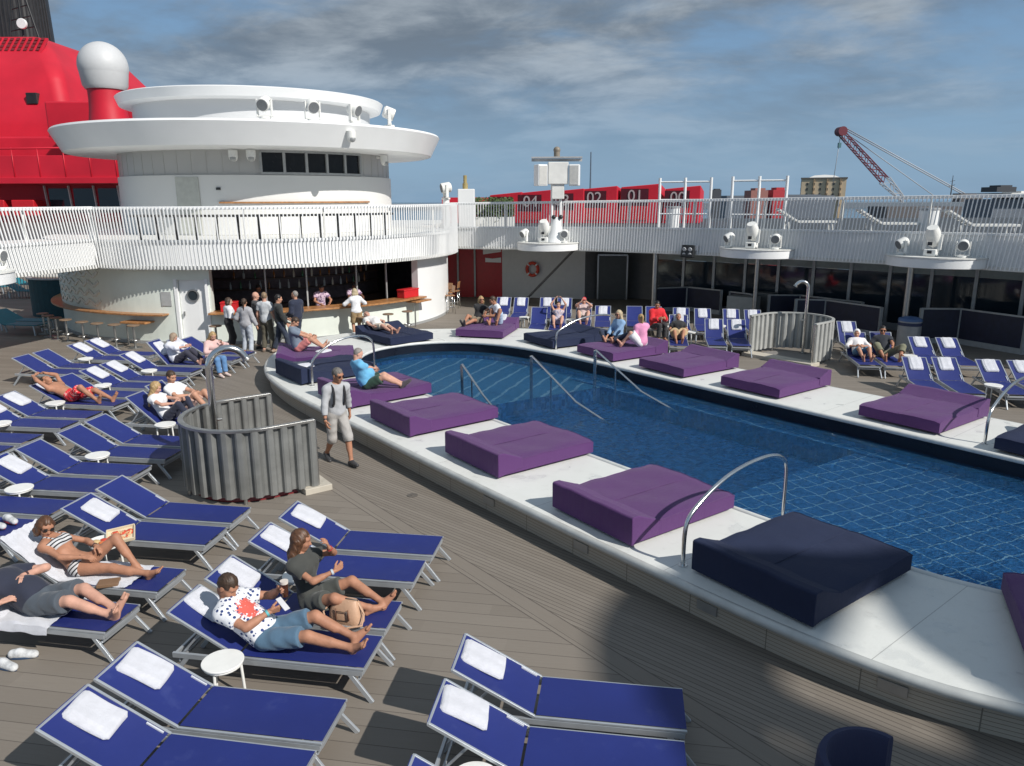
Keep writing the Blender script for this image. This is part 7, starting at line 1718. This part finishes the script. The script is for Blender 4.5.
w28 = P('woman in a floral dress lifting both arms to her head on a front row lounger', *onl(1.60, 26.05, -96), recline(55, wrL=V3(-.22, .12, 1.20), wrR=V3(-.22, -.12, 1.20), elL=(.3, 1, .2), elR=(.3, -1, .2), face=(1, 0, .1), hup=(0, 0, 1), anL=V3(.72, .12, .385), anR=V3(.70, -.1, .385)), 1.66, True, 3, .016).make()
w28.dress(blotch_cloth('floral', (.55, .45, .46), (.25, .27, .38), 20, .52), .7); w28.hair(HB, 'short')
m29 = P('man with a red cap holding his hands before his face on a far lounger', *onl(2.55, 26.75, -97), recline(58, wrL=V3(.10, .08, 1.05), wrR=V3(.10, -.08, 1.05), elL=(.2, 1, -.5), elR=(.2, -1, -.5), face=(1, -.1, 0), hup=(0, 0, 1), hdL=(-.3, -.4, .9), hdR=(-.3, .4, .9), anL=V3(.66, .12, .385), anR=V3(.66, -.1, .385)), 1.76, False, 3, .016).make()
m29.top(cloth('pale_pink_tee', (.55, .42, .40)), .6, off=.02); m29.bottom(cloth('beige_shorts', (.52, .45, .37)), .85, name='shorts'); m29.cap(cloth('red_cap', (.55, .03, .05)))
b30 = P('boy wrapped in a white towel with blue shorts lying on a lounger', *onl(9.53, 20.50, -100), recline(48, wrL=V3(.10, .1, .62), wrR=V3(.1, -.1, .62), face=(.9, -.2, 0), hup=(0, 0, 1), anL=V3(.70, .16, .385), anR=V3(.72, -.04, .385)), 1.55, False, 1, .015).make()
b30.bottom(cloth('blue_shorts', (.06, .16, .26)), .85, name='shorts'); b30.hair(HC, 'short'); b30.top(cloth('white_wrap', (.72, .70, .70)), 1.25, off=.030, hem=.02, name='towel_wrap', neck=.0)
def hood(s, m):
    pr = [('e', s.L(0, -.03, .02), s.HA, (.105*s.S, .115*s.S, .128*s.S))]; fn = lambda P_: np.maximum(field(pr, .01)(P_), (P_-np.asarray(s.hc, f32))@np.asarray(s.hf*.95-s.hu*.3, f32)-.035*s.S); lo, hi = bounds(pr); s.part('towel_hood', fn, lo, hi, m, .01)
hood(b30, cloth('white_wrap', (.72, .70, .70)))
m31 = P('man in a black printed T-shirt, sunglasses and khaki trousers on a lounger beside the boy', *onl(10.18, 20.38, -100), recline(55, wrL=V3(.34, .12, .68), wrR=V3(.06, -.32, .42), face=(.95, -.15, -.1), hup=(0, 0, 1), anL=V3(.66, .22, .385), anR=V3(.62, -.14, .385), knL=(0, .6, .8), knR=(0, -.5, .8)), 1.80, False, 2, .014, .03).make()
m31.top(cloth('black_tee', (.015, .018, .026)), .65, off=.018); m31.bottom(cloth('khaki_trouser', (.17, .17, .11)), 1.4, name='trousers', wide=.03); m31.hair(HK, 'short'); m31.glasses(); m31.wristband('R', mat('pale_watch', (.5, .55, .6), .3), 'watch')
# ---- small things
t = thing('food_plate', 'white plate with half-eaten food on a white table beside the striped bikini woman', 'plate', (-5.10, 8.70, .421)); t.scale = (1.25, 1.25, 1.25)
mb = MB(); mb.lathe([(0, .004), (.085, .004), (.13, .018), (.132, .022), (.08, .010), (0, .010)], n=32); mb.build('dish', PLASW, t)
for x, y, m_, sc in ((.02, .01, mat('tomato', (.50, .06, .03), .4), 1.), (-.04, -.03, mat('bread', (.50, .36, .18), .8), 1.1), (.03, -.05, mat('orange_sauce', (.55, .16, .05), .4), .8)):
    mb = MB(); mb.sphere((x, y, .02), .032*sc, 12, sc=(1.3, 1, .6)); mb.build('food', m_, t)
t = thing('pizza_box', 'open cream card box with red food propped beside the plate', 'box', (-4.92, 8.82, .452), R(22)); t.rotation_euler = (R(16), R(-6), R(22))
mb = MB(); mb.box((0, 0, 0), (.32, .27, .012))
for x_, y_, w_, d_ in ((-.16, 0, .012, .27), (.16, 0, .012, .27), (0, -.135, .32, .012), (0, .135, .32, .012)): mb.box((x_, y_, .018), (w_, d_, .045))
mb.build('tray', mat('cream_card', (.62, .53, .38), .7), t, bevel=.003)
mb = MB(); rn_ = random.Random(5)
for k_ in range(16): mb.sphere((rn_.uniform(-.11, .11), rn_.uniform(-.08, .08), .014), rn_.uniform(.02, .04), 8, sc=(1.4, 1, .45))
mb.build('food', blotch_cloth('pizza', (.55, .07, .035), (.62, .42, .22), 28, .55), t)
def trainer(label, x, y, z, deg, m, m2_, roll=0):
    t = thing('trainer', label, 'shoe', (x, y, z), R(deg), 'shoes lying about'); 
    fn = field([('c', (-.09, 0, .055), (-.02, 0, .062), .040, .040), ('c', (-.02, 0, .055), (.11, .0, .038), .042, .034), ('c', (-.10, 0, .035), (.12, 0, .034), .036, .034)], .03)
    v, q = nets(fn, (-.16, -.06, -.01), (.17, .06, .12), .008); me = bpy.data.meshes.new('upper'); me.from_pydata(v.tolist(), [], q.tolist()); me.materials.append(m)
    for p in me.polygons: p.use_smooth = True
    link('upper', me, t)
    mb = MB(); pts = [(.152*math.cos(R(a)), (.045-.006*math.cos(R(a)))*math.sin(R(a))) for a in range(0, 360, 15)]; mb.prism(pts, 0, .028); mb.build('sole', m2_, t, bevel=.006)
    mb = MB()
    for k in range(4): mb.cyl((-.01+k*.022, -.030, .086-k*.006), (-.01+k*.022, .030, .086-k*.006), .005, n=6)
    mb.build('laces', PLASW, t); return t
wt = mat('trainer_white', (.55, .56, .57), .7, var=.3, vscale=20); nv_ = mat('trainer_navy', (.03, .06, .12), .7)
trainer('grey and white trainer on the deck at the left edge, the nearer one', -5.08, 6.72, 0, -20, wt, nv_); trainer('grey and white trainer on the deck at the left edge behind the other', -5.02, 6.90, 0, 5, wt, nv_)
trainer('white and red trainer on the foot end of a lounger at the left edge', -6.75, 9.48, .35, -30, wt, mat('trainer_red', (.42, .05, .05), .6)); trainer('second white and red trainer beside its pair on the left edge lounger', -6.82, 9.30, .35, -15, wt, mat('trainer_red', (.42, .05, .05), .6))
mb = MB(); mb.box((0, 0, .02), (.22, .16, .035)); o = mb.build('book', mat('brown_book', (.20, .12, .07), .6), None, (-4.55, 7.78, .345), R(15), bevel=.004); tag(o, 'small brown book lying beside the thigh of the striped bikini woman', 'book')
# ================================================================== SKY, SUN, CAMERA
scene = bpy.context.scene
Wd = bpy.data.worlds.new('World'); scene.world = Wd; Wd.use_nodes = True; nt = Wd.node_tree; N = nt.nodes; L = nt.links; N.clear()
out = N.new('ShaderNodeOutputWorld'); bg = N.new('ShaderNodeBackground'); L.new(bg.outputs[0], out.inputs[0])
sky = N.new('ShaderNodeTexSky'); sky.sky_type = 'NISHITA'; sky.sun_disc = False
EL = math.asin(SUN.z); sky.sun_elevation = EL; sky.sun_rotation = math.atan2(SUN.x, SUN.y); sky.dust_density = 1.2; sky.ozone_density = 1.6; sky.air_density = 1.0
tc = N.new('ShaderNodeTexCoord'); sx = N.new('ShaderNodeSeparateXYZ'); L.new(tc.outputs['Generated'], sx.inputs[0])
def mth(op, a, b=None):
    o = N.new('ShaderNodeMath'); o.operation = op
    for i, v in enumerate((a, b)):
        if v is None: continue
        if isinstance(v, (int, float)): o.inputs[i].default_value = v
        else: L.new(v, o.inputs[i])
    return o.outputs[0]
zz = mth('ADD', mth('MAXIMUM', sx.outputs[2], 0.), .20); cx = mth('DIVIDE', sx.outputs[0], zz); cy = mth('DIVIDE', sx.outputs[1], zz)
cb = N.new('ShaderNodeCombineXYZ'); L.new(cx, cb.inputs[0]); L.new(cy, cb.inputs[1])
def noise(scale, det, rough, ofs=0., dist=0.):
    n = N.new('ShaderNodeTexNoise'); n.inputs['Scale'].default_value = scale; n.inputs['Detail'].default_value = det; n.inputs['Roughness'].default_value = rough; n.inputs['Distortion'].default_value = dist
    mp = N.new('ShaderNodeMapping'); mp.inputs['Location'].default_value = (ofs, ofs*.7, ofs*.3); mp.inputs['Rotation'].default_value = (0, 0, .5); mp.inputs['Scale'].default_value = (1., 1.25, 1.); L.new(cb.outputs[0], mp.inputs[0]); L.new(mp.outputs[0], n.inputs['Vector']); return n.outputs['Fac']
def ramp(f, a, b):
    r = N.new('ShaderNodeMapRange'); r.interpolation_type = 'SMOOTHSTEP'; r.inputs['From Min'].default_value = a; r.inputs['From Max'].default_value = b; L.new(f, r.inputs['Value']); return r.outputs[0]
def mix(f, a, b):
    o = N.new('ShaderNodeMix'); o.data_type = 'RGBA'
    for i, v in ((0, f), (6, a), (7, b)):
        if isinstance(v, (int, float)): o.inputs[i].default_value = v
        elif isinstance(v, tuple): o.inputs[i].default_value = (*v, 1)
        else: L.new(v, o.inputs[i])
    return o.outputs[2]
big = noise(.75, 7, .58, 5.3, .25); fine = noise(1.5, 7, .58, 2.4, .3)
cover = ramp(mth('ADD', mth('MULTIPLY', big, .75), mth('MULTIPLY', fine, .25)), SKYC[0], SKYC[1])
elev = ramp(sx.outputs[2], .03, .20); cover = mth('MULTIPLY', cover, mth('ADD', .12, mth('MULTIPLY', elev, .88)))
shade = ramp(mth('ADD', mth('MULTIPLY', fine, .72), mth('MULTIPLY', noise(3.2, 8, .6, 6.2, .5), .28)), .42, .64)
cloud = mix(shade, SKY_DARK, SKY_LIGHT)
lowhaze = ramp(sx.outputs[2], .30, .0)
blue = mix(SKY_MIX, sky.outputs[0], mix(lowhaze, SKY_HI, SKY_LO))
L.new(mix(cover, blue, cloud), bg.inputs['Color']); bg.inputs['Strength'].default_value = SKY_STR
sl = bpy.data.lights.new('sun', 'SUN'); sl.energy = SUN_E; sl.angle = R(.55); sl.color = (1., .955, .89); so = bpy.data.objects.new('sun', sl); C.objects.link(so)
so.rotation_euler = SUN.to_track_quat('Z', 'Y').to_euler(); so.location = (20, -15, 30)
cam = bpy.data.cameras.new('camera'); co = bpy.data.objects.new('camera', cam); C.objects.link(co); cam.sensor_width = 36; cam.lens = 758.8/1024*36; cam.clip_end = 20000; cam.clip_start = .05
co.matrix_world = Matrix.Translation((0, 0, 4.55)) @ Matrix.Rotation(math.pi/2-.23754, 4, 'X') @ Matrix.Rotation(-.003, 4, 'Z'); scene.camera = co
scene.view_settings.view_transform = 'Standard'; scene.view_settings.look = 'None'; scene.view_settings.exposure = EXPO; scene.view_settings.gamma = 1
scene.cycles.max_bounces = 8; scene.cycles.transparent_max_bounces = 12; scene.cycles.use_denoising = True
